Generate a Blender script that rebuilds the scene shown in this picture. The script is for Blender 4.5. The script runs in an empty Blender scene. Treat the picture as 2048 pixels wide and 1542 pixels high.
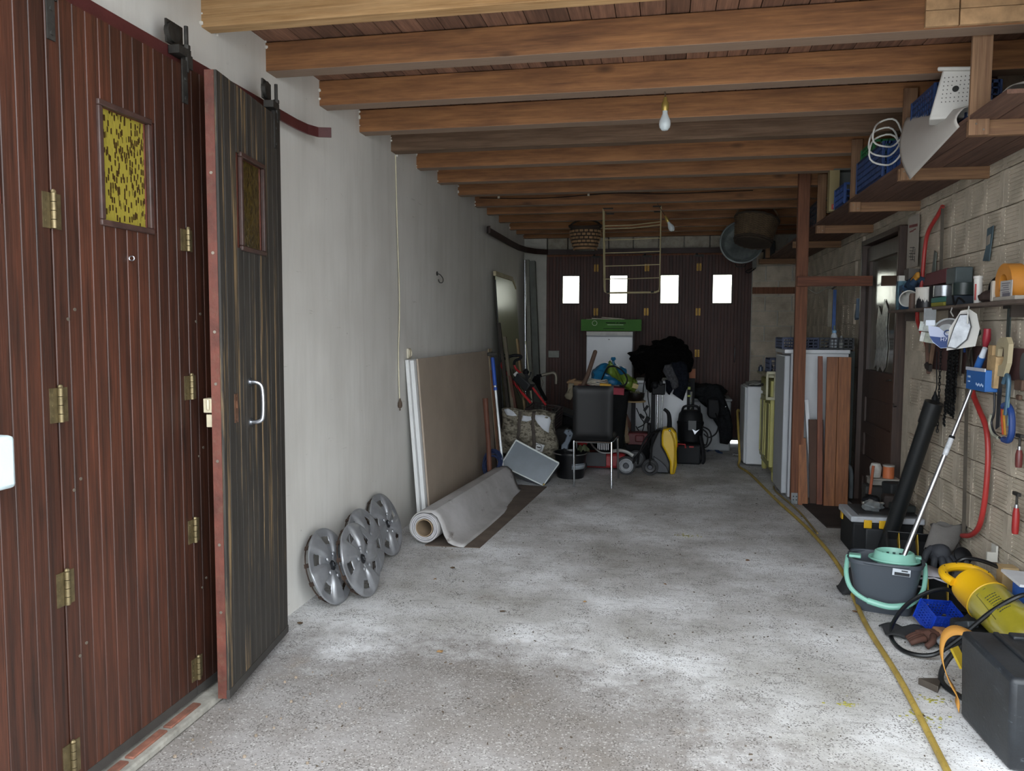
import bpy, math, random
from mathutils import Matrix, Vector, Euler
R = random.Random(7)
PI = math.pi
rad = math.radians
SC = bpy.context.scene
COL = SC.collection

# ------------------------------------------------------------------ camera, sky, exposure
cam_data = bpy.data.cameras.new('camera')
cam = bpy.data.objects.new('camera', cam_data)
COL.objects.link(cam)
cam_data.sensor_width = 36.0
cam_data.lens = 1561.9 / 2048 * 36.0
cam_data.clip_start = 0.02
cam.location = (0.0, 0.0, 1.5)
_pi, _ya, _ro = 0.07162, -0.1913, 0.0049
_F = Vector((math.sin(_ya) * math.cos(_pi), math.cos(_ya) * math.cos(_pi), -math.sin(_pi)))
_R = Vector((math.cos(_ya), -math.sin(_ya), 0))
_U = _R.cross(_F)
_R2 = _R * math.cos(_ro) + _U * math.sin(_ro)
_U2 = _U * math.cos(_ro) - _R * math.sin(_ro)
cam.rotation_euler = Matrix((_R2, _U2, -_F)).transposed().to_euler()
SC.camera = cam

world = bpy.data.worlds.new('overcast_sky')
SC.world = world
world.use_nodes = True
_n = world.node_tree.nodes; _l = world.node_tree.links
_bg = _n['Background']
_tc = _n.new('ShaderNodeTexCoord'); _sep = _n.new('ShaderNodeSeparateXYZ'); _rp = _n.new('ShaderNodeValToRGB')
_l.new(_tc.outputs['Generated'], _sep.inputs[0]); _l.new(_sep.outputs['Z'], _rp.inputs[0])
_rp.color_ramp.elements[0].position = 0.0; _rp.color_ramp.elements[0].color = (0.80, 0.86, 0.92, 1)
_rp.color_ramp.elements[1].position = 0.9; _rp.color_ramp.elements[1].color = (0.92, 0.97, 1.0, 1)
_l.new(_rp.outputs[0], _bg.inputs[0])
_bg.inputs[1].default_value = 6.9
SC.view_settings.view_transform = 'Standard'
SC.view_settings.look = 'None'
SC.view_settings.gamma = 1.0
SC.view_settings.use_curve_mapping = False
SC.view_settings.exposure = 0.0
SC.cycles.max_bounces = 8
SC.cycles.diffuse_bounces = 5

# ------------------------------------------------------------------ helpers
def lin(h):
    h = h.lstrip('#')
    c = [int(h[i:i + 2], 16) / 255 for i in (0, 2, 4)]
    return tuple(x / 12.92 if x <= 0.04045 else ((x + 0.055) / 1.055) ** 2.4 for x in c) + (1,)

def mul(c, k):
    return tuple(min(1, x * k) for x in c[:3]) + (1,)

def base(name):
    m = bpy.data.materials.new(name); m.use_nodes = True
    nt = m.node_tree
    return m, nt, nt.nodes['Principled BSDF']

def coords(nt, scale=(1, 1, 1), rand=True):
    tc = nt.nodes.new('ShaderNodeTexCoord'); mp = nt.nodes.new('ShaderNodeMapping')
    mp.inputs['Scale'].default_value = scale
    nt.links.new(tc.outputs['Object'], mp.inputs['Vector'])
    if rand:
        oi = nt.nodes.new('ShaderNodeObjectInfo'); mm = nt.nodes.new('ShaderNodeMath'); mm.operation = 'MULTIPLY'
        mm.inputs[1].default_value = 37.0
        nt.links.new(oi.outputs['Random'], mm.inputs[0])
        cb = nt.nodes.new('ShaderNodeCombineXYZ')
        for i in range(3): nt.links.new(mm.outputs[0], cb.inputs[i])
        nt.links.new(cb.outputs[0], mp.inputs['Location'])
    return mp.outputs[0]

def noise(nt, vec, scale, detail=4, rough=0.6):
    n = nt.nodes.new('ShaderNodeTexNoise')
    n.inputs['Scale'].default_value = scale; n.inputs['Detail'].default_value = detail
    n.inputs['Roughness'].default_value = rough
    nt.links.new(vec, n.inputs['Vector'])
    return n.outputs['Fac']

def ramp(nt, fac, stops):
    r = nt.nodes.new('ShaderNodeValToRGB')
    e = r.color_ramp.elements
    e[0].position, e[0].color = stops[0]
    e[1].position, e[1].color = stops[-1]
    for p, c in stops[1:-1]:
        x = e.new(p); x.color = c
    nt.links.new(fac, r.inputs[0])
    return r.outputs[0]

def mix(nt, fac, a, b, mode='MIX'):
    m = nt.nodes.new('ShaderNodeMix'); m.data_type = 'RGBA'; m.blend_type = mode
    for s, v in ((m.inputs[0], fac), (m.inputs[6], a), (m.inputs[7], b)):
        if hasattr(v, 'links'): nt.links.new(v, s)
        else: s.default_value = v
    return m.outputs[2]

def bump(nt, p, h, strength, dist=0.01):
    b = nt.nodes.new('ShaderNodeBump'); b.inputs['Strength'].default_value = strength; b.inputs['Distance'].default_value = dist
    nt.links.new(h, b.inputs['Height']); nt.links.new(b.outputs[0], p.inputs['Normal'])

def rnd(nt, lo, hi):
    oi = nt.nodes.new('ShaderNodeObjectInfo'); mr = nt.nodes.new('ShaderNodeMapRange')
    mr.inputs['To Min'].default_value = lo; mr.inputs['To Max'].default_value = hi
    nt.links.new(oi.outputs['Random'], mr.inputs['Value'])
    return mr.outputs[0]

W1 = (1, 1, 1, 1); B0 = (0, 0, 0, 1)
_cache = {}
def M(color, rough=0.6, metal=0.0, var=0.25, scale=6, bmp=0.15, bs=60, dirt=0.0, trans=0.0, spec=None):
    """plain surface: colour broken by soft noise, a little dirt and fine relief"""
    key = (color, rough, metal, var, scale, bmp, bs, dirt, trans, spec)
    if key in _cache: return _cache[key]
    m, nt, p = base('surface_' + color.lstrip('#'))
    v = coords(nt)
    c = lin(color)
    a = ramp(nt, noise(nt, v, scale), [(0.3, mul(c, 1 - var)), (0.7, mul(c, 1 + var))])
    if dirt:
        d = ramp(nt, noise(nt, v, scale * 2.3, 6, 0.75), [(0.52, B0), (0.72, (dirt, dirt, dirt, 1))])
        a = mix(nt, d, a, lin('#5a4d3c'))
    nt.links.new(a, p.inputs['Base Color'])
    p.inputs['Roughness'].default_value = rough; p.inputs['Metallic'].default_value = metal
    if trans:
        p.inputs['Transmission Weight'].default_value = trans
    if spec is not None: p.inputs['Specular IOR Level'].default_value = spec
    if bmp: bump(nt, p, noise(nt, v, bs, 5), bmp, 0.004)
    _cache[key] = m
    return m

def WOOD(dark, light, axis=2, rough=0.7, grain=9, knots=0.0, rv=0.25, weather=None, name='wood', bstr=0.25, coat=0, under=None):
    """wood with grain along one axis, each board its own tint"""
    m, nt, p = base(name)
    s = [grain, grain, grain]; s[axis] = 0.6
    v = coords(nt, tuple(s))
    g = noise(nt, v, 4.0, 8, 0.65)
    a = ramp(nt, g, [(0.3, lin(dark)), (0.68, lin(light))])
    s2 = [70, 70, 70]; s2[axis] = 1.5
    v2 = coords(nt, tuple(s2))
    f = noise(nt, v2, 2.0, 4, 0.6)
    a = mix(nt, 0.35, a, ramp(nt, f, [(0.35, (0.25, 0.25, 0.25, 1)), (0.65, W1)]), 'MULTIPLY')
    if knots:
        s3 = [5, 5, 5]; s3[axis] = 2.2
        vo = nt.nodes.new('ShaderNodeTexVoronoi'); vo.inputs['Scale'].default_value = 1.0
        nt.links.new(coords(nt, tuple(s3)), vo.inputs['Vector'])
        k = ramp(nt, vo.outputs['Distance'], [(0.03, (knots, knots, knots, 1)), (0.14, B0)])
        a = mix(nt, k, a, mul(lin(dark), 0.35))
    hv = nt.nodes.new('ShaderNodeHueSaturation')
    nt.links.new(rnd(nt, 1 - rv, 1 + rv), hv.inputs['Value']); nt.links.new(a, hv.inputs['Color'])
    a = hv.outputs[0]
    if weather:
        s4 = [22, 22, 22]; s4[axis] = 0.7
        w = ramp(nt, noise(nt, coords(nt, tuple(s4)), 1.0, 6, 0.7), [(0.57, B0), (0.66, (0.8, 0.8, 0.8, 1))])
        a = mix(nt, w, a, lin(weather))
    if under:                                       # sawn grey underside
        ge = nt.nodes.new('ShaderNodeNewGeometry'); sz = nt.nodes.new('ShaderNodeSeparateXYZ'); lt = nt.nodes.new('ShaderNodeMath'); lt.operation = 'LESS_THAN'
        nt.links.new(ge.outputs['True Normal'], sz.inputs[0]); nt.links.new(sz.outputs['Z'], lt.inputs[0]); lt.inputs[1].default_value = -0.7
        a = mix(nt, lt.outputs[0], a, mix(nt, f, mul(lin(under), 0.6), mul(lin(under), 1.3)))
    nt.links.new(a, p.inputs['Base Color'])
    p.inputs['Roughness'].default_value = rough
    if coat: p.inputs['Coat Weight'].default_value = coat; p.inputs['Coat Roughness'].default_value = 0.25
    bump(nt, p, f, bstr, 0.003)
    return m

class B:
    """mesh builder: everything added to one B becomes one mesh"""
    def __init__(s): s.v = []; s.f = []
    def add(s, vs, fs, mt=None):
        o = len(s.v)
        s.v += [tuple(mt @ Vector(p)) if mt else tuple(p) for p in vs]
        s.f += [tuple(i + o for i in f) for f in fs]
        return s
    def box(s, c, d, rot=None, mt=None):
        x, y, z = d[0] / 2, d[1] / 2, d[2] / 2
        vs = [(-x, -y, -z), (x, -y, -z), (x, y, -z), (-x, y, -z), (-x, -y, z), (x, -y, z), (x, y, z), (-x, y, z)]
        T = Matrix.Translation(c)
        if rot: T = T @ Euler(rot).to_matrix().to_4x4()
        if mt: T = mt @ T
        return s.add(vs, [(0, 3, 2, 1), (4, 5, 6, 7), (0, 1, 5, 4), (1, 2, 6, 5), (2, 3, 7, 6), (3, 0, 4, 7)], T)
    def bar(s, a, b, w, h=None, up=(0, 0, 1)):
        """rectangular bar from point a to point b"""
        a = Vector(a); b = Vector(b); h = h or w
        d = b - a; L = d.length; d.normalize()
        u = Vector(up)
        if abs(d.dot(u)) > 0.98: u = Vector((0, 1, 0))
        x = u.cross(d).normalized(); y = d.cross(x)
        T = Matrix((x, y, d)).transposed().to_4x4(); T.translation = (a + b) / 2
        return s.box((0, 0, 0), (w, h, L), mt=T)
    def tube(s, pts, r, n=8, closed=False, caps=True):
        pts = [Vector(p) for p in pts]; N = len(pts)
        rs = r if isinstance(r, (list, tuple)) else [r] * N
        up = None; vs = []; fs = []
        for i in range(N):
            if closed: t = pts[(i + 1) % N] - pts[i - 1]
            else: t = pts[min(i + 1, N - 1)] - pts[max(i - 1, 0)]
            if t.length < 1e-9: t = Vector((0, 0, 1))
            t.normalize()
            if up is None:
                up = Vector((0, 0, 1)) if abs(t.z) < 0.9 else Vector((1, 0, 0))
            x = up.cross(t)
            if x.length < 1e-4: x = Vector((1, 0.3, 0)).cross(t)
            x.normalize(); y = t.cross(x); up = y
            for k in range(n):
                a = 2 * PI * k / n
                vs.append(pts[i] + (x * math.cos(a) + y * math.sin(a)) * rs[i])
        M_ = N if closed else N - 1
        for i in range(M_):
            for k in range(n):
                a = i * n + k; b = i * n + (k + 1) % n; j = ((i + 1) % N) * n
                fs.append((a, b, j + (k + 1) % n, j + k))
        if caps and not closed:
            fs.append(tuple(range(n - 1, -1, -1))); fs.append(tuple((N - 1) * n + k for k in range(n)))
        return s.add(vs, fs)
    def lathe(s, prof, n=24, mt=None, sx=1.0, sy=1.0, arc=1.0, close=False):
        vs = []; fs = []; P_ = len(prof)
        full = arc >= 0.999; NN = n if full else n + 1
        for k in range(NN):
            a = 2 * PI * arc * k / n
            for (r, z) in prof: vs.append((r * math.cos(a) * sx, r * math.sin(a) * sy, z))
        for k in range(n):
            k2 = (k + 1) % NN
            for j in range(P_ - 1):
                fs.append((k * P_ + j, k2 * P_ + j, k2 * P_ + j + 1, k * P_ + j + 1))
        return s.add(vs, fs, mt)
    def cyl(s, a, b, r, r2=None, n=16):
        return s.tube([a, b], [r, r if r2 is None else r2], n)
    def prism(s, poly, d, mt=None):
        """2-D polygon in xy, extruded from z=0 to z=d"""
        n = len(poly)
        vs = [(x, y, 0) for x, y in poly] + [(x, y, d) for x, y in poly]
        fs = [tuple(range(n - 1, -1, -1)), tuple(range(n, 2 * n))]
        fs += [(i, (i + 1) % n, n + (i + 1) % n, n + i) for i in range(n)]
        return s.add(vs, fs, mt)
    def grid(s, fn, nu, nv, th=0.0, mt=None):
        vs = [fn(i / nu, j / nv) for i in range(nu + 1) for j in range(nv + 1)]
        q = lambda i, j: i * (nv + 1) + j
        fs = [(q(i, j), q(i + 1, j), q(i + 1, j + 1), q(i, j + 1)) for i in range(nu) for j in range(nv)]
        return s.add(vs, fs, mt)
    def ball(s, c, r, n=12, sc=(1, 1, 1)):
        prof = [(max(1e-4, math.sin(PI * i / (n // 2))) * r, -math.cos(PI * i / (n // 2)) * r) for i in range(n // 2 + 1)]
        return s.lathe(prof, n, Matrix.Translation(c) @ Matrix.Diagonal((sc[0], sc[1], sc[2], 1)))

def wm(o):
    m = o.matrix_basis.copy(); p = o.parent
    while p: m = p.matrix_basis @ m; p = p.parent
    return m

# scale about the camera position; corrects right-hand wall fittings first placed too deep
CAM_SCALE, LIFT = 1.0, 0.0
def XF(p):
    return Vector((p[0] * CAM_SCALE, p[1] * CAM_SCALE, p[2] * CAM_SCALE + LIFT))

def obj(name, b, mat, parent=None, local=False, bev=0, solid=0, sub=0, ang=35, kind=None, label=None):
    vs = b.v
    if parent and not local:
        inv = wm(parent).inverted()
        vs = [inv @ XF(v) for v in vs]
    me = bpy.data.meshes.new(name)
    me.from_pydata([tuple(v) for v in vs], [], b.f)
    me.update()
    me.shade_smooth()
    me.set_sharp_from_angle(angle=rad(ang))
    me.materials.append(mat)
    o = bpy.data.objects.new(name, me)
    COL.objects.link(o)
    o.parent = parent
    if solid:
        md = o.modifiers.new('solid', 'SOLIDIFY'); md.thickness = solid; md.offset = 0
    if bev:
        md = o.modifiers.new('bevel', 'BEVEL'); md.width = bev; md.segments = 2; md.limit_method = 'ANGLE'; md.angle_limit = rad(40)
    if sub:
        md = o.modifiers.new('sub', 'SUBSURF'); md.levels = sub; md.render_levels = sub
    if kind: o['kind'] = kind
    if label: o['label'] = label
    return o

def thing(name, label, cat, loc=(0, 0, 0), rot=(0, 0, 0), group=None, mt=None):
    o = bpy.data.objects.new(name, None)
    COL.objects.link(o)
    o.empty_display_size = 0.05
    if mt is not None: o.matrix_basis = mt
    else: o.location = XF(loc); o.rotation_euler = rot
    o['label'] = label; o['category'] = cat
    if group: o['group'] = group
    return o

def tag(o, label, cat, group=None, kind=None):
    o['label'] = label; o['category'] = cat
    if group: o['group'] = group
    if kind: o['kind'] = kind
    return o

def single(name, b, mat, label, cat, group=None, base_at=None, **k):
    """a thing that is one mesh, its origin put at its base"""
    b.v = [tuple(XF(v)) for v in b.v]
    if base_at is not None: base_at = XF(base_at)
    if base_at is None:
        xs = [v[0] for v in b.v]; ys = [v[1] for v in b.v]; zs = [v[2] for v in b.v]
        base_at = ((min(xs) + max(xs)) / 2, (min(ys) + max(ys)) / 2, min(zs))
    q = Vector(base_at)
    b.v = [tuple(Vector(v) - q) for v in b.v]
    o = obj(name, b, mat, None, **k); o.location = q
    return tag(o, label, cat, group)

def copy_tree(o, parent=None):
    c = o.copy(); COL.objects.link(c); c.parent = parent
    for ch in o.children: copy_tree(ch, c)
    return c

def frame_m(o, x, y, z):
    m = Matrix((Vector(x).normalized(), Vector(y).normalized(), Vector(z).normalized())).transposed().to_4x4()
    m.translation = o
    return m

def spline(pts, k=6):
    """Catmull-Rom through points"""
    P_ = [Vector(p) for p in pts]; out = []
    for i in range(len(P_) - 1):
        p0 = P_[max(i - 1, 0)]; p1 = P_[i]; p2 = P_[i + 1]; p3 = P_[min(i + 2, len(P_) - 1)]
        for j in range(k):
            t = j / k
            out.append(0.5 * ((2 * p1) + (p2 - p0) * t + (2 * p0 - 5 * p1 + 4 * p2 - p3) * t * t + (3 * p1 - p0 - 3 * p2 + p3) * t ** 3))
    out.append(P_[-1])
    return out

def text_part(name, body, size, mat, parent, mt, label=None):
    """flat lettering turned into a thin mesh, placed by a matrix in coordinates before scaling"""
    cu = bpy.data.curves.new(name, 'FONT'); cu.body = body; cu.size = size; cu.extrude = 0.0004
    cu.align_x = 'CENTER'; cu.align_y = 'CENTER'; cu.resolution_u = 3
    tmp = bpy.data.objects.new(name + '_outline', cu)
    me = bpy.data.meshes.new_from_object(tmp)
    b = B().add([v.co for v in me.vertices], [tuple(p.vertices) for p in me.polygons], mt)
    bpy.data.objects.remove(tmp); bpy.data.curves.remove(cu); bpy.data.meshes.remove(me)
    return obj(name, b, mat, parent, label=label, kind='stuff')

# ------------------------------------------------------------------ materials of the shell
XL, XR, YB, ZC = -1.90, 1.72, 10.65, 2.735
YF = 1.85

def plaster_mat():
    m, nt, p = base('white_plaster')
    v = coords(nt, rand=False)
    a = ramp(nt, noise(nt, v, 0.9, 3), [(0.3, lin('#bfbcb6')), (0.7, lin('#d4d2cd'))])
    s = ramp(nt, noise(nt, coords(nt, (6, 6, 0.7), False), 1.2, 6, 0.7), [(0.45, B0), (0.75, (0.35, 0.35, 0.35, 1))])
    a = mix(nt, s, a, lin('#a5a29a'))
    vo = nt.nodes.new('ShaderNodeTexVoronoi'); vo.inputs['Scale'].default_value = 5.5
    nt.links.new(v, vo.inputs['Vector'])
    k = ramp(nt, vo.outputs['Distance'], [(0.018, (0.6, 0.6, 0.6, 1)), (0.035, B0)])
    a = mix(nt, k, a, lin('#6e6a62'))
    sc = ramp(nt, noise(nt, coords(nt, (3, 2, 14), False), 1.6, 5, 0.75), [(0.66, B0), (0.70, (0.45, 0.45, 0.45, 1)), (0.74, B0)])
    a = mix(nt, sc, a, lin('#86827a'))
    nt.links.new(a, p.inputs['Base Color']); p.inputs['Roughness'].default_value = 0.85
    bump(nt, p, noise(nt, v, 18, 4), 0.12, 0.01)
    return m

def concrete_mat():
    m, nt, p = base('worn_concrete')
    v = coords(nt, rand=False)
    a = ramp(nt, noise(nt, v, 1.1, 7, 0.62), [(0.32, lin('#98958f')), (0.48, lin('#bdbcbb')), (0.64, lin('#e6e7e9'))])
    # brown oil-like stain near the threshold
    gx = nt.nodes.new('ShaderNodeTexCoord'); sp = nt.nodes.new('ShaderNodeVectorMath'); sp.operation = 'DISTANCE'
    mp = nt.nodes.new('ShaderNodeMapping'); mp.inputs['Scale'].default_value = (0.7, 1.0, 1)
    nt.links.new(gx.outputs['Object'], mp.inputs[0]); nt.links.new(mp.outputs[0], sp.inputs[0]); sp.inputs[1].default_value = (-0.62, 2.60, 0)
    ad = nt.nodes.new('ShaderNodeMath'); ad.operation = 'SUBTRACT'
    nt.links.new(sp.outputs['Value'], ad.inputs[0])
    nn = nt.nodes.new('ShaderNodeMath'); nn.operation = 'MULTIPLY'; nn.inputs[1].default_value = 1.45
    nt.links.new(noise(nt, v, 3.2, 8, 0.75), nn.inputs[0]); nt.links.new(nn.outputs[0], ad.inputs[1])
    st = ramp(nt, ad.outputs[0], [(-0.05 + 0.05, (0.68, 0.68, 0.68, 1)), (0.42, B0)])
    a = mix(nt, st, a, lin('#5a4f46'))
    # rusty and greenish blotches
    bl = ramp(nt, noise(nt, v, 2.7, 6, 0.7), [(0.60, B0), (0.74, (0.45, 0.45, 0.45, 1))])
    a = mix(nt, bl, a, lin('#8d7c6a'))
    # dark streaks running across
    sk = ramp(nt, noise(nt, coords(nt, (2.2, 9, 1), False), 3.0, 8, 0.75), [(0.55, B0), (0.66, (0.55, 0.55, 0.55, 1))])
    a = mix(nt, sk, a, lin('#6f6c69'))
    # pitted aggregate: dark pores and pale chips
    vo = nt.nodes.new('ShaderNodeTexVoronoi'); vo.inputs['Scale'].default_value = 110
    nt.links.new(v, vo.inputs['Vector'])
    dn = ramp(nt, noise(nt, v, 6, 4), [(0.4, (0.24, 0.24, 0.24, 1)), (0.7, (0.46, 0.46, 0.46, 1))])
    lt = nt.nodes.new('ShaderNodeMath'); lt.operation = 'LESS_THAN'
    nt.links.new(vo.outputs['Distance'], lt.inputs[0]); nt.links.new(dn, lt.inputs[1])
    sh = nt.nodes.new('ShaderNodeMath'); sh.operation = 'MULTIPLY'; sh.inputs[1].default_value = 0.75
    nt.links.new(lt.outputs[0], sh.inputs[0])
    gate = nt.nodes.new('ShaderNodeMath'); gate.operation = 'MULTIPLY'
    nt.links.new(sh.outputs[0], gate.inputs[0])
    nt.links.new(ramp(nt, noise(nt, v, 28, 3), [(0.38, B0), (0.5, W1)]), gate.inputs[1])
    a = mix(nt, gate.outputs[0], a, lin('#4f4a46'))
    v3 = nt.nodes.new('ShaderNodeTexVoronoi'); v3.inputs['Scale'].default_value = 170; nt.links.new(v, v3.inputs['Vector'])
    c3 = nt.nodes.new('ShaderNodeSeparateColor'); nt.links.new(v3.outputs['Color'], c3.inputs[0])
    ch = ramp(nt, c3.outputs[0], [(0.9, B0), (0.93, (0.3, 0.3, 0.3, 1))])
    a = mix(nt, ch, a, lin('#dcdad6'))
    nt.links.new(a, p.inputs['Base Color'])
    p.inputs['Roughness'].default_value = 0.9; p.inputs['Specular IOR Level'].default_value = 0.25
    bump(nt, p, noise(nt, v, 45, 6, 0.7), 0.5, 0.008)
    return m

def block_mat():
    m, nt, p = base('whitewashed_block')
    v = coords(nt, rand=False)
    a = ramp(nt, noise(nt, v, 5, 6), [(0.3, lin('#9c9282')), (0.66, lin('#c8bcaa'))])
    d = ramp(nt, noise(nt, v, 22, 8, 0.8), [(0.60, B0), (0.72, (0.7, 0.7, 0.7, 1))])
    a = mix(nt, d, a, lin('#6b4a38'))
    hv = nt.nodes.new('ShaderNodeHueSaturation'); nt.links.new(rnd(nt, 0.93, 1.07), hv.inputs['Value']); nt.links.new(a, hv.inputs['Color'])
    nt.links.new(hv.outputs[0], p.inputs['Base Color']); p.inputs['Roughness'].default_value = 0.9
    bump(nt, p, noise(nt, v, 60, 5), 0.5, 0.006)
    return m

PLASTER = plaster_mat(); CONC = concrete_mat(); BLOCK = block_mat()
MORTAR = M('#b3a998', 0.95, var=0.15, bmp=0.5, bs=40, dirt=0.3)
JOIST = WOOD('#6b452b', '#a06f45', 0, 0.75, 5, 0.8, 0.14, name='joist_pine', under='#86705f')
JOISTL = WOOD('#9a7448', '#c7a274', 0, 0.75, 7, 0.7, 0.1, name='fresh_pine')
JOISTD = WOOD('#55402f', '#7b6350', 0, 0.85, 7, 0.5, 0.1, name='grey_pine')
PLANK = WOOD('#5c4032', '#8c6550', 1, 0.8, 9, 0.6, 0.3, name='ceiling_plank')
BATTEN_X = WOOD('#6d4e3a', '#94704f', 0, 0.8, 12, 0.5, 0.12, name='batten_x')
BATTEN_Z = WOOD('#6b4c37', '#947356', 2, 0.8, 12, 0.5, 0.15, name='batten_z')
POSTW = WOOD('#5f3826', '#8a5a40', 2, 0.8, 12, 0.6, 0.15, name='post_wood')
SHELFW = WOOD('#4b332a', '#6f5142', 1, 0.85, 10, 0.4, 0.15, name='shelf_plank')

def struct(name, b, mat, parent=None, **k):
    o = obj(name, b, mat, parent, **k)
    if parent is None: o['kind'] = 'structure'
    return o

# ------------------------------------------------------------------ ground outside and floor
struct('ground', B().box((0, 5, -0.30), (80, 80, 0.3)), M('#b0aeaa', 0.95, var=0.12, scale=1.5, bmp=0.4, bs=30))
struct('floor', B().box((0.075, 5.5, -0.075), (4.6, 12.6, 0.15)), CONC)
# low concrete kerb with its red brick edge under the folding door
struct('trim_1', B().box((-1.80, 1.95, 0.015), (0.15, 2.0, 0.03)), M('#8b8880', 0.95, var=0.3, scale=12, bmp=0.6, dirt=0.5), bev=0.008)
kb = B()
for i in range(9): kb.box((-1.768, 0.9 + i * 0.21, 0.02), (0.035, 0.19, 0.034))
struct('trim_2', kb, M('#6e4638', 0.9, var=0.4, scale=18, bmp=0.6, dirt=0.6), bev=0.004)

# ------------------------------------------------------------------ left wall
wl = struct('wall_left', B().box((XL - 0.1, 6.0, 1.5), (0.2, 9.9, 3.2)), PLASTER)
# right wall core and its grooved hollow blocks
wr = struct('wall_right', B().box((XR + 0.13, 4.0, 1.5), (0.22, 4.36, 3.2)).box((XR + 0.13, 9.215, 1.5), (0.22, 3.77, 3.2))
            .box((XR + 0.13, 6.755, 2.69), (0.22, 1.15, 0.82)), MORTAR)
def block_mesh(L, H, D=0.018):
    b = B().box((0, 0, 0), (D, L, H))
    n = 9; rr_ = random.Random(2)
    x = -D / 2 - 0.002
    for k in range(n):                              # proud ribs between the grooves
        zc = -H / 2 + H * (k + 0.45) / n
        for (a_, c_) in ((-L / 2 + 0.05, -0.025), (0.02, L / 2 - 0.05)):
            a2, c2 = a_ + rr_.uniform(-0.008, 0.008), c_ + rr_.uniform(-0.008, 0.008)
            b.box((x, (a2 + c2) / 2, zc), (0.006, c2 - a2, H / n * rr_.uniform(0.50, 0.66)))
    for yy, w in ((-L / 2 + 0.026, 0.052), (L / 2 - 0.026, 0.052), (-0.002, 0.044)):  # smooth vertical bands
        b.box((x, yy, 0), (0.0055, w, H))
    return b
BH, BL = 0.195, 0.49
row = 0; z = 0.0
proto = obj('block', block_mesh(BL - 0.006, BH - 0.006), BLOCK, wr, local=True, ang=20)
proto_used = False
nb = 0
while z < 2.7:
    y = 1.83 + (0.245 if row % 2 else 0)
    while y < YB:
        y0, y1 = y, y + BL
        yc = y + BL / 2
        if not (y1 > 6.17 and y0 < 7.34 and z < 2.26):
            if not proto_used: o = proto; proto_used = True
            else:
                o = proto.copy(); COL.objects.link(o)
            o.location = (XR + 0.012 + R.uniform(-0.001, 0.001), yc, z + BH / 2)
            o.rotation_euler = (R.uniform(-0.006, 0.006), 0, 0)
            if R.random() < 0.5: o.scale = (1, 1, -1) if R.random() < 0.5 else (1, -1, 1)
            nb += 1
        y += BL
    z += BH; row += 1

# ------------------------------------------------------------------ back wall: plaster strip, lintel blocks, grooved right part
wb = struct('wall_back', B().box((XL + 0.155, YB + 0.1, 1.37), (0.31, 0.2, 3.0)).box((0, YB + 0.16, 2.8), (4.2, 0.08, 0.62))
            .box((1.50, YB + 0.12, 1.37), (0.77, 0.2, 2.8)), M('#a9a79f', 0.9, var=0.12, bmp=0.2))
lb = WOOD('#6f6a5e', '#a39c8c', 0, 0.9, 3, 0.6, 0.12, name='lintel_block')
lm = M('#9d978a', 0.9, var=0.25, scale=9, bmp=0.4, dirt=0.5)
xx = -1.58
for w in (0.28, 0.19, 0.36, 0.33, 0.33, 0.33, 0.33, 0.33, 0.33, 0.33):
    obj('block', B().box((xx + w / 2, YB + 0.06, 2.64), (w - 0.015, 0.12, 0.20)), lm, wb, bev=0.004); xx += w
for r_ in range(13):
    zz = r_ * 0.195
    for c_ in range(3):
        x0 = 1.12 + c_ * 0.33 - (0.16 if r_ % 2 else 0); x1 = min(x0 + 0.32, 1.72); x0 = max(x0, 1.12)
        if x1 - x0 < 0.05: continue
        bb = B().box(((x0 + x1) / 2, YB + 0.03, zz + 0.0975), (x1 - x0 - 0.008, 0.06, 0.185))
        for g in range(6): bb.box(((x0 + x1) / 2, YB - 0.003, zz + 0.02 + g * 0.031), (x1 - x0 - 0.008, 0.012, 0.018))
        obj('block', bb, BLOCK, wb)
struct('trim_3', B().box((1.41, YB - 0.02, 2.02), (0.58, 0.03, 0.085)), POSTW)   # dark rail let into the blocks
struct('leak_strip', B().box((-0.24, YB + 0.075, 2.525), (2.76, 0.05, 0.09)), POSTW)  # added strip that stops light leaking in above the back door
# front lintel and jambs of the opening
struct('wall_front', B().box((0.075, YF - 0.1, 2.97), (4.4, 0.2, 0.42)).box((XR + 0.15, YF - 0.08, 1.5), (0.25, 0.12, 3.2)), PLASTER)

# ------------------------------------------------------------------ ceiling: slab, planks, joists
ce = struct('ceiling', B().box((0.075, 6.3, 2.996), (4.4, 9.1, 0.2)), PLANK)
JY = [1.90, 2.44, 3.02, 3.555, 4.15, 4.73, 5.31, 5.885, 6.455, 7.125, 7.79, 8.335, 8.96, 9.60, 10.05, 10.56]
x = XL - 0.02; i = 0
while x < XR + 0.05:
    w = R.uniform(0.088, 0.112)
    cuts = [1.84, R.choice(JY[4:8]) + 0.05, R.choice(JY[9:13]) + 0.05, YB + 0.05]
    for a_, b_ in zip(cuts, cuts[1:]):
        obj('plank', B().box((x + w / 2, (a_ + b_) / 2, 2.881 + R.uniform(0, 0.003)), (w - 0.004, b_ - a_ - 0.004, 0.022)), PLANK, ce)
    x += w
for k, jy in enumerate(JY):
    m = JOISTL if k == 2 else (JOISTD if k == 6 else JOIST)
    h = 0.136; t = 0.075 if k == 2 else (0.105 if k < 11 else 0.08)
    dz = R.uniform(-0.006, 0.006)
    b = B().box((-0.085, jy + t / 2, ZC + h / 2 + dz), (3.77, t, h))
    obj('joist', b, m, ce, bev=0.004)
# the pieced packing blocks along one joist, near the right-hand wall
for r_ in range(2):
    for c_, (a_, w_) in enumerate(((1.02, 0.13), (1.15, 0.28), (1.43, 0.28), (1.71, 0.3))):
        obj('packing_block', B().box((a_ + w_ / 2, 3.548, 2.769 + r_ * 0.065), (w_ - 0.006, 0.02, 0.062)), M('#a88763', 0.85, var=0.3, scale=14), ce)
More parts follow.
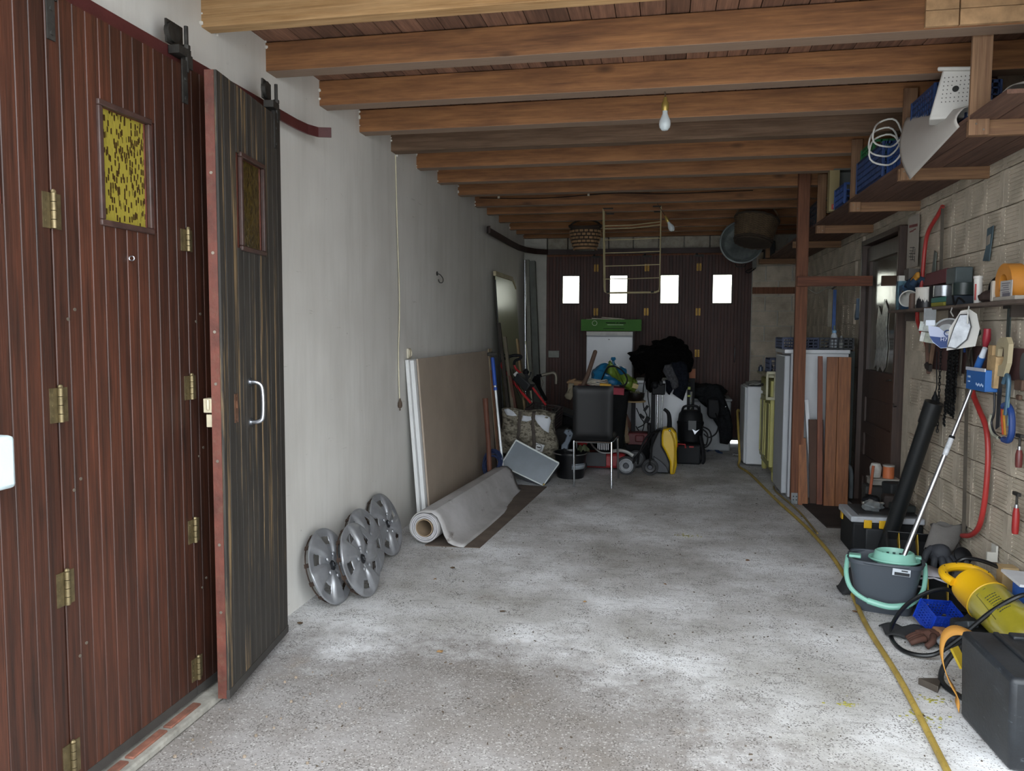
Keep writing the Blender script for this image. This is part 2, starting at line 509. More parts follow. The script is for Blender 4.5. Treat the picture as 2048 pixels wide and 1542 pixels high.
# joist ends rough with plaster
pl = B()
for jy in JY[2:]:
    for q in range(9):
        pl.ball((XL + 0.004, jy + R.choice((-0.004, 0.11)) + R.uniform(-0.004, 0.004), ZC + R.uniform(0.0, 0.15)), R.uniform(0.004, 0.010), 6)
obj('plaster_dab', pl, M('#d8d5cf', 0.9), wl, kind='stuff')

# ------------------------------------------------------------------ doors
BRD = WOOD('#24150f', '#4f2b1d', 2, 0.48, 11, 0.35, 0.32, name='varnished_redwood', bstr=0.4)
BRDK = WOOD('#1f1c18', '#3a352f', 2, 0.7, 11, 0.3, 0.12, weather='#8d7350', name='weathered_dark_board', bstr=0.5)
BRDB = WOOD('#2f1d18', '#553128', 2, 0.6, 11, 0.3, 0.16, name='back_door_board')
EDGE = M('#5a2e23', 0.6, var=0.35, scale=10, bmp=0.4, dirt=0.5)
FRM = M('#3c2a25', 0.5, var=0.3, scale=20)
BRASS = M('#71654a', 0.42, 0.75, var=0.35, scale=30)
IRON = M('#3a3835', 0.6, 0.6, var=0.4, scale=20, bmp=0.3)
CHROME = M('#b4b7bd', 0.3, 1.0, var=0.1, scale=20, bmp=0.05)
SCREW = M('#8d8478', 0.4, 0.8)
REDRAIL = M('#4c2222', 0.5, var=0.2)

def glass_mat(name, col, dark, tr, rough, cell):
    m, nt, p = base(name)
    v = coords(nt, (1, 1, 1), False)
    br = nt.nodes.new('ShaderNodeTexVoronoi'); br.distance = 'MINKOWSKI'; br.inputs['Exponent'].default_value = 8
    br.inputs['Scale'].default_value = cell
    nt.links.new(coords(nt, (1, 1.5, 0.55), False), br.inputs['Vector'])
    f = ramp(nt, br.outputs['Distance'], [(0.38, B0), (0.46, W1)])
    sep = nt.nodes.new('ShaderNodeSeparateColor'); nt.links.new(br.outputs['Color'], sep.inputs[0])
    g = ramp(nt, sep.outputs[0], [(0.45, B0), (0.5, W1)])
    inv = nt.nodes.new('ShaderNodeMath'); inv.operation = 'SUBTRACT'; inv.inputs[0].default_value = 1.0
    nt.links.new(f, inv.inputs[1])
    k = nt.nodes.new('ShaderNodeMath'); k.operation = 'MULTIPLY'
    nt.links.new(inv.outputs[0], k.inputs[0]); nt.links.new(g, k.inputs[1])
    a = mix(nt, k.outputs[0], lin(col), lin(dark))
    nt.links.new(a, p.inputs['Base Color'])
    p.inputs['Roughness'].default_value = rough; p.inputs['Transmission Weight'].default_value = tr
    p.inputs['IOR'].default_value = 1.3
    bump(nt, p, br.outputs['Distance'], 0.4, 0.004)
    return m
AMBER = glass_mat('amber_cathedral_glass', '#8f8234', '#3a2a14', 0.15, 0.35, 75)
AMBERD = glass_mat('dark_amber_glass', '#4a3d1c', '#20180d', 0.1, 0.3, 85)
PALE = glass_mat('pale_cathedral_glass', '#fdfbe8', '#f4f0d4', 1.0, 0.15, 60)

def make_leaf(parent, mt, w, h, nb_, bm, fm, glass, hinges=(), hm=BRASS, win=(0.215, 0.45, 1.80, 2.165), th=0.036, gap=0.0):
    y0, y1, z0, z1 = win
    x = -th / 2 - 0.001
    f = B()
    f.box((x, y0 / 2, h / 2), (th, y0, h)).box((x, (y1 + w) / 2, h / 2), (th, w - y1, h))
    f.box((x, (y0 + y1) / 2, z0 / 2), (th, y1 - y0, z0)).box((x, (y0 + y1) / 2, (z1 + h) / 2), (th, y1 - y0, h - z1))
    leaf = obj('leaf', f, fm, parent, local=True)
    leaf.matrix_basis = mt
    obj('seam_light_stop', B().box((-th - 0.004, w, h / 2), (0.008, 0.05, h)), fm, leaf, local=True)  # backing strip added to keep light from showing through the leaf seams
    obj('weather_strip', B().box((0.004, w / 2, 0.018), (0.014, w, 0.034)), M('#33302d', 0.7, var=0.3), leaf, local=True)
    bw = w / nb_
    cache = {}
    for k in range(nb_):
        a, b_ = k * bw, (k + 1) * bw
        segs = [(0.035, h)]
        if b_ > y0 + 0.004 and a < y1 - 0.004: segs = [(0.035, z0 - 0.012), (z1 + 0.012, h)]
        for (s0, s1) in segs:
            key = (round(s0, 3), round(s1, 3))
            yc = a + bw / 2
            if key in cache:
                o = cache[key].copy(); COL.objects.link(o)
            else:
                c = 0.0022; t = 0.009; q = bw / 2 - 0.0005
                poly = [(0, -q), (t - c, -q), (t, -q + c), (t, q - c), (t - c, q), (0, q)]
                o = obj('board', B().prism(poly, s1 - s0), bm, leaf, local=True, ang=20)
                cache[key] = o
            o.location = (R.uniform(-0.0006, 0.0006), yc, s0)
    fr = B(); e = 0.020; p_ = 0.018
    for (c, d) in (((p_ / 2, (y0 + y1) / 2, z0 - e / 2), (p_, y1 - y0 + 2 * e, e)), ((p_ / 2, (y0 + y1) / 2, z1 + e / 2), (p_, y1 - y0 + 2 * e, e)),
                   ((p_ / 2, y0 - e / 2, (z0 + z1) / 2), (p_, e, z1 - z0)), ((p_ / 2, y1 + e / 2, (z0 + z1) / 2), (p_, e, z1 - z0))):
        fr.box(c, d)
    obj('window_frame', fr, FRM, leaf, local=True, bev=0.004)
    obj('pane', B().box((-0.008, (y0 + y1) / 2, (z0 + z1) / 2), (0.005, y1 - y0, z1 - z0)), glass, leaf, local=True)
    for (hy, hz, hh) in hinges:
        hb = B().box((0.0105, hy - 0.018, hz), (0.003, 0.034, hh)).box((0.0105, hy + 0.02, hz), (0.003, 0.03, hh))
        for s_ in range(4):
            z_ = hz - hh / 2 + hh * (s_ + 0.5) / 4
            hb.cyl((0.018, hy, z_ - hh / 8 + 0.001), (0.018, hy, z_ + hh / 8 - 0.001), 0.0085, n=12)
        hb.ball((0.018, hy, hz + hh / 2 + 0.003), 0.0085, 8)
        for s_ in (-1, 0, 1): hb.cyl((0.010, hy - 0.024, hz + s_ * hh * 0.3), (0.0135, hy - 0.024, hz + s_ * hh * 0.3), 0.004, n=8)
        obj('hinge', hb, hm, leaf, local=True)
    return leaf

d1 = thing('door_1', 'left folding sliding door of varnished red-brown boards', 'door', (-1.802, 1.375, 0.045))
del d1['label']; del d1['category']; d1['kind'] = 'structure'
T = Matrix.Translation
HZ = [(0.0, 1.80, 0.10), (0.0, 1.22, 0.10), (0.0, 0.655, 0.10), (0.0, 0.11, 0.10)]
lv = []
for k in range(3):
    if k == 1: hs = [(0, z_, 0.105) for (_, z_, _h) in HZ]
    elif k == 2: hs = [(0, 1.787, 0.082), (0, 1.225, 0.092), (0, 0.663, 0.092), (0, 0.11, 0.09)]
    else: hs = []
    lv.append(make_leaf(d1, T((0, 0.003 + k * 0.669, 0)), 0.664, 2.44, 12, BRD, EDGE, AMBER, hs, win=(0.225, 0.452, 1.805, 2.167)))
# the projecting grey outer leaf
ang3 = math.atan2(0.097, 0.686)
m3 = Matrix.Translation((-1.671 + 1.802, 2.729 - 1.375, -0.01)) @ Matrix.Rotation(ang3, 4, 'Z')
leaf3 = make_leaf(d1, m3, 0.69, 2.43, 12, BRDK, EDGE, AMBERD, [], win=(0.225, 0.45, 1.80, 2.155))
leaf3['label'] = 'weathered dark outer leaf standing folded out, with chrome handle'
# handle, lock plate and lock case of that leaf
hb = B().tube(spline([(0.008, 0.27, 1.24), (0.045, 0.272, 1.235), (0.060, 0.275, 1.205), (0.060, 0.275, 1.10), (0.045, 0.272, 1.075), (0.008, 0.27, 1.07)], 4), 0.0095, 10)
hb.cyl((0.006, 0.27, 1.24), (0.013, 0.27, 1.24), 0.018).cyl((0.006, 0.27, 1.07), (0.013, 0.27, 1.07), 0.018)
obj('handle', hb, CHROME, leaf3, local=True, label='chrome pull handle')
lp = B().box((0.011, 0.12, 1.145), (0.004, 0.032, 0.115)).box((0.014, 0.12, 1.16), (0.006, 0.008, 0.03))
for s_ in (-1, 1): lp.cyl((0.011, 0.12, 1.145 + s_ * 0.047), (0.015, 0.12, 1.145 + s_ * 0.047), 0.005, n=8)
obj('lock_plate', lp, M('#6a4a38', 0.5, 0.5, var=0.4, scale=30, dirt=0.5), leaf3, local=True)
lk = B().box((-0.055, 0.03, 1.165), (0.035, 0.05, 0.055)).box((-0.052, 0.045, 1.105), (0.028, 0.06, 0.05)).cyl((-0.05, -0.004, 1.15), (-0.05, -0.004, 1.19), 0.006, n=8)
obj('lock_case', lk, M('#b5ab92', 0.5, 0.2, var=0.3, dirt=0.4), leaf3, local=True, bev=0.003)
sw = B()
for z_ in (0.35, 0.62, 0.95, 1.25, 1.45, 1.75, 2.05): sw.cyl((-0.018, -0.002, z_), (-0.018, 0.003, z_), 0.006, n=10)
obj('screw', sw, SCREW, leaf3, local=True, kind='stuff')
nl = B()
for _k in range(2):
    for z_ in (0.42, 0.95, 1.48): nl.cyl((0.0085, 0.05 + _k * 0.03, z_ + _k * 0.03), (0.011, 0.05 + _k * 0.03, z_ + _k * 0.03), 0.0055, n=8)
for L_ in lv: obj('screw', nl, SCREW, L_, local=True, kind='stuff')
obj('eye_screw', B().tube([(0.009 + 0.010 * math.cos(a * PI / 5) + 0.01, 0.34, 1.69 + 0.008 * math.sin(a * PI / 5)) for a in range(10)], 0.0022, 6, closed=True), CHROME, lv[1], local=True)
# roller brackets gripping the rail
def roller(L_, y, z=2.44, nm='roller_bracket'):
    b = B().box((0.012, y, z - 0.06), (0.006, 0.03, 0.16)).box((-0.005, y, z + 0.05), (0.045, 0.075, 0.03))
    b.box((-0.028, y, z + 0.115), (0.008, 0.10, 0.085)).cyl((-0.032, y - 0.02, z + 0.115), (-0.012, y - 0.02, z + 0.115), 0.036, n=16)
    b.cyl((0.010, y + 0.02, z - 0.02), (0.010, y + 0.02, z + 0.15), 0.008, n=8).cyl((0.010, y + 0.02, z + 0.065), (0.010, y + 0.02, z + 0.08), 0.014, n=6)
    b.box((0.004, y + 0.03, z + 0.02), (0.03, 0.03, 0.05))
    for s_ in (-0.12, -0.05): b.cyl((0.014, y, z + s_), (0.020, y, z + s_), 0.007, n=8)
    obj(nm, b, IRON, L_, local=True)
roller(lv[1], 0.02); roller(lv[2], 0.01); roller(leaf3, 0.62, 2.42)

rl = B()
rp = [(-1.838, 1.2), (-1.838, 3.55), (-1.838, 3.74), (-1.828, 3.84), (-1.80, 3.91), (-1.735, 3.93)]
rs = [(p[0], p[1], 2.527) for p in rp]
for a_, b_ in zip(rs, rs[1:]): rl.bar(a_, b_, 0.010, 0.05)
for yy in (1.6, 2.35, 3.1): rl.box((-1.87, yy, 2.53), (0.06, 0.03, 0.02))
single('door_rail', rl, REDRAIL, 'dark red steel rail above the left door, curling off the wall at its end', 'rail')

# ------------------------------------------------------------------ back door, four leaves
d3 = thing('door_3', 'x', 'door', (-1.592, YB + 0.05, 0.045)); del d3['label']; del d3['category']; d3['kind'] = 'structure'
LW = 0.677
for k in range(4):
    m = T((k * LW + 0.0005, 0, 0)) @ Matrix.Rotation(-PI / 2, 4, 'Z')
    wx = ((-1.369, -1.147), (-0.726, -0.50), (-0.052, 0.177), (0.626, 0.863))[k]
    a_ = wx[0] + 1.592 - k * LW; b_ = wx[1] + 1.592 - k * LW
    L_ = make_leaf(d3, m, LW - 0.001, 2.45, 16, BRDB, FRM, PALE, [], win=(a_, b_, 1.818, 2.185), th=0.03)
    if k > 0:
        for z_ in (2.29, 1.70, 1.15, 0.45):
            for s_ in (-0.018, 0.018):
                hb = B().box((0.011, s_, z_), (0.004, 0.022, 0.095))
                for q in (-1, 0, 1): hb.cyl((0.013, s_, z_ + q * 0.03 - 0.012), (0.013, s_, z_ + q * 0.03 + 0.012), 0.006, n=8)
                obj('hinge', hb, M('#8f7038', 0.4, 0.8, var=0.2), L_, local=True)
        rb = B().box((0.015, 0, 2.44), (0.01, 0.12, 0.03)).cyl((0.02, -0.03, 2.50), (0.02, -0.03, 2.50 - 0.05), 0.012).cyl((0.0, -0.035, 2.53), (0.03, -0.035, 2.53), 0.03).cyl((0.0, 0.035, 2.53), (0.03, 0.035, 2.53), 0.03).box((0.03, 0, 2.49), (0.01, 0.11, 0.02))
        obj('roller_bracket', rb, IRON, L_, local=True)
    if k == 3:
        hb = B().tube(spline([(0.008, 0.48, 1.235), (0.04, 0.48, 1.23), (0.05, 0.48, 1.19), (0.05, 0.48, 1.09), (0.04, 0.48, 1.05), (0.008, 0.48, 1.045)], 4), 0.009, 8)
        obj('handle', hb, CHROME, L_, local=True)
    if k == 0:
        b = B().box((0.028, 0.11, 1.12), (0.045, 0.15, 0.095)).cyl((0.05, 0.165, 1.14), (0.055, 0.165, 1.14), 0.012)
        obj('lock_case', b, M('#7b7d76', 0.5, 0.3, var=0.2), L_, local=True, bev=0.005)
b = B()
rp = [(-1.80, 8.02, 2.54), (-1.838, 8.10, 2.54), (-1.84, 8.3, 2.54), (-1.84, 9.4, 2.54), (-1.83, 9.85, 2.54), (-1.79, 10.15, 2.54), (-1.70, 10.38, 2.54), (-1.55, 10.50, 2.54), (-1.3, 10.54, 2.54), (1.25, 10.54, 2.54)]
for a_, b_ in zip(rp, rp[1:]): b.bar(a_, b_, 0.02, 0.07)
for xx in (-1.2, -0.5, 0.2, 0.9): b.box((xx, 10.60, 2.56), (0.04, 0.12, 0.02))
single('door_rail', b, M('#30201d', 0.55, 0.3, var=0.3), 'dark steel rail over the back door, curving round the far left corner', 'rail')

# ------------------------------------------------------------------ house door in the right wall
CAM_SCALE, LIFT = 0.839, 0.2415  # door scaled about the camera onto the nearer wall
d2 = thing('door_2', 'x', 'door', (2.05, 8.05, -0.28)); del d2['label']; del d2['category']; d2['kind'] = 'structure'
DK = WOOD('#30241f', '#4a3830', 2, 0.45, 9, 0.3, 0.1, name='dark_door_wood')
fr = B()
for (c, d) in (((2.045, 7.405, 1.07), (0.10, 0.05, 2.70)), ((2.045, 8.695, 1.07), (0.10, 0.05, 2.70)), ((2.045, 8.05, 2.40), (0.10, 1.33, 0.05))): fr.box(c, d)
obj('door_frame', fr, DK, d2, bev=0.004)
lf = B(); dy0, dy1 = 7.60, 8.62
for (c, d) in (((2.065, dy0 - 0.085, 1.04), (0.045, 0.16, 2.62)), ((2.065, dy1, 1.04), (0.045, 0.12, 2.62)), ((2.065, 8.08, -0.19), (0.045, 1.0, 0.16)), ((2.065, 8.08, 2.28), (0.045, 1.0, 0.15)), ((2.065, 8.08, 0.97), (0.045, 1.0, 0.28)),
               ((2.065, 8.08, 0.52), (0.045, 1.0, 0.12)), ((2.065, 8.08, 0.12), (0.045, 1.0, 0.22))): lf.box(c, d)
lf_o = obj('leaf', lf, DK, d2, bev=0.005)
obj('panel', B().box((2.07, 8.08, 0.72), (0.02, 0.94, 0.36)), DK, lf_o); obj('panel', B().box((2.07, 8.08, 0.33), (0.02, 0.94, 0.30)), DK, lf_o); obj('panel', B().box((2.07, 8.08, -0.03), (0.02, 0.94, 0.30)), DK, lf_o)
obj('pane', B().box((2.078, 8.08, 1.65), (0.006, 0.96, 1.12)), M('#6a6558', 0.12, var=0.3, scale=3, bmp=0.1, bs=8, trans=0.3), lf_o)
cur = B().grid(lambda u, v: (2.105 + 0.012 * math.sin(u * 40), 7.68 + u * 0.85, 1.12 + v * 1.05), 60, 2)
obj('curtain', cur, M('#b8ae92', 0.9, var=0.2), lf_o, solid=0.002)
sh = [(0.0, 0.0), (0.10, 0.04), (0.13, -0.05), (0.22, 0.03), (0.33, -0.02), (0.42, 0.03), (0.46, 0.22), (0.40, 0.40), (0.43, 0.58), (0.30, 0.68), (0.22, 0.52), (0.10, 0.62), (0.04, 0.42), (0.07, 0.2)]
obj('foil', B().prism(sh, 0.003, frame_m(Vector((2.069, 8.35, 1.13)), (0, -1, 0), (0, 0, 1), (-1, 0, 0))), M('#a9aaa4', 0.3, 0.6, var=0.5, scale=30, bmp=0.8, bs=25), lf_o, label='torn silvery foil stuck on the glass')
obj('handle', B().tube([(2.05, 7.53, 1.06), (2.0, 7.53, 1.06), (2.0, 7.62, 1.05)], 0.008).box((2.045, 7.53, 1.05), (0.006, 0.035, 0.16)), IRON, d2)
obj('hook', B().tube([(2.02, 7.36, 0.84), (1.99, 7.34, 0.84), (1.985, 7.33, 0.87)], 0.004), IRON, d2)
obj('threshold', B().box((2.03, 8.05, -0.272), (0.16, 1.3, 0.024)), DK, d2)
CAM_SCALE, LIFT = 1.0, 0.0
struct('wall_hall', B().box((2.0, 6.75, 1.3), (0.04, 1.5, 2.6)), M('#5a544c', 0.9))

# ------------------------------------------------------------------ along the left wall
def star_cap():
    """five-spoke wheel cover; local: lies in xz-plane facing -y, rim touches z=0"""
    Rr = 0.208; nu = 150; rr = [0.026, 0.034, 0.045, 0.06, 0.08, 0.10, 0.12, 0.138, 0.152, 0.164, 0.173, 0.182, 0.200, Rr]
    vs = []; fs = []
    def h(r, a):
        t = r / Rr
        tw = a - 0.35 * t                            # spokes sweep as they go out
        s = (tw * 5 / (2 * PI)) % 1.0; s = min(s, 1 - s) * 2      # 0 on spoke, 1 between
        dish = 0.030 * (1 - t * t)
        ridge = 0.024 * (1 / (1 + math.exp((s - 0.58 + 0.12 * t) * 22))) * min(1, t * 2.5) * (1 - 0.35 * t) * min(1.0, max(0.0, (1.0 - t) / 0.10)) * min(1, t * 2.2)
        rim = 0.018 * max(0, (t - 0.86) / 0.14)
        return 0.010 + dish * 0.5 + ridge + rim * 0.3, s, t
    for i in range(nu):
        a = 2 * PI * i / nu
        for r in rr:
            z, s, t = h(r, a)
            vs.append((r * math.sin(a), -z, r * math.cos(a)))
    n = len(rr)
    for i in range(nu):
        a = 2 * PI * (i + 0.5) / nu
        for j in range(n - 1):
            _, s, t = h((rr[j] + rr[j + 1]) / 2, a)
            if s > 0.66 and 0.60 < t < 0.80: continue   # vent holes
            k = (i + 1) % nu
            fs.append((i * n + j, k * n + j, k * n + j + 1, i * n + j + 1))
    return vs, fs, Rr
CAPM = M('#97999d', 0.36, 0.55, var=0.12, scale=12, bmp=0.04, bs=80, dirt=0.12)
CAPD = M('#3a2c24', 0.7, 0.2, var=0.4, scale=20, bmp=0.4, dirt=0.6)
def cap_matrix(contact, yaw, tilt, spin):
    n = Vector((math.sin(yaw) * math.cos(tilt), -math.cos(yaw) * math.cos(tilt), math.sin(tilt)))
    up = (Vector((0, 0, 1)) - n * n.z).normalized(); side = up.cross(-n).normalized()
    m = Matrix((side, -n, up)).transposed().to_4x4()
    m.translation = Vector(contact) + up * 0.208 + Vector((0, 0, 0.002))
    return m @ Matrix.Rotation(spin, 4, 'Y')
def make_cap(mt, label):
    t = thing('hubcap', label, 'hubcap', group='silver wheel covers leaning on the left wall', mt=mt)
    vs, fs, Rr = star_cap()
    obj('cover', B().add(vs, fs), CAPM, t, local=True, solid=0.003, ang=50)
    rb = B().tube([(Rr * math.sin(a * PI / 24), -0.014, Rr * math.cos(a * PI / 24)) for a in range(48)], 0.0035, 6, closed=True)
    obj('rim', rb, CAPM, t, local=True)
    cb = B()
    cb.tube([(0.192 * math.sin(a * PI / 20), 0.018, 0.192 * math.cos(a * PI / 20)) for a in range(40)], 0.004, 6, closed=True)
    for k in range(12):
        a = k * PI / 6; cb.box((0.192 * math.sin(a), 0.008, 0.192 * math.cos(a)), (0.022, 0.034, 0.008), rot=(0, a, 0))
    obj('clip_ring', cb, CAPD, t, local=True)
    for k in range(5):
        a = (k + 0.45) * 2 * PI / 5
        obj('boss', B().ball((0.062 * math.sin(a), -0.036, 0.062 * math.cos(a)), 0.013, 10, (1, 0.6, 1)), CAPM, t, local=True)
    ct = B().lathe([(0.001, 0.036), (0.016, 0.036), (0.027, 0.030), (0.030, 0.02)], 24, Matrix.Rotation(PI / 2, 4, 'X'))
    obj('centre', ct, M('#2c2d30', 0.4, 0.4), t, local=True)
    dm = [(0, 0.017), (0.010, 0), (0, -0.017), (-0.010, 0)]; di = [(0, 0.009), (0.0045, 0), (0, -0.009), (-0.0045, 0)]
    e = B()
    for k in range(4):
        a, b_, c, d = dm[k], dm[(k + 1) % 4], di[(k + 1) % 4], di[k]
        e.prism([a, b_, c, d], 0.003, frame_m(Vector((0, -0.036, 0)), (1, 0, 0), (0, 0, 1), (0, -1, 0)))
    obj('emblem', e, CHROME, t, local=True, label='chrome diamond emblem')
    return t
make_cap(cap_matrix((-1.735, 4.86, 0), rad(87), rad(19), 0.4), 'silver five-spoke hubcap farthest back, nearest the rolled carpet')
make_cap(cap_matrix((-1.70, 4.42, 0), rad(87), rad(19), 1.0), 'silver five-spoke hubcap half hidden behind the front ones, tilted highest to the right')
make_cap(cap_matrix((-1.715, 3.93, 0), rad(87), rad(19), 0.2), 'silver five-spoke hubcap nearest the dark folded-out door leaf')
make_cap(cap_matrix((-1.60, 4.08, 0), rad(87), rad(19), 0.75), 'silver five-spoke hubcap with yellowish scuffs, resting over its neighbours')

# hanging flex with plug, wall socket, hook
cm = M('#c9c2a8', 0.6)
t = thing('power_cord', 'cream flex hanging down the white wall to a dark two-pin plug', 'cord', (-1.885, 5.42, 0.9))
obj('cable', B().tube(spline([(-1.895, 5.39, 2.73), (-1.888, 5.40, 2.2), (-1.885, 5.43, 1.7), (-1.888, 5.41, 1.3), (-1.885, 5.42, 0.99)], 5), 0.0042, 6), cm, t)
obj('plug', B().lathe([(0.001, 0), (0.012, 0.0), (0.017, 0.012), (0.016, 0.035), (0.007, 0.06), (0.005, 0.07), (0.001, 0.07)], 12, T((-1.882, 5.42, 0.925)))
    .cyl((-1.882, 5.413, 0.905), (-1.882, 5.413, 0.925), 0.0025, n=6).cyl((-1.882, 5.427, 0.905), (-1.882, 5.427, 0.925), 0.0025, n=6), M('#4a3b2e', 0.6), t)
t = thing('wall_socket', 'round white wall socket beside the leaning sheets', 'socket', (-1.9, 5.66, 1.31))
obj('plate', B().box((-1.892, 5.66, 1.315), (0.016, 0.075, 0.078)), M('#c8c1ae', 0.5), t, bev=0.006)
obj('insert', B().lathe([(0.030, 0), (0.030, 0.008), (0.025, 0.010), (0.023, 0.002), (0.001, 0.002)], 20, T((-1.885, 5.66, 1.315)) @ Matrix.Rotation(PI / 2, 4, 'Y')).cyl((-1.884, 5.65, 1.315), (-1.881, 5.65, 1.315), 0.003, n=8).cyl((-1.884, 5.67, 1.315), (-1.881, 5.67, 1.315), 0.003, n=8), M('#b9b19c', 0.5), t)
single('wall_hook', B().tube(spline([(-1.9, 6.43, 1.97), (-1.87, 6.43, 1.96), (-1.845, 6.43, 1.925), (-1.85, 6.43, 1.895), (-1.875, 6.43, 1.895), (-1.885, 6.43, 1.92)], 4), 0.004, 6).cyl((-1.90, 6.43, 1.97), (-1.893, 6.43, 1.97), 0.018),
       IRON, 'small dark iron hook screwed into the white wall', 'hook')
single('wall_box', B().box((-1.755, 1.765, 1.135), (0.055, 0.10, 0.145)), M('#b5c4c8', 0.4, var=0.04), 'white rounded plastic box on the red-brown door at the left edge', 'box', bev=0.012)

# leaning sheets: polystyrene insulation boards behind a big brown board
def lean_sheet(name, y0, L, H, th, xb, xt, mat, label, cat, group=None, **k):
    a = math.atan2(xb - xt, H)
    m = T((xb, y0, 0.0)) @ Matrix.Rotation(-a, 4, 'Y')
    b = B().box((-th / 2, L / 2, H / 2), (th, L, H))
    o = obj(name, b, mat, None, **k); o.matrix_basis = m
    return tag(o, label, cat, group)
SHW = M('#d5d6d6', 0.8, var=0.06, bmp=0.3, bs=120, dirt=0.08)
lean_sheet('insulation_sheet', 5.60, 2.3, 1.27, 0.030, -1.735, -1.836, SHW, 'white insulation sheet directly behind the brown board, its white edge showing', 'sheet', 'white sheets leaning on the wall', bev=0.002)
lean_sheet('insulation_sheet', 5.57, 2.3, 1.275, 0.026, -1.770, -1.868, SHW, 'rearmost white insulation sheet, nearest to the white wall', 'sheet', 'white sheets leaning on the wall', bev=0.002)
lean_sheet('brown_board', 5.64, 2.38, 1.28, 0.014, -1.715, -1.815, M('#a09284', 0.75, var=0.10, scale=2, bmp=0.15, dirt=0.10), 'large plain brown sheet leaning on the left wall behind the rolled carpet', 'board')
lean_sheet('brown_board', 8.05, 0.14, 1.30, 0.012, -1.70, -1.81, M('#8f7f68', 0.8, var=0.12), 'narrow paler brown sheet leaning beyond the big brown board', 'board')

# rolled carpet with loose flap over a brown underlay
ax0 = Vector((-1.605, 5.12, 0.125)); ax1 = Vector((-1.475, 7.12, 0.105)); dv = (ax1 - ax0).normalized(); sd = Vector((dv.y, -dv.x, 0)).normalized(); upv = Vector((0, 0, 1))
t = thing('rolled_carpet', 'rolled grey carpet on a cardboard tube beside the leaning brown board', 'carpet', (-1.605, 5.12, 0))
def carpet_mat(c1, c2, nm):
    m, nt, p = base(nm)
    v = coords(nt, rand=False)
    a = ramp(nt, noise(nt, v, 3, 5), [(0.3, lin(c1)), (0.7, lin(c2))])
    st = ramp(nt, noise(nt, coords(nt, (9, 3, 6), False), 1.1, 8, 0.75), [(0.58, B0), (0.70, (0.75, 0.75, 0.75, 1))])
    a = mix(nt, st, a, lin('#4a3f36'))
    nt.links.new(a, p.inputs['Base Color']); p.inputs['Roughness'].default_value = 0.95
    bump(nt, p, noise(nt, v, 220, 3), 0.6, 0.004)
    return m
CARP = carpet_mat('#9c9996', '#bab8b8', 'grey_carpet'); CARPB = M('#b5b3b6', 0.95, var=0.12, bmp=0.5, bs=150)
prof = []
turns = 2.6; r_in = 0.066; r_out = 0.122
Np = 70
for k in range(Np + 1):
    a = turns * 2 * PI * k / Np
    r = r_in + (r_out - r_in) * k / Np
    prof.append((-r * math.cos(a + 0.55), r * math.sin(a + 0.55)))          # spiral, clockwise outwards
# leave the roll at its top and drape to the floor on the right
prof = [p for p in prof]
ex, ez = prof[-1]
drape = [(0.118, 0.035), (0.145, -0.04), (0.175, -0.09), (0.215, -0.108), (0.255, -0.115), (0.285, -0.118)]
best = max(range(Np - 16, Np + 1), key=lambda k: prof[k][1]); prof = prof[:best + 1] + [(0.055, 0.112), (0.095, 0.082)] + drape
L = (ax1 - ax0).length; NL = 26
vs = []; fs = []; nP = len(prof)
for i in range(NL + 1):
    s = L * i / NL
    for j, (px, pz) in enumerate(prof):
        w = 0.0
        if j > nP - 8: w = 0.010 * math.sin(s * 5 + j) * (j - nP + 8) / 8; px = px * (1 + 0.02 * math.sin(s * 3))
        sh_ = 0.02 * math.sin(j * 0.9) * (1 if i == 0 else 0) * 0.3
        q = ax0 + dv * (s - sh_) + sd * px + upv * max(pz + w * 0.7, -0.117 + 0.004)
        vs.append(q)
for i in range(NL):
    for j in range(nP - 1):
        fs.append((i * nP + j, (i + 1) * nP + j, (i + 1) * nP + j + 1, i * nP + j + 1))
obj('carpet_sheet', B().add(vs, fs), CARP, t, solid=0.009)
frm = frame_m(ax0 - dv * 0.005, sd, upv.cross(sd) * -1 if False else Vector((0, 0, 1)), -dv)
cb = B()
cm_ = Matrix((sd, dv.cross(sd), dv)).transposed().to_4x4(); cm_.translation = ax0 - dv * 0.006
cb.lathe([(0.056, 0), (0.062, 0), (0.062, L), (0.056, L), (0.056, 0)], 28, cm_)
obj('cardboard_core', cb, M('#97836b', 0.85, var=0.15), t)
rg = B()
for k in range(3):
    rr_ = 0.071 + k * 0.013
    rg.tube([ax0 + sd * rr_ * math.cos(a * PI / 16) + upv * rr_ * math.sin(a * PI / 16) + dv * 0.002 for a in range(32)], 0.0055, 6, closed=True)
obj('inner_turns', rg, CARPB, t)
single('underlay', B().add([(-1.60, 5.11, 0.006), (-1.215, 5.13, 0.006), (-1.07, 7.3, 0.006), (-1.45, 7.35, 0.006), (-1.60, 5.11, 0.0), (-1.215, 5.13, 0), (-1.07, 7.3, 0), (-1.45, 7.35, 0)],
       [(0, 1, 2, 3), (0, 4, 5, 1), (1, 5, 6, 2), (2, 6, 7, 3), (3, 7, 4, 0)]), M('#5d5148', 0.95, var=0.25, bmp=0.5, dirt=0.3), 'thin dark brown underlay lying beneath the carpet flap', 'underlay')

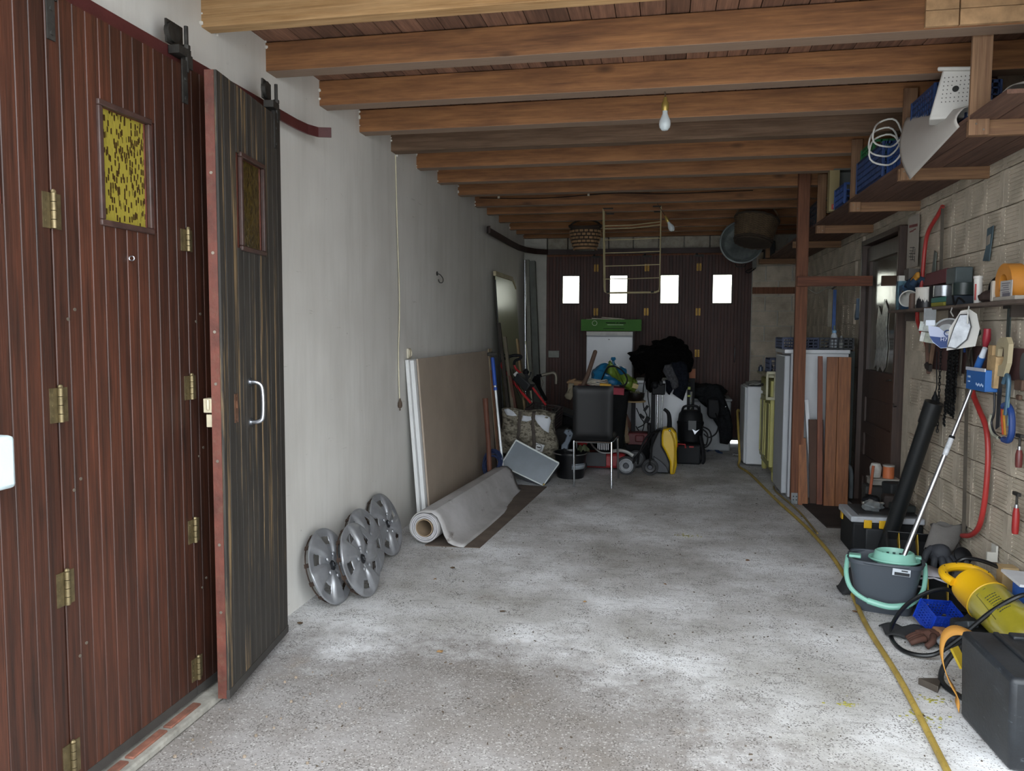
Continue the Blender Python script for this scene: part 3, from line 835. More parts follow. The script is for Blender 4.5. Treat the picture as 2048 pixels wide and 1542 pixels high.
# tools leaning past the brown board
t = thing('telescopic_pole', 'blue and silver telescopic pole leaning near the end of the brown board', 'pole', (-1.48, 7.25, 0.12))
a_, b_ = Vector((-1.475, 7.22, 0.10)), Vector((-1.635, 7.42, 1.26))
q = lambda s: a_ + (b_ - a_) * s
obj('pole', B().cyl(q(0), q(0.75), 0.012), M('#d7dcdf', 0.35, 0.2), t)
obj('grip', B().cyl(q(0.74), q(0.97), 0.018, n=14).cyl(q(0.70), q(0.725), 0.019, n=14), M('#1f49a0', 0.45), t)
obj('tip', B().box(tuple(q(1.0)), (0.09, 0.05, 0.035)).cyl(q(0.97), q(1.02), 0.012), IRON, t, bev=0.006)
t = thing('sledgehammer', 'long brown-handled tool leaning in front of the blue and silver pole, head on the floor', 'tool', (-1.55, 6.95, 0.0))
obj('handle', B().tube([(-1.55, 6.98, 0.03), (-1.58, 7.02, 0.45), (-1.62, 7.06, 0.86)], [0.024, 0.022, 0.026], 10), M('#5a3526', 0.7, var=0.3), t)
obj('head', B().box((-1.56, 6.97, 0.03), (0.11, 0.07, 0.06)).box((-1.62, 6.95, 0.05), (0.06, 0.02, 0.09)), IRON, t, bev=0.005)
def pole(nm, a, b_, r, m, lab, cat='pole', n=10): return single(nm, B().cyl(a, b_, r, n=n), m, lab, cat, base_at=a)
pole('wooden_rod', (-1.52, 7.30, 0.0), (-1.66, 7.50, 1.1), 0.012, M('#6b4a36', 0.8, var=0.3), 'thin brown rod just right of the blue and silver pole', 'rod')
def plank_(nm, a, b_, w, h, m, lab, up=(1, 0, 0), cat='plank', group=None):
    return single(nm, B().bar(a, b_, w, h, up), m, lab, cat, group, base_at=a)
GREYW = M('#5d5648', 0.85, var=0.25, scale=10); DARKW = M('#2e2822', 0.85, var=0.3)
plank_('wooden_plank', (-1.55, 8.2, 0), (-1.755, 8.30, 1.57), 0.045, 0.03, DARKW, 'dark narrow plank leaning left of the glass sheet')
plank_('wooden_plank', (-1.50, 8.2, 0), (-1.70, 8.36, 1.42), 0.05, 0.03, GREYW, 'grey weathered plank leaning just in front of the glass sheet')
plank_('wooden_plank', (-1.46, 8.7, 0), (-1.68, 9.0, 1.38), 0.11, 0.02, M('#8a7453', 0.8, var=0.2), 'short tan plank leaning behind the mower handles')
plank_('wooden_plank', (-1.44, 8.22, 0), (-1.63, 8.3, 1.0), 0.04, 0.03, M('#4f2f22', 0.8, var=0.2), 'reddish brown plank leaning lowest behind the mower handles')
plank_('wooden_plank', (-1.40, 8.85, 0), (-1.62, 9.2, 1.36), 0.02, 0.012, M('#b2ae95', 0.8), 'pale thin lath leaning beside the tan plank', cat='lath')
# pane of greenish glass with taped top edge
t = thing('glass_sheet', 'tall greenish glass sheet with cream tape along its top edge', 'glass', (-1.60, 8.0, 0))
lm_ = T((-1.70, 8.48, 0.01)) @ Matrix.Rotation(-rad(3.8), 4, 'Y')
gm = M('#8b8e6c', 0.3, 0.0, var=0.08, scale=1, bmp=0.02)
def mtb(b, m_): b.v = [tuple(m_ @ Vector(v)) for v in b.v]; return b
obj('glass', mtb(B().box((0, 0.60, 1.05), (0.006, 1.20, 2.10)), lm_), gm, t)
obj('dark_edge', mtb(B().box((0.0, -0.004, 1.0), (0.012, 0.012, 2.08)), lm_), M('#1c1d18', 0.6), t)
obj('tape', mtb(B().box((0.0, 0.48, 2.11), (0.03, 1.0, 0.05)).box((0.004, 1.07, 2.06), (0.02, 0.22, 0.03), rot=(-0.5, 0, 0)), lm_), M('#a89d80', 0.8, bmp=0.5, bs=30), t)
pole('steel_tube', (-1.80, 10.28, 0.0), (-1.835, 10.33, 2.42), 0.016, M('#b9bcc0', 0.25, 0.9, var=0.1), 'bright round steel tube standing in the far left corner', 'tube', 14)
plank_('tall_board', (-1.62, 10.35, 0), (-1.76, 10.50, 2.42), 0.075, 0.10, M('#5f625c', 0.8, var=0.2), 'tall grey board leaning beside the steel tube in the corner', up=(0, 1, 0), cat='board')
plank_('tall_board', (-1.74, 10.42, 0), (-1.83, 10.50, 2.44), 0.05, 0.06, M('#7b7a70', 0.8, var=0.2), 'slimmer paler board between the steel tube and the tall grey board', up=(0, 1, 0), cat='board')

# ------------------------------------------------------------------ the heap at the back
WHT = M('#c9ccd0', 0.35, var=0.05, scale=3, bmp=0.03, dirt=0.05)
WHT2 = M('#a9adb2', 0.45, var=0.06, scale=3, bmp=0.05, dirt=0.1)
BLK = M('#101114', 0.6, var=0.3, bmp=0.1, spec=0.2)
BLKR = M('#141516', 0.85, var=0.3, bmp=0.3, spec=0.2)
CABLE = M('#0f0f11', 0.6, spec=0.25)
RED = M('#a01f22', 0.5, var=0.2)
def cable(nm, pts, r, m, lab, cat='cable', k=6, n=6):
    return single(nm, B().tube(spline(pts, k), r, n), m, lab, cat)

# upright fridge at the back with box
t = thing('refrigerator', 'white upright fridge against the back door, green box on its top', 'fridge', (-0.675, 9.98, 0))
obj('body', B().box((-0.675, 10.28, 0.74), (0.585, 0.56, 1.48)), WHT2, t, bev=0.008)
obj('door', B().box((-0.675, 9.975, 0.735), (0.585, 0.035, 1.37)), WHT, t, bev=0.012)
obj('top_strip', B().box((-0.675, 9.975, 1.455), (0.585, 0.04, 0.05)).box((-0.90, 9.954, 1.46), (0.09, 0.004, 0.008)), M('#a5a39c', 0.4), t, bev=0.004)
obj('lock', B().cyl((-0.68, 9.955, 1.38), (-0.68, 9.95, 1.38), 0.007, n=10), M('#55504a', 0.4), t)
t = thing('cardboard_box', 'long green cardboard box lying on top of the back fridge', 'box', (-0.65, 10.05, 1.485))
GRN = M('#3d6f28', 0.75, var=0.12, scale=5)
bx = B().box((-0.655, 9.91, 1.56), (0.75, 0.008, 0.145)).box((-0.655, 10.22, 1.56), (0.75, 0.008, 0.145)).box((-0.655, 10.06, 1.493), (0.75, 0.30, 0.008)).box((-1.028, 10.06, 1.56), (0.008, 0.3, 0.14)).box((-0.284, 10.06, 1.56), (0.008, 0.3, 0.14))
obj('carton', bx, GRN, t)
tx = frame_m(Vector((0, 0, 0)), (1, 0, 0), (0, 0, 1), (0, -1, 0))
INK = M('#10230c', 0.8); INKW = M('#c8d8bd', 0.8)
obj('print', B().box((-0.66, 9.905, 1.590), (0.12, 0.002, 0.012)).box((-0.575, 9.905, 1.589), (0.03, 0.002, 0.012)).box((-0.51, 9.905, 1.588), (0.08, 0.002, 0.014)).box((-0.62, 9.905, 1.517), (0.26, 0.002, 0.007)), INK, t, kind='stuff')
obj('print', B().tube([(-0.86 + 0.030 * math.cos(a * PI / 10), 9.905, 1.585 + 0.030 * math.sin(a * PI / 10)) for a in range(20)], 0.003, 5, closed=True).box((-0.6, 9.905, 1.565), (0.2, 0.002, 0.006)), INKW, t, kind='stuff')
single('paper_sheets', B().box((-0.73, 10.05, 1.640), (0.36, 0.24, 0.006), rot=(0, 0.04, 0.1)).box((-0.64, 10.06, 1.650), (0.26, 0.22, 0.006), rot=(0, 0.07, -0.1)).box((-0.73, 10.05, 1.632), (0.48, 0.24, 0.008)), M('#d3ceb9', 0.8), 'cream papers lying in the open top of the green box', 'paper', kind='stuff')

# low white washing machine, third appliance under a dark tarpaulin
t = thing('washing_machine', 'low white appliance under the heap of black coats', 'appliance', (-0.02, 9.55, 0))
obj('body', B().box((-0.02, 9.57, 0.44), (0.60, 0.58, 0.87)), WHT, t, bev=0.012)
obj('lid', B().box((-0.02, 9.56, 0.895), (0.61, 0.60, 0.035)), WHT, t, bev=0.008)
obj('panel', B().box((-0.02, 9.275, 0.82), (0.58, 0.012, 0.09)), WHT2, t, bev=0.003)
obj('handle', B().box((-0.06, 9.263, 0.79), (0.11, 0.012, 0.012)), M('#e2e5ea', 0.4), t)
t = thing('chest_freezer', 'grey-white low appliance right of the black coats, under a dark tarpaulin', 'appliance', (0.56, 10.1, 0))
obj('body', B().box((0.55, 10.18, 0.32), (0.56, 0.55, 0.62)), M('#8b8e90', 0.5, var=0.06, dirt=0.1), t, bev=0.02)
obj('lid', B().box((0.55, 10.18, 0.645), (0.58, 0.57, 0.03)), M('#8b8e90', 0.5), t, bev=0.01)

def blob(nm, c, r, m, parent=None, seed=0, amp=0.25, freq=2.2, n=28, zmin=None, fold=0.0, **k):
    """lumpy cloth-like body"""
    rr = random.Random(seed); ph = [rr.uniform(0, 6.28) for _ in range(12)]
    b = B(); nu, nv = n, n // 2
    def fn(u, v):
        th = u * 2 * PI; p_ = max(0.001, min(PI - 0.001, v * PI))
        x, y, z = math.sin(p_) * math.cos(th), math.sin(p_) * math.sin(th), math.cos(p_)
        d = 1 + amp * (math.sin(freq * x * 2 + ph[0]) * math.sin(freq * y * 2 + ph[1]) + 0.5 * math.sin(freq * z * 3 + ph[2] + x * 3) + 0.4 * math.sin(5 * freq * x + ph[3]) * math.sin(4 * freq * z + ph[4])) + fold * math.sin(th * 9 + ph[5] + 3 * z)
        q = Vector((c[0] + x * r[0] * d, c[1] + y * r[1] * d, c[2] + z * r[2] * d))
        if zmin is not None: q.z = max(q.z, zmin)
        return q
    b.grid(fn, nu, nv)
    return obj(nm, b, m, parent, ang=180, **k)

def fur_mat(col, nm, rough=0.95, s=80):
    m, nt, p = base(nm)
    v = coords(nt)
    nt.links.new(ramp(nt, noise(nt, v, 30, 6, 0.8), [(0.35, mul(lin(col), 0.5)), (0.7, mul(lin(col), 1.6))]), p.inputs['Base Color'])
    p.inputs['Roughness'].default_value = rough; p.inputs['Specular IOR Level'].default_value = 0.1
    bump(nt, p, noise(nt, v, s, 6, 0.8), 1.0, 0.02)
    return m
FURK = fur_mat('#0c0b0b', 'black_fur'); NAVY = fur_mat('#1e2129', 'dark_blue_cloth', s=40); GREYC = fur_mat('#5c5c60', 'grey_fleece', s=90)
t = thing('fur_coat', 'heap of black fur coats piled over the low white appliance', 'coat', (0.0, 9.45, 0.95))
blob('coat_body', (-0.04, 9.40, 1.19), (0.34, 0.26, 0.13), FURK, t, 3, 0.14, 3.0, 56)
blob('hood', (0.07, 9.42, 1.30), (0.20, 0.20, 0.11), FURK, t, 5, 0.16, 3.0, 48)
blob('collar', (-0.25, 9.34, 1.10), (0.10, 0.14, 0.11), FURK, t, 7, 0.15, 3.0, 40)
blob('sleeve', (0.23, 9.38, 1.14), (0.11, 0.2, 0.16), FURK, t, 11, 0.12, 3.0, 40)
blob('sleeve', (-0.11, 9.22, 0.95), (0.10, 0.06, 0.17), FURK, t, 12, 0.12, 3.0, 40)
def hang(nm, outline, y, th, m, parent, fold=0.02):
    """cloth piece hanging in front of something: outline in xz"""
    n = len(outline); cx = sum(p[0] for p in outline) / n; cz = sum(p[1] for p in outline) / n
    vs = [(cx, y - 0.03, cz)]; fs = []
    rings = 5
    for k in range(1, rings + 1):
        for i, (x, z_) in enumerate(outline):
            s = k / rings
            vs.append((cx + (x - cx) * s, y - 0.03 * (1 - s * s) + fold * math.sin(i * 1.9 + k * 0.7), cz + (z_ - cz) * s))
    for i in range(n): fs.append((0, 1 + i, 1 + (i + 1) % n))
    for k in range(rings - 1):
        for i in range(n):
            a = 1 + k * n + i; b_ = 1 + k * n + (i + 1) % n
            fs.append((a, a + n, b_ + n, b_))
    return obj(nm, B().add(vs, fs), m, parent, solid=th, ang=180)
t = thing('jacket', 'dark blue jacket with grey lining hanging off the right of the fur heap', 'jacket', (0.18, 9.2, 0.7))
hang('jacket_front', [(0.08, 1.12), (0.16, 1.16), (0.26, 1.12), (0.285, 0.95), (0.275, 0.85), (0.25, 0.78), (0.225, 0.69), (0.17, 0.73), (0.12, 0.77), (0.15, 0.84), (0.12, 0.92), (0.05, 1.0)], 9.19, 0.03, NAVY, t, 0.015)
hang('grey_lining', [(0.02, 1.10), (0.09, 1.11), (0.12, 1.02), (0.165, 0.93), (0.175, 0.86), (0.13, 0.82), (0.09, 0.86), (0.05, 0.95), (0.0, 1.03)], 9.15, 0.02, GREYC, t, 0.012)
hang('jacket_sleeve', [(0.03, 0.93), (0.075, 0.92), (0.10, 0.82), (0.07, 0.76), (0.04, 0.80)], 9.16, 0.03, NAVY, t)

# small table: plywood disc on a black post, black pot on it
t = thing('post_table', 'small plywood disc on a square black post, holding a black dish', 'table', (-0.305, 8.8, 0))
obj('table_top', B().lathe([(0.001, 0), (0.13, 0), (0.132, 0.008), (0.13, 0.016), (0.001, 0.016)], 30, T((-0.315, 8.8, 0.70)), sy=1.0), M('#8a7550', 0.7, var=0.2), t)
obj('post', B().box((-0.318, 8.8, 0.35), (0.045, 0.045, 0.70)), BLK, t, bev=0.003)
obj('foot', B().box((-0.318, 8.8, 0.012), (0.26, 0.26, 0.024)), BLK, t, bev=0.004)
t = thing('black_dish', 'black dish with bits of wire standing on the plywood disc', 'dish', (-0.30, 8.8, 0.718))
obj('dish', B().lathe([(0.001, 0), (0.07, 0), (0.10, 0.035), (0.105, 0.085), (0.098, 0.085), (0.092, 0.04), (0.001, 0.01)], 24, T((-0.30, 8.79, 0.718))), M('#1a1412', 0.35), t)
wb_ = B()
for k in range(7): wb_.tube(spline([(-0.34 + 0.015 * k, 8.76, 0.74), (-0.37 + 0.02 * k, 8.73, 0.82 + 0.008 * (k % 3)), (-0.31 + 0.01 * k, 8.75, 0.80)], 3), 0.003, 5)
obj('wire_scraps', wb_, M('#8b8a6a', 0.5, 0.3), t, kind='stuff')

# tall black bin behind the chair and its load
t = thing('black_bin', 'tall black plastic bin behind the chair, heaped with oddments', 'bin', (-0.66, 8.6, 0))
b = B()
def tub(b, c, sx0, sy0, sx1, sy1, h, th=0.012, rr=0.25, n=32):
    """open rounded-rectangle tub"""
    def ring(sx, sy, z):
        out = []
        for i in range(n):
            a = 2 * PI * i / n; ca, sa = math.cos(a), math.sin(a); e = 2 / (2 + 6 * (1 - rr))
            out.append((c[0] + sx / 2 * math.copysign(abs(ca) ** e, ca), c[1] + sy / 2 * math.copysign(abs(sa) ** e, sa), c[2] + z))
        return out
    R_ = [ring(sx0 * 0.02, sy0 * 0.02, 0), ring(sx0, sy0, 0), ring(sx1, sy1, h), ring(sx1 + th, sy1 + th, h), ring(sx1 + th, sy1 + th, h - 0.02), ring(sx1 - 0.001, sy1 - 0.001, h - 0.02)]
    R2 = [ring(sx1, sy1, h), ring(sx1 - 2 * th, sy1 - 2 * th, h - 0.001), ring(sx0 - 2 * th, sy0 - 2 * th, th), ring(sx0 * 0.02, sy0 * 0.02, th)]
    for RR in (R_[:4], R2):
        vs = [p for r in RR for p in r]; fs = []
        for k in range(len(RR) - 1):
            for i in range(n): fs.append((k * n + i, k * n + (i + 1) % n, (k + 1) * n + (i + 1) % n, (k + 1) * n + i))
        b.add(vs, fs)
    vs = [p for r in R_[3:6] for p in r]; fs = []
    for k in range(2):
        for i in range(n): fs.append((k * n + i, k * n + (i + 1) % n, (k + 1) * n + (i + 1) % n, (k + 1) * n + i))
    b.add(vs, fs)
    return b
obj('bin_body', tub(B(), (-0.66, 8.62, 0.0), 0.44, 0.28, 0.60, 0.40, 0.84), BLKR, t)
obj('bin_load', B().box((-0.66, 8.6, 0.80), (0.54, 0.40, 0.02)), BLKR, t)
single('red_box', B().box((-0.66, 8.50, 0.855), (0.50, 0.28, 0.075), rot=(0, 0.05, 0.05)), M('#8f2c3c', 0.7, var=0.15), 'flat crimson box lying across the top of the black bin', 'box', bev=0.004)
single('yellow_block', B().box((-0.60, 8.34, 0.90), (0.12, 0.05, 0.06), rot=(0, 0.06, 0)), M('#c79a35', 0.7), 'small yellow block in front of the crimson box', 'block', bev=0.003)
single('yellow_block', B().box((-0.30, 8.56, 0.90), (0.06, 0.10, 0.05), rot=(0.1, 0.3, 0.2)), M('#a99a6c', 0.8), 'pale chip of foam at the right end of the crimson box', 'block')
single('brown_box', B().box((-0.93, 8.64, 0.895), (0.21, 0.2, 0.08), rot=(0, 0.1, 0.1)).box((-0.99, 8.56, 0.94), (0.10, 0.1, 0.02), rot=(0, -0.4, 0)), M('#8b6f50', 0.85, var=0.2), 'crumpled brown carton left of the wooden shaft on the bin', 'box')
single('wooden_shaft', B().tube([(-0.86, 8.42, 0.87), (-0.80, 8.46, 1.02), (-0.73, 8.52, 1.26)], [0.026, 0.024, 0.023], 12).ball((-0.73, 8.52, 1.26), 0.0235, 10), M('#5b463a', 0.75, var=0.25, scale=14), 'thick brown wooden shaft sticking up out of the bin in front of the fridge', 'handle')
PLB = M('#1f6f9c', 0.3, var=0.2, scale=9, bmp=0.6, bs=14, trans=0.25)
t = thing('blue_bag', 'knotted translucent blue plastic bag on the bin, green bag beside it', 'bag', (-0.58, 8.7, 0.9))
blob('bag_body', (-0.59, 8.74, 0.99), (0.20, 0.13, 0.14), PLB, t, 9, 0.10, 3.2, 44, zmin=0.895)
obj('knot', B().lathe([(0.03, 0), (0.012, 0.05), (0.014, 0.06), (0.03, 0.075), (0.022, 0.10), (0.001, 0.10)], 14, T((-0.545, 8.72, 1.10))), PLB, t)
t = thing('green_bag', 'crumpled translucent green-yellow plastic bag draped over the blue bag', 'bag', (-0.46, 8.6, 0.9))
PLG = M('#76933a', 0.3, var=0.4, scale=9, bmp=0.6, bs=14, trans=0.35)
gr = B().grid(lambda u, v: (-0.60 + 0.30 * u + 0.03 * math.sin(v * 9), 8.55 + 0.04 * math.sin(u * 12 + v * 4), 1.06 - 0.22 * u + 0.05 * math.sin(u * 7 + v * 9) + v * 0.07), 26, 8)
obj('film', gr, PLG, t, solid=0.003, ang=180)
b = B()
for k in range(9):
    z_ = 0.915 + 0.009 * (k % 5); r_ = 0.10 + 0.01 * math.sin(k * 2.3)
    b.tube([(-0.71 + r_ * 1.15 * math.cos(a * PI / 10 + k), 8.52 + r_ * 0.8 * math.sin(a * PI / 10 + k), z_ + 0.012 * math.sin(a * 0.7 + k)) for a in range(20)], 0.0045, 5, closed=True)
single('white_cable', b, M('#b7b2a4', 0.6), 'coil of whitish cable lying left of the blue bag', 'cable', kind='stuff')
cable('black_cable', [(-0.66, 8.55, 0.95), (-0.60, 8.50, 1.08), (-0.53, 8.48, 1.11), (-0.44, 8.48, 1.07), (-0.38, 8.48, 0.98), (-0.40, 8.47, 0.91), (-0.46, 8.48, 0.90)], 0.008, CABLE, 'thick black cable looping over the blue bag')
t = thing('cloth_bag', 'small beige cloth hanging down the left of the black bin', 'cloth', (-0.98, 8.5, 0.75))
hang('cloth', [(-1.00, 0.92), (-0.95, 0.92), (-0.965, 0.85), (-0.95, 0.80), (-0.98, 0.74), (-1.03, 0.75), (-1.05, 0.78), (-1.02, 0.83)], 8.45, 0.02, M('#7d7563', 0.9), t)
single('brick_piece', B().box((0.34, 9.5, 0.99), (0.07, 0.10, 0.11)), M('#8a5a44', 0.9, var=0.25, bmp=0.5), 'reddish brick standing beside the dark blue jacket', 'brick')
single('shelf_post', B().box((0.34, 9.5, 0.465), (0.06, 0.06, 0.93)), BLK, 'black square post under the reddish brick', 'post')

# the chair seen from behind
CHR = M('#d5dade', 0.12, 1.0, var=0.05, bmp=0)
SKAI = M('#08090b', 0.5, spec=0.35, var=0.2, scale=3, bmp=0.08, bs=120)
t = thing('dining_chair', 'black leatherette chair with chrome legs, seen from behind', 'chair', (-0.645, 7.55, 0))
def pad(cx, cy, z0, z1, w0, w1, th, tilt):
    b = B(); nu, nv = 14, 18
    def s_(u, v, side):
        z_ = z0 + (z1 - z0) * v; w = (w0 + (w1 - w0) * v)
        e = min(1, min(u, 1 - u) * 9) ** 0.5 * min(1, min(v, 1 - v) * 12) ** 0.5
        curve = 0.02 * (1 - (2 * u - 1) ** 2)
        return (cx + (u - 0.5) * w, cy + (z_ - z0) * tilt + side * th / 2 * e + curve, z_)
    b.grid(lambda u, v: s_(u, v, -1), nu, nv); b.grid(lambda u, v: s_(u, v, 1), nu, nv)
    for v0 in (0, 1):
        pass
    return b
obj('backrest', pad(-0.645, 7.37, 0.455, 0.975, 0.375, 0.385, 0.045, -0.05), SKAI, t)
obj('seat', B().box((-0.645, 7.60, 0.465), (0.40, 0.42, 0.05)), SKAI, t, bev=0.02)
obj('seat_frame', B().tube([(-0.82, 7.38, 0.435), (-0.47, 7.38, 0.435)], 0.009, 8).tube([(-0.82, 7.38, 0.435), (-0.845, 7.80, 0.435)], 0.009, 8).tube([(-0.47, 7.38, 0.435), (-0.43, 7.80, 0.435)], 0.009, 8), CHR, t)
for a_, b_ in (((-0.825, 7.38, 0.44), (-0.817, 7.361, 0.000)), ((-0.467, 7.38, 0.44), (-0.459, 7.343, 0.000)), ((-0.435, 7.78, 0.44), (-0.425, 7.88, 0.0)), ((-0.845, 7.78, 0.44), (-0.85, 7.88, 0.0))):
    obj('leg', B().tube([a_, (b_[0], b_[1], 0.004)], 0.0105, 12), CHR, t)

# black bucket with a light band, camouflage bag, clear storage box, blue rope, brown crate
t = thing('black_bucket', 'round black bucket with a grey label band, left of the chair', 'bucket', (-0.91, 7.85, 0))
obj('bucket_body', B().lathe([(0.001, 0), (0.13, 0), (0.135, 0.005), (0.165, 0.26), (0.172, 0.262), (0.172, 0.245), (0.168, 0.243), (0.160, 0.25), (0.13, 0.01), (0.001, 0.01)], 36, T((-0.91, 7.86, 0))), M('#0d0e11', 0.35, bmp=0.05), t)
obj('label_band', B().lathe([(0.1475, 0.10), (0.1535, 0.145)], 16, T((-0.91, 7.86, 0)) @ Matrix.Rotation(-rad(78), 4, 'Z'), arc=0.2), M('#8a9298', 0.4), t, solid=0.0015)
obj('print', B().lathe([(0.1545, 0.151), (0.1555, 0.158)], 14, T((-0.91, 7.86, 0)) @ Matrix.Rotation(-rad(78), 4, 'Z'), arc=0.16), M('#9aa3ab', 0.5), t, solid=0.001)
obj('handle', B().tube([(-0.91 + 0.172 * math.cos(a), 7.86 - 0.10 * math.sin(a) - 0.06, 0.262 - 0.015 * math.sin(a)) for a in [PI * k / 14 for k in range(15)]], 0.005, 6), M('#9a9a9a', 0.3, 0.8), t)

def camo():
    m, nt, p = base('camouflage_cloth')
    v = coords(nt, (6, 6, 9), False)
    n = noise(nt, v, 2.2, 6, 0.65)
    a = ramp(nt, n, [(0.36, lin('#3d382e')), (0.46, lin('#6b6557')), (0.53, lin('#8f897a')), (0.60, lin('#4a4438'))])
    nt.links.new(a, p.inputs['Base Color']); p.inputs['Roughness'].default_value = 0.8
    bump(nt, p, noise(nt, v, 3, 5), 0.6, 0.02)
    return m
CAMO = camo()
t = thing('camouflage_bag', 'bulging camouflage-patterned bag with white patches along its top', 'bag', (-1.37, 8.0, 0.2))
def bagf(u, v):
    x = -1.665 + 0.585 * u; z_ = 0.20 + 0.47 * v - 0.03 * u
    bul = 0.11 * (math.sin(PI * min(1, max(0, u))) ** 0.5) * (math.sin(PI * (0.08 + 0.86 * v)) ** 0.6)
    w = 0.012 * math.sin(u * 21 + v * 9) + 0.012 * math.sin(v * 24 + u * 6)
    x += 0.025 * math.sin(v * 6) * (2 * u - 1)
    return (x, 7.98 - bul - w, z_ + 0.012 * math.sin(u * 11))
b = B().grid(bagf, 40, 28).grid(lambda u, v: (bagf(u, v)[0], 8.02 + 0.10 * math.sin(PI * u), bagf(u, v)[2]), 30, 10)
obj('bag_body', b, CAMO, t, solid=0.01, ang=180)
WP = M('#c3c7cd', 0.6, var=0.06, bmp=0.3, bs=20)
def patch(poly, off=0.016, th=0.004):
    vs = []; fs = []
    N = 10
    cu, cv = sum(p[0] for p in poly) / len(poly), sum(p[1] for p in poly) / len(poly)
    pts = [(cu, cv)] 
    for k in (0.5, 1.0):
        pts += [(cu + (p[0] - cu) * k, cv + (p[1] - cv) * k) for p in poly]
    for (u, v) in pts:
        q_ = bagf(u, v); vs.append((q_[0], q_[1] - off, q_[2]))
    n = len(poly)
    for i in range(n):
        fs.append((0, 1 + i, 1 + (i + 1) % n)); fs.append((1 + i, 1 + n + i, 1 + n + (i + 1) % n, 1 + (i + 1) % n))
    return B().add(vs, fs)
for poly in ([(0.05, 0.98), (0.14, 1.0), (0.24, 0.96), (0.31, 0.90), (0.22, 0.86), (0.10, 0.86)], [(0.42, 0.93), (0.50, 0.92), (0.58, 0.90), (0.60, 0.82), (0.50, 0.80), (0.40, 0.82)],
             [(0.66, 0.92), (0.80, 0.94), (0.93, 0.93), (0.96, 0.86), (0.93, 0.70), (0.90, 0.58), (0.82, 0.62), (0.72, 0.74), (0.66, 0.84)]):
    obj('white_patch', patch(poly), WP, t, solid=0.004, ang=180)
obj('strap', B().grid(lambda u, v: (bagf(0.335 + 0.06 * u, v)[0], bagf(0.35, v)[1] - 0.016, bagf(0.35, v)[2]), 2, 20), M('#4d4640', 0.9), t, solid=0.005)
obj('strap', B().grid(lambda u, v: (bagf(0.60 + 0.06 * u, v)[0], bagf(0.62, v)[1] - 0.016, bagf(0.62, v)[2]), 2, 20), M('#4d4640', 0.9), t, solid=0.005)
lp_ = patch([(0.645, 0.32), (0.80, 0.28), (0.765, 0.11), (0.60, 0.15)], 0.02)
lo = obj('label', lp_, M('#cfd1d2', 0.6, var=0.03), t, solid=0.003, ang=180, label='white square label with a round dark emblem')
c0 = bagf(0.70, 0.215)
obj('print', B().tube([(c0[0] + 0.034 * math.cos(a * PI / 12), c0[1] - 0.027, c0[2] + 0.034 * math.sin(a * PI / 12)) for a in range(24)], 0.0025, 5, closed=True).box((c0[0], c0[1] - 0.027, c0[2]), (0.05, 0.003, 0.010), rot=(0, 0.2, 0)), BLK, lo, kind='stuff')

t = thing('storage_box', 'cloudy clear plastic storage box lying tilted on its side by the carpet end', 'box')
pA, pB, pC, pD = Vector((-1.395, 7.420, 0.426)), Vector((-0.971, 7.420, 0.216)), Vector((-1.110, 7.321, 0.000)), Vector((-1.527, 7.320, 0.192))
pC.z = 0.012
ez_ = (pA - pD).normalized(); ex_ = (pB - pA).normalized(); ny = ex_.cross(ez_).normalized()
t.location = pC
CLR = M('#616c75', 0.3, var=0.15, scale=5, bmp=0.15, bs=15, trans=0.12)
def quadbox(P4, n, d, th):
    b = B(); fr_ = P4; bk = [p + n * d for p in P4]
    cc = sum(P4, Vector()) / 4 + n * d
    bk = [cc + (p - cc) * 1.06 for p in bk]
    b.add(fr_ + bk, [(0, 1, 2, 3), (0, 4, 5, 1), (1, 5, 6, 2), (2, 6, 7, 3), (3, 7, 4, 0)])
    return b
if ny.y < 0: ny = -ny
obj('box_shell', quadbox([pA, pB, pC, pD], ny, 0.24, 0.004), CLR, t, solid=0.004)
obj('rim', B().bar(pA, pB, 0.014).bar(pB, pC, 0.010).bar(pC, pD, 0.010).bar(pD, pA, 0.010), M('#c3c9c8', 0.35, var=0.1), t)
obj('castor', B().ball(tuple(pC + Vector((0.01, -0.015, 0.012))), 0.011, 8).ball(tuple(pD + Vector((0, -0.01, 0))), 0.009, 8), M('#b69f5a', 0.5), t, kind='stuff')
b = B()
for k in range(14):
    r_ = 0.075 + 0.012 * math.sin(k * 1.7); tl = 0.5 * math.sin(k * 2.1)
    b.tube([(-1.56 + r_ * 1.0 * math.cos(a * PI / 9), 7.10 + 0.035 * math.sin(k) + r_ * 0.6 * math.sin(a * PI / 9 + tl), 0.25 + r_ * 1.25 * math.sin(a * PI / 9) + 0.02 * math.sin(k * 3)) for a in range(18)], 0.006, 5, closed=True)
single('blue_rope', b, M('#1c2a4e', 0.85, var=0.3), 'coil of blue rope heaped at the far end of the rolled carpet', 'rope', kind='stuff')
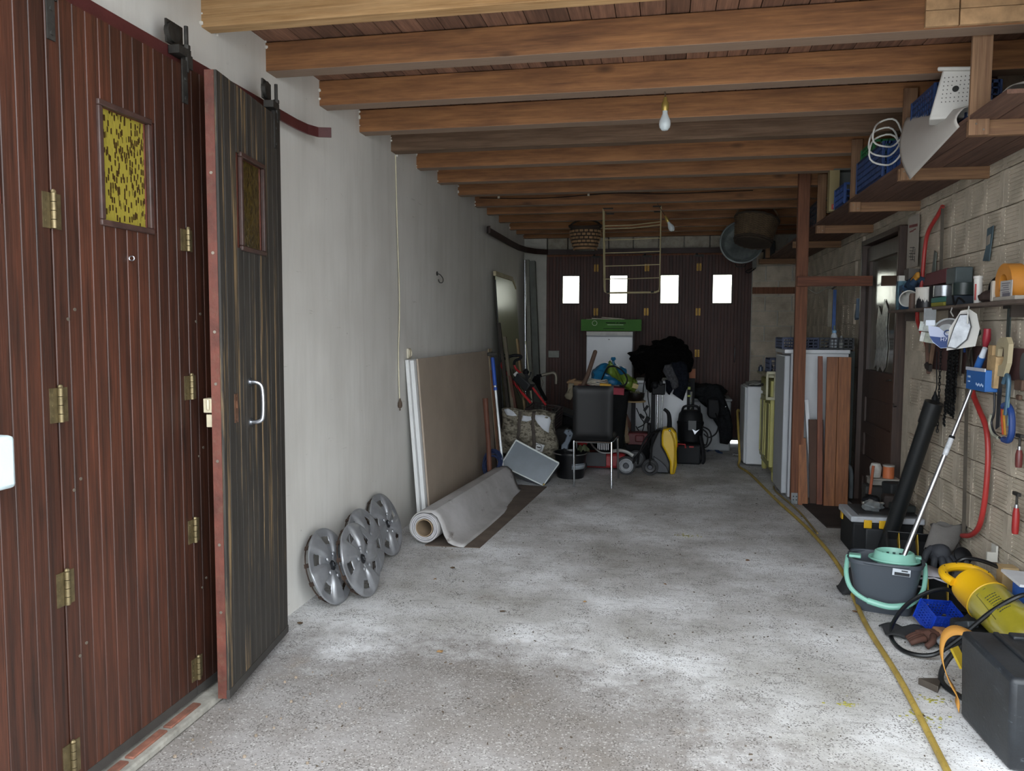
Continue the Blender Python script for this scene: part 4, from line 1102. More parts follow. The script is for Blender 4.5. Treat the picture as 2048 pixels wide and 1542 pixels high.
def crate(nm, c, size, m, lab, cat='crate', rot=0, group=None, bars=6, rows=3, tilt=(0, 0), th=0.006, parts=True):
    """ventilated plastic crate: floor, lattice walls, rim"""
    L_, W_, H_ = [q_ * CAM_SCALE for q_ in size]
    t = thing(nm, lab, cat, c, (tilt[0], tilt[1], rot), group)
    obj('crate_floor', B().box((0, 0, th), (L_, W_, th * 2)), m, t, local=True)
    for s, (sx, sy, l) in (('x', (0, -W_ / 2, L_)), ('x', (0, W_ / 2, L_)), ('y', (-L_ / 2, 0, W_)), ('y', (L_ / 2, 0, W_))):
        b = B()
        put = (lambda u, z_, du, dz: b.box((sx + u, sy, z_), (du, th, dz))) if s == 'x' else (lambda u, z_, du, dz: b.box((sx, sy + u, z_), (th, du, dz)))
        nb_ = max(3, int(bars * l / L_ + 0.5))
        for k in range(nb_ + 1): put(-l / 2 + l * k / nb_, H_ / 2, 0.008 if 0 < k < nb_ else 0.018, H_)
        for k in range(rows + 1): put(0, 0.006 + (H_ - 0.012) * k / rows, l, 0.008 if 0 < k < rows else 0.016)
        obj('side_panel', b, m, t, local=True)
    return t
crate('brown_crate', (-1.285, 8.42, 0.44), (0.33, 0.28, 0.22), M('#2c211f', 0.6, var=0.2), 'dark brown ventilated plastic crate standing behind the camouflage bag', rot=-0.15, bars=8, rows=6, tilt=(0.15, 0.12), th=0.008)
single('wooden_crate_base', B().box((-1.22, 8.55, 0.215), (0.42, 0.30, 0.42)), M('#1d1a19', 0.8, var=0.3), 'dark box under the brown ventilated crate', 'box', bev=0.01)

# lawn mower number one: red tubular handles
t = thing('lawn_mower', 'lawn mower with red tubular handles and black grips behind the camouflage bag', 'mower', (-1.45, 8.4, 0))
for a, c_ in (((1003, 722), (1062, 806)), ((1029, 727), (1092, 808))):
    pass
obj('handle_tube', B().tube(spline([(-1.734, 8.400, 1.154), (-1.740, 8.400, 1.094), (-1.691, 8.380, 1.029), (-1.530, 8.300, 0.857), (-1.385, 8.230, 0.714)], 4), 0.014, 10), RED, t)
obj('handle_tube', B().tube(spline([(-1.615, 8.450, 1.126), (-1.592, 8.450, 1.066), (-1.494, 8.400, 0.993), (-1.373, 8.350, 0.851), (-1.230, 8.280, 0.692)], 4), 0.012, 10), RED, t)
obj('grip', B().tube(spline([(-1.746, 8.400, 1.143), (-1.718, 8.400, 1.176), (-1.623, 8.430, 1.215), (-1.543, 8.450, 1.210), (-1.548, 8.450, 1.182), (-1.604, 8.450, 1.154), (-1.615, 8.450, 1.110)], 5), 0.016, 10), BLK, t)
obj('bail', B().tube(spline([(-1.757, 8.400, 1.225), (-1.668, 8.400, 1.221), (-1.662, 8.400, 1.188), (-1.673, 8.400, 1.083)], 4), 0.007, 8), BLK, t)
bm_ = B(); pa = Vector((-1.562, 8.380, 0.993)); pb = Vector((-1.402, 8.320, 0.869)); bm_.bar(pa, pb, 0.13, 0.10)
obj('control_box', bm_, M('#1c1e20', 0.6, var=0.3), t, bev=0.015)
obj('lever', B().bar((-1.474, 8.350, 1.051), (-1.440, 8.350, 0.969), 0.05, 0.03).ball((-1.463, 8.350, 1.040), 0.035, 10).bar((-1.429, 8.350, 0.980), (-1.408, 8.350, 1.041), 0.014), BLK, t)
obj('tag', B().box((-1.568, 8.320, 1.018), (0.035, 0.01, 0.05), rot=(0, 0.9, 0)), M('#b5b5b0', 0.6), t)
for k in range(4):
    pts = [Vector((-1.646, 8.380, 1.085)) + Vector((0.03 * k, 0, -0.02 * k)), Vector((-1.578, 8.320, 0.898)) + Vector((0.02 * k, -0.02, 0)), Vector((-1.498, 8.250, 0.742)) + Vector((0.04 * k, 0, 0))]
    obj('cable', B().tube(spline(pts, 5), 0.004, 6), CABLE, t)
obj('deck', B().box((-1.36, 8.42, 0.12), (0.4, 0.2, 0.12)), M('#3a1c1b', 0.6), t, bev=0.03)
# bicycle-like grey handlebar
t = thing('handlebar', 'bent grey tube handlebar with black stem in front of the left back door leaf', 'handlebar', (-1.35, 9.2, 0.6))
obj('tube', B().tube(spline([(-1.445, 9.300, 0.948), (-1.348, 9.300, 0.974), (-1.294, 9.300, 0.980), (-1.263, 9.300, 0.945), (-1.262, 9.300, 0.848)], 5), 0.019, 12), M('#7d776b', 0.4, 0.5), t)
obj('stem', B().tube([(-1.445, 9.300, 0.948), (-1.510, 9.250, 0.920), (-1.526, 9.200, 0.874)], 0.022, 10).bar((-1.482, 9.300, 0.953), (-1.453, 9.200, 0.810), 0.04, 0.03).bar((-1.502, 9.200, 0.899), (-1.337, 9.000, 0.680), 0.03, 0.03), BLK, t)
obj('cable', B().tube(spline([(-1.454, 9.280, 0.943), (-1.413, 9.250, 0.867), (-1.429, 9.200, 0.780), (-1.365, 9.100, 0.700)], 5), 0.004, 6), M('#777066', 0.5), t)
t = thing('rusty_stand', 'rusty brown iron rods standing left of the mower handles', 'rods', (-1.6, 8.9, 0))
for k, xp in enumerate((1006, 1012, 1022)):
    obj('rod', B().cyl(Vector((-1.831, 8.900, 0.854)) + Vector((0.055 * k, 0, 0)), Vector((-1.80 + 0.07 * k, 8.9, 0.02)) + Vector((0.06 * k, 0, 0)), 0.009, n=8), M('#4f3226', 0.8, 0.3, var=0.3), t)
obj('cross_bar', B().cyl((-1.838, 8.880, 0.843), (-1.696, 8.880, 0.869), 0.022, n=10), M('#33251f', 0.8, var=0.3), t)

# second mower under the chair: red deck, engine, wheels
t = thing('red_lawn_mower', 'red lawn mower standing behind the chair legs, big grey wheel showing', 'mower', (-0.55, 8.35, 0))
obj('deck', B().box((-0.60, 8.30, 0.125), (0.46, 0.24, 0.16)), M('#8c2327', 0.5, var=0.25, dirt=0.3), t, bev=0.035)
obj('grass_flap', B().box((-0.68, 8.172, 0.14), (0.22, 0.02, 0.15)), M('#24262a', 0.6, var=0.2), t, bev=0.006)
obj('engine', B().lathe([(0.001, 0), (0.09, 0), (0.10, 0.05), (0.085, 0.12), (0.001, 0.13)], 20, T((-0.60, 8.34, 0.20))), BLK, t)
fin = B()
for k in range(7): fin.box((-0.66 + 0.018 * k, 8.22, 0.29), (0.007, 0.07, 0.10))
obj('cooling_fins', fin, M('#a5a7a8', 0.4, 0.6, var=0.2), t, kind='stuff')
obj('exhaust_tube', B().tube(spline([(-0.75, 8.2, 0.33), (-0.70, 8.16, 0.27), (-0.62, 8.14, 0.22), (-0.50, 8.14, 0.22)], 4), 0.010, 8), M('#8e8f8d', 0.35, 0.8), t)
def wheel(parent, c, r, w=0.045, hub='#85888c'):
    m_ = T(c) @ Matrix.Rotation(PI / 2, 4, 'X')
    ty = obj('tyre', B().lathe([(r * 0.76, -w / 2), (r * 0.97, -w / 2), (r, -w / 4), (r, w / 4), (r * 0.97, w / 2), (r * 0.76, w / 2)], 36, m_), M('#2b2c2e', 0.8), parent)
    h_ = obj('wheel_disc', B().lathe([(r * 0.30, w / 2 + 0.006), (r * 0.34, w / 2 - 0.008), (r * 0.62, w / 2 - 0.004), (r * 0.66, w / 2 + 0.003), (r * 0.77, w / 2)], 32, m_), M(hub, 0.5), parent)
    obj('hub', B().lathe([(0.001, w / 2 + 0.012), (r * 0.26, w / 2 + 0.012), (r * 0.31, w / 2 + 0.002)], 24, m_), M('#2d3138', 0.5), parent)
wheel(t, (-0.36, 8.10, 0.098), 0.098)
wheel(t, (-0.27, 8.55, 0.10), 0.10, hub='#4f5153')
wheel(t, (-0.84, 8.15, 0.07), 0.07, hub='#4f5153')
obj('axle', B().cyl((-0.36, 8.12, 0.098), (-0.50, 8.3, 0.10), 0.012), M('#777777', 0.4, 0.8), t)
obj('fender', B().tube(spline([(-0.50, 8.14, 0.24), (-0.42, 8.12, 0.25), (-0.35, 8.12, 0.235), (-0.29, 8.12, 0.20)], 4), 0.018, 8), M('#b3b3b0', 0.4, 0.4), t)
t = thing('petrol_engine', 'dusty dark red engine unit standing behind the big grey mower wheel', 'engine', (-0.27, 8.8, 0.0))
obj('block', B().box((-0.26, 8.75, 0.30), (0.22, 0.2, 0.14)).box((-0.24, 8.64, 0.31), (0.10, 0.03, 0.08)), M('#5d2528', 0.6, var=0.3, dirt=0.4), t, bev=0.015)
obj('base', B().box((-0.26, 8.75, 0.12), (0.26, 0.22, 0.24)), BLKR, t, bev=0.01)
obj('guard', B().box((-0.14, 8.70, 0.34), (0.03, 0.22, 0.26)), BLK, t, bev=0.006)
for a_, b_, m_, lb_ in (((-0.369, 9.614, 0.000), (-0.422, 8.900, 0.549), '#7d6a54', 'grey-brown batten leaning against the plywood disc post, front one'), ((-0.26, 8.92, 0.18), (-0.459, 8.950, 0.635), '#5c3d30', 'reddish batten leaning just behind the grey-brown one')):
    plank_('batten', (a_[0], 8.6, 0.27) if a_[2] == 0 else a_, b_, 0.045, 0.025, M(m_, 0.85, var=0.2), lb_, up=(0, 1, 0), cat='batten')
t = thing('grey_tool', 'slate-grey tool casing with a riveted arm between bag and chair', 'tool', (-1.0, 8.15, 0.22))
mt_ = frame_m(Vector((0, 8.10, 0)), (1, 0, 0), (0, 0, 1), (0, -1, 0))
obj('casing', B().prism([(-1.035, 0.24), (-0.96, 0.245), (-0.955, 0.30), (-0.925, 0.36), (-0.90, 0.42), (-0.93, 0.46), (-0.99, 0.465), (-1.01, 0.43), (-0.975, 0.40), (-0.995, 0.34), (-1.03, 0.30)], 0.06, mt_), M('#59636e', 0.45, 0.3, var=0.2), t, bev=0.008)
for q_ in ((-1.0, 0.262), (-0.955, 0.445), (-0.94, 0.40)): obj('rivet', B().ball((q_[0], 8.035, q_[1]), 0.007, 8), CHROME, t)
obj('rack', B().box((-0.98, 8.1, 0.215), (0.26, 0.2, 0.03)).bar((-1.08, 8.0, 0.26), (-0.85, 8.0, 0.225), 0.012).box((-0.98, 8.1, 0.1), (0.02, 0.02, 0.2)), BLK, t)
single('leafy_rag', B().grid(lambda u, v: (-0.86 + 0.13 * u, 7.95 + 0.03 * math.sin(9 * u), 0.262 + 0.06 * math.sin(PI * u) * v + 0.02 * math.sin(14 * u + 5 * v)), 12, 6), M('#5c6448', 0.9, var=0.4), 'crumpled greenish rag on the rim of the black bucket', 'rag', solid=0.006, ang=180)
single('red_funnel', B().lathe([(0.05, 0), (0.06, 0.03), (0.045, 0.06), (0.012, 0.07)], 18, T((-0.83, 8.25, 0.28))), RED, 'dull red cap-shaped part behind the black bucket', 'part')
t = thing('dark_box', 'dark storage box behind the grey tool, left of the chair back', 'box', (-1.08, 8.95, 0))
obj('box_body', B().box((-1.06, 8.95, 0.26), (0.34, 0.4, 0.52)), BLKR, t, bev=0.01); obj('lid', B().box((-1.04, 8.92, 0.54), (0.38, 0.44, 0.03), rot=(0, 0.35, 0)), BLK, t)

# ------------------------------------------------------------------ machines right of the chair
YEL = M('#c9a417', 0.4, var=0.12, scale=4, bmp=0.03)
SLATE = M('#2b2e34', 0.5, var=0.2)
t = thing('pressure_washer', 'yellow and black pressure washer standing right of the grey mower wheel', 'cleaner', (0.0, 8.3, 0))
m_ = frame_m(Vector((0, 8.42, 0)), (1, 0, 0), (0, 0, 1), (0, -1, 0))
m_.translation = Vector((0, 8.44, 0))
obj('body', B().prism([(-0.10, 0.04), (-0.03, 0.02), (0.09, 0.015), (0.095, 0.12), (0.055, 0.22), (0.005, 0.30), (0.0, 0.47), (-0.06, 0.45), (-0.11, 0.36), (-0.115, 0.2)], 0.26, m_), M('#202226', 0.5, var=0.2), t, bev=0.02)
obj('yellow_shell', B().prism([(0.09, 0.005), (0.135, 0.01), (0.158, 0.10), (0.152, 0.25), (0.16, 0.34), (0.148, 0.44), (0.10, 0.49), (0.01, 0.48), (0.0, 0.44), (-0.005, 0.41), (0.0, 0.31), (0.05, 0.22), (0.085, 0.14)], 0.24, T((0, -0.03, 0)) @ m_), YEL, t, bev=0.018)
obj('shell_rib', B().tube(spline([(0.12, 8.165, 0.03), (0.135, 8.163, 0.2), (0.125, 8.163, 0.36), (0.09, 8.165, 0.455)], 5), 0.009, 8), M('#a68511', 0.45), t)
obj('grey_panel', B().prism([(-0.085, 0.20), (0.0, 0.145), (0.055, 0.09), (0.075, 0.03), (-0.04, 0.03)], 0.02, T((0, -0.275, 0)) @ m_), SLATE, t, bev=0.006)
wheel(t, (-0.115, 8.15, 0.085), 0.085, hub='#1d1e20')
obj('neck', B().tube(spline([(0.075, 8.30, 0.46), (0.075, 8.28, 0.56), (0.06, 8.27, 0.64), (0.015, 8.27, 0.68)], 5), [0.028 - 0.0008 * i for i in range(16)], 10), BLK, t)
obj('hose', B().tube(spline([(-0.10, 8.2, 0.42), (-0.18, 8.12, 0.30), (-0.27, 8.08, 0.17), (-0.30, 8.10, 0.10)], 5), 0.012, 8).tube(spline([(-0.02, 8.2, 0.46), (-0.14, 8.1, 0.42), (-0.22, 8.06, 0.26), (-0.24, 8.1, 0.12)], 5), 0.010, 8).tube(spline([(-0.04, 8.15, 0.45), (-0.10, 8.08, 0.3), (-0.12, 8.05, 0.12)], 5), 0.008, 8), CABLE, t)
obj('cap', B().ball((0.078, 8.17, 0.468), 0.014, 10), CHROME, t)

t = thing('lance_stand', 'black stand with two bright aluminium tubes behind the yellow washer', 'stand', (-0.04, 8.75, 0))
ALU = M('#b9bcbe', 0.25, 0.85, var=0.08)
obj('tube', B().cyl((-0.055, 8.62, 0.30), (-0.055, 8.62, 0.80), 0.013, n=12), ALU, t); obj('tube', B().cyl((-0.005, 8.60, 0.30), (-0.005, 8.60, 0.80), 0.0085, n=12), ALU, t)
obj('post', B().box((-0.10, 8.68, 0.41), (0.045, 0.05, 0.82)), BLK, t, bev=0.004)
obj('head', B().box((-0.045, 8.64, 0.86), (0.14, 0.09, 0.12)).ball((-0.085, 8.62, 0.90), 0.045, 10).box((-0.02, 8.6, 0.93), (0.04, 0.04, 0.05)), BLK, t, bev=0.01)
obj('foot', B().box((-0.06, 8.68, 0.02), (0.16, 0.22, 0.04)), BLK, t, bev=0.006)

def loop(nm, pts, r=0.0055, lab='', cat='cable'): return cable(nm, pts, r, CABLE, lab, cat, k=5, n=6)
loop('black_cable', [(-0.20, 9.05, 0.98), (-0.22, 9.02, 0.80), (-0.21, 9.0, 0.62), (-0.17, 8.95, 0.52), (-0.20, 8.9, 0.44), (-0.27, 8.88, 0.40)], 0.0065, 'black cable hanging from the fur heap, leftmost of the dangling cables')
loop('black_cable', [(-0.16, 9.05, 0.95), (-0.165, 9.0, 0.75), (-0.14, 8.95, 0.58), (-0.16, 8.9, 0.40), (-0.12, 8.85, 0.25)], 0.006, 'black cable hanging from the fur heap, second of the dangling cables')
loop('black_cable', [(-0.29, 8.9, 0.62), (-0.24, 8.85, 0.52), (-0.20, 8.82, 0.46), (-0.22, 8.8, 0.36), (-0.28, 8.8, 0.28), (-0.24, 8.8, 0.18)], 0.006, 'black cable looping beside the table post with a plug at its middle')
loop('black_cable', [(-0.29, 8.85, 0.42), (-0.22, 8.82, 0.32), (-0.16, 8.8, 0.24), (-0.19, 8.78, 0.14), (-0.12, 8.76, 0.05)], 0.006, 'black cable crossing low in front of the table post')
t = thing('plug_block', 'black cable plugs and switch block dangling before the white appliance', 'plug', (-0.19, 8.82, 0.5))
obj('block', B().box((-0.165, 8.82, 0.50), (0.05, 0.04, 0.07), rot=(0, 0.4, 0)), BLK, t, bev=0.006)
obj('plug', B().bar((-0.25, 8.8, 0.56), (-0.20, 8.8, 0.52), 0.03), BLK, t, bev=0.004)
obj('plug', B().bar((-0.20, 8.8, 0.60), (-0.16, 8.8, 0.66), 0.03), BLK, t, bev=0.004)
obj('plug', B().bar((-0.21, 8.8, 0.30), (-0.17, 8.8, 0.33), 0.03), BLK, t, bev=0.004)

t = thing('wet_vacuum', 'black wet vacuum with carrying handle standing on the dark tool case', 'vacuum', (0.30, 9.05, 0.24))
obj('tank', B().lathe([(0.001, 0), (0.12, 0), (0.135, 0.02), (0.145, 0.20), (0.15, 0.21), (0.15, 0.23), (0.14, 0.24), (0.13, 0.32), (0.10, 0.36), (0.001, 0.37)], 28, T((0.315, 9.05, 0.235))), M('#121316', 0.6, var=0.2, spec=0.25), t, ang=30)
obj('handle', B().tube(spline([(0.22, 9.0, 0.58), (0.24, 8.98, 0.64), (0.32, 8.98, 0.655), (0.39, 8.98, 0.64), (0.41, 9.0, 0.58)], 4), 0.014, 8), BLK, t)
obj('panel', B().box((0.33, 8.905, 0.44), (0.10, 0.02, 0.12)), M('#24282c', 0.4), t, bev=0.008)
obj('foil', B().prism([(0, 0), (0.04, -0.02), (0.08, 0.0), (0.05, -0.035), (0.03, -0.06)], 0.004, frame_m(Vector((0.33, 8.89, 0.40)), (1, 0, 0), (0, 0, 1), (0, -1, 0))), CHROME, t)
obj('hose', B().tube(spline([(0.44, 9.0, 0.42), (0.52, 8.98, 0.38), (0.545, 8.97, 0.28), (0.50, 8.96, 0.20), (0.45, 8.97, 0.19)], 6), 0.009, 8).tube(spline([(0.43, 9.0, 0.40), (0.50, 8.96, 0.34), (0.49, 8.95, 0.22), (0.44, 8.95, 0.24)], 6), 0.009, 8)
    .tube(spline([(0.60, 9.2, 0.55), (0.63, 9.1, 0.45), (0.60, 9.0, 0.35), (0.52, 8.98, 0.30), (0.46, 8.98, 0.34)], 6), 0.008, 8), CABLE, t)
obj('side_pipe', B().tube(spline([(0.42, 8.95, 0.32), (0.45, 8.92, 0.18), (0.46, 8.90, 0.06), (0.44, 8.9, 0.02)], 5), 0.026, 10), BLK, t)
t = thing('tool_case', 'low dark grey tool case with a red handle in front of the wet vacuum', 'case', (0.29, 8.9, 0))
obj('case_body', B().box((0.295, 8.98, 0.115), (0.27, 0.24, 0.22)), M('#1b1d20', 0.65, var=0.2, spec=0.25), t, bev=0.02)
obj('handle', B().tube([(0.175, 8.86, 0.20), (0.175, 8.85, 0.232), (0.255, 8.85, 0.232), (0.262, 8.85, 0.19)], 0.009, 8), RED, t, label='red handle')
obj('latch', B().box((0.325, 8.855, 0.205), (0.05, 0.012, 0.018)), RED, t, bev=0.003, label='red latch')
t = thing('tube_stand', 'black square post with an aluminium tube right of the dark blue jacket', 'stand', (0.30, 9.35, 0))
obj('post', B().box((0.285, 9.32, 0.45), (0.05, 0.05, 0.90)), BLK, t, bev=0.004); obj('tube', B().cyl((0.325, 9.28, 0.48), (0.325, 9.28, 0.79), 0.014, n=10), ALU, t)
obj('clip', B().box((0.30, 9.27, 0.83), (0.03, 0.03, 0.03)).box((0.30, 9.27, 0.74), (0.03, 0.03, 0.02)), M('#8f9a2e', 0.5), t)
t = thing('dark_tarpaulin', 'dark rumpled tarpaulin thrown over the grey-white appliance and hanging to the floor', 'cloth', (0.7, 9.8, 0.0))
TARP = fur_mat('#202224', 'dark_tarpaulin', 0.7, 20)
blob('cloth_top', (0.50, 9.95, 0.74), (0.27, 0.26, 0.11), TARP, t, 21, 0.14, 2.6, 44, zmin=0.665)
hang('cloth_front', [(0.55, 0.86), (0.66, 0.83), (0.72, 0.70), (0.80, 0.52), (0.83, 0.36), (0.84, 0.20), (0.78, 0.12), (0.70, 0.14), (0.69, 0.32), (0.62, 0.42), (0.57, 0.55), (0.50, 0.62), (0.42, 0.66)], 9.72, 0.03, TARP, t, 0.04)
t = thing('black_headgear', 'black rounded hood-like cover hanging in front of the tarpaulin', 'cover', (0.58, 9.5, 0.45))
obj('cover', B().prism([(-0.075, 0.19), (0.06, 0.19), (0.08, 0.06), (0.06, -0.03), (0.02, -0.055), (-0.04, -0.05), (-0.075, -0.01)], 0.10, frame_m(Vector((0.60, 9.62, 0.50)), (1, 0, 0), (0, 0, 1), (0, -1, 0))), BLK, t, bev=0.02)
obj('strap', B().tube(spline([(0.44, 9.6, 0.60), (0.45, 9.6, 0.50), (0.42, 9.6, 0.46), (0.41, 9.6, 0.52), (0.44, 9.6, 0.58)], 4), 0.006, 6), CABLE, t)
single('shiny_scrap', B().prism([(0, 0), (0.03, 0.015), (0.05, -0.01), (0.07, 0.0), (0.05, -0.035), (0.02, -0.03)], 0.006, frame_m(Vector((0.684, 9.720, 0.588)), (1, 0, 0), (0, 0, 1), (0, -1, 0))), CHROME, 'scrap of shiny film caught on the upper edge of the tarpaulin', 'scrap')
b = B()
for k in range(5):
    b.tube(spline([Vector((0.549, 9.822, 0.000)) + Vector((0.02 * k, 0.03 * k, 0.012)), Vector((0.622, 10.044, 0.000)) + Vector((0, 0.05 * k, 0.03)), Vector((0.668, 9.809, 0.000)) + Vector((0.01 * k, 0, 0.012)), Vector((0.728, 9.743, 0.000)) + Vector((0, 0.02 * k, 0.008))], 4), 0.006, 5)
single('blue_string', b, M('#2c4468', 0.8), 'tangle of blue string on the floor beside the tool case', 'string', kind='stuff')
single('paper_scrap', B().grid(lambda u, v: (0.83 + 0.12 * u, 9.55 + 0.12 * v, 0.01 + 0.025 * abs(math.sin(7 * u + 3 * v))), 6, 5), M('#b5b6b5', 0.8), 'crumpled white paper on the floor by the white radiator', 'paper', solid=0.002, ang=180)

# ------------------------------------------------------------------ hanging from the joists
def bulb_lamp(x, y, top, lab, sc=1.0, tilt=0.0):
    t = thing('light_bulb', lab, 'bulb', (x, y, top), group=None)
    mt = T((x, y, top)) @ Matrix.Rotation(tilt, 4, 'Y')
    obj('flex', B().tube([mt @ Vector((-0.012 * sc, 0, 0.22)), mt @ Vector((-0.010, 0, 0.12)), mt @ Vector((0, 0, 0))], 0.003, 6), M('#3a3026', 0.8), t)
    obj('socket', B().lathe([(0.001, 0.0), (0.008, 0), (0.012, -0.02), (0.019, -0.03), (0.019, -0.055), (0.016, -0.07), (0.001, -0.07)], 16, mt), M('#b39a55', 0.4, 0.7, var=0.3), t)
    obj('bulb', B().lathe([(0.013, -0.068), (0.014, -0.085), (0.020, -0.10), (0.029, -0.12), (0.0305, -0.137), (0.027, -0.155), (0.016, -0.168), (0.001, -0.171)], 24, mt), M('#c9d2d6', 0.15, var=0.03, bmp=0, trans=0.25), t)
bulb_lamp(-0.015, 4.22, 2.705, 'bare pearl bulb in a brass socket hanging from the joists, nearer to the front')
bulb_lamp(-0.01, 7.9, 2.62, 'bare bulb farther back, hanging beside the drying rack', tilt=rad(-28))
b = B()
b.tube(spline([(-1.85, 7.775, 2.82), (-1.2, 7.775, 2.80), (-0.5, 7.775, 2.83), (0.0, 7.775, 2.81), (0.8, 7.775, 2.82)], 6), 0.004, 6)
single('joist_cable', b, CABLE, 'thin black wire stapled along a joist towards the rear bulb', 'cable')
stp = B()
for x in (-1.65, -0.75): stp.box((x, 7.77, 2.82), (0.02, 0.012, 0.02))
single('cable_clip', stp, M('#c9c4b4', 0.6), 'two white clips holding the wire to the joist', 'clip', kind='stuff')
# drying rack
t = thing('drying_rack', 'cream wire drying rack hanging from the joists by hooks', 'rack', (-0.33, 8.0, 1.9))
RACK = M('#a39774', 0.5, 0.2, var=0.2)
for y_ in (7.95, 8.10):
    pts = [(-0.62, y_, 2.71), (-0.60, y_, 1.93), (-0.595, y_, 1.885), (-0.57, y_, 1.875), (-0.09, y_, 1.88), (-0.055, y_, 1.895), (-0.05, y_, 1.93), (-0.05, y_, 2.72)]
    obj('side_frame', B().tube(pts, 0.006, 8), RACK, t)
for i, z_ in enumerate((2.01, 2.14, 2.27, 2.40, 2.51, 2.54)):
    obj('rail', B().tube([(-0.61, 7.95, z_), (-0.33, 7.96, z_ + 0.004), (-0.05, 7.95, z_ + (0.03 if i > 3 else 0.01))], 0.0045, 8), RACK, t)
obj('end_cap', B().box((-0.56, 7.95, 1.88), (0.03, 0.016, 0.016)).box((-0.12, 7.95, 1.88), (0.03, 0.016, 0.016)), BLK, t, kind='stuff')
obj('hook', B().tube([(-0.62, 7.95, 2.71), (-0.52, 7.95, 2.71)], 0.008, 6).tube([(-0.05, 7.95, 2.72), (-0.13, 7.95, 2.72)], 0.008, 6).tube([(-0.60, 8.10, 2.68), (-0.52, 8.10, 2.68)], 0.008, 6).tube([(-0.05, 8.10, 2.69), (-0.12, 8.10, 2.69)], 0.008, 6), IRON, t, kind='stuff')
# splint basket hanging at the back left
t = thing('splint_basket', 'dark-rimmed basket of pale wooden splints hanging near the back left', 'basket', (-0.90, 9.0, 2.38))
SPL = M('#8d6f4f', 0.85, var=0.35, scale=15, bmp=0.3); SPD = M('#2e241c', 0.9)
fb = B().lathe([(0.001, 0.004), (0.115, 0.004), (0.15, 0.07), (0.175, 0.20), (0.172, 0.26), (0.165, 0.26), (0.165, 0.20), (0.14, 0.07), (0.001, 0.02)], 24, T((-0.90, 9.0, 2.40)))
obj('basket_inner', fb, SPD, t)
for r_ in range(6):
    z_ = 2.42 + r_ * 0.038
    rad_ = 0.125 + 0.052 * min(1, (r_ + 0.6) / 4)
    b = B()
    for k in range(20):
        a = 2 * PI * (k + 0.5 * (r_ % 2)) / 20
        b.box((-0.90 + rad_ * math.cos(a), 9.0 + rad_ * math.sin(a), z_), (0.008, 0.040, 0.024), rot=(0, 0, a))
    obj('weave', b, SPL, t, kind='stuff')
obj('rim', B().tube([(-0.90 + 0.182 * math.cos(a * PI / 16), 9.0 + 0.175 * math.sin(a * PI / 16), 2.665 + 0.015 * math.cos(a * PI / 8)) for a in range(32)], 0.012, 8, closed=True), SPD, t)
obj('handle', B().tube([(-0.90 + 0.18 * math.cos(a), 9.0, 2.66 + 0.09 * math.sin(a)) for a in [PI * k / 12 for k in range(13)]], 0.010, 8), SPD, t)
# wicker basket with tall handle
t = thing('wicker_basket', 'round dark wicker basket with a tall hoop handle hanging over the metal basin', 'basket', (0.88, 8.5, 2.40))
WIC = M('#5d4c38', 0.85, var=0.35, scale=20, bmp=0.3); WICD = M('#33291f', 0.9, var=0.3)
tilt = T((0.885, 8.5, 2.405)) @ Matrix.Rotation(rad(10), 4, 'Y') @ Matrix.Rotation(rad(-12), 4, 'X')
obj('basket_wall', B().lathe([(0.001, 0.01), (0.172, 0.0), (0.185, 0.06), (0.215, 0.25), (0.205, 0.25), (0.17, 0.03), (0.001, 0.02)], 36, tilt), WICD, t)
b = B()
for r_ in range(19):
    z_ = 0.045 + r_ * 0.011; rr_ = 0.182 + 0.035 * z_ / 0.25
    b.tube([tilt @ Vector(((rr_ + 0.005 * (1 if (k + r_) % 2 else -1)) * math.cos(2 * PI * k / 40), (rr_ + 0.005 * (1 if (k + r_) % 2 else -1)) * math.sin(2 * PI * k / 40), z_)) for k in range(40)], 0.0052, 5, closed=True)
obj('weave', b, WIC, t, kind='stuff')
for z_, r_ in ((0.005, 0.180), (0.028, 0.188), (0.255, 0.222)):
    obj('rim', B().tube([tilt @ Vector((r_ * math.cos(2 * PI * k / 40), r_ * math.sin(2 * PI * k / 40), z_ + 0.004 * math.sin(k * 2.5))) for k in range(40)], 0.012, 8, closed=True), WICD, t)
obj('hoop_handle', B().tube([tilt @ Vector((0.22 * math.cos(a), 0, 0.25 + 0.195 * math.sin(a))) for a in [PI * k / 18 for k in range(19)]], 0.009, 8), WIC, t)
# metal basin
t = thing('metal_basin', 'round galvanised metal basin hanging upright under the wicker basket', 'basin', (0.86, 9.45, 2.3))
mb_ = T((0.868, 9.5, 2.525)) @ Matrix.Rotation(rad(84), 4, 'X')
ZN = M('#8f9796', 0.45, 0.6, var=0.25, scale=14, bmp=0.1, dirt=0.1)
obj('bowl', B().lathe([(0.001, -0.10), (0.175, -0.10), (0.19, -0.09), (0.235, 0.0), (0.245, 0.002)], 40, mb_), ZN, t, solid=0.003)
obj('rim', B().tube([mb_ @ Vector((0.245 * math.cos(2 * PI * k / 48), 0.245 * math.sin(2 * PI * k / 48), 0.0)) for k in range(48)], 0.007, 8, closed=True), ZN, t)
obj('handle', B().tube(spline([(0.80, 9.5, 2.27), (0.82, 9.47, 2.24), (0.86, 9.47, 2.235), (0.90, 9.47, 2.24), (0.92, 9.5, 2.27)], 4), 0.007, 8), IRON, t)

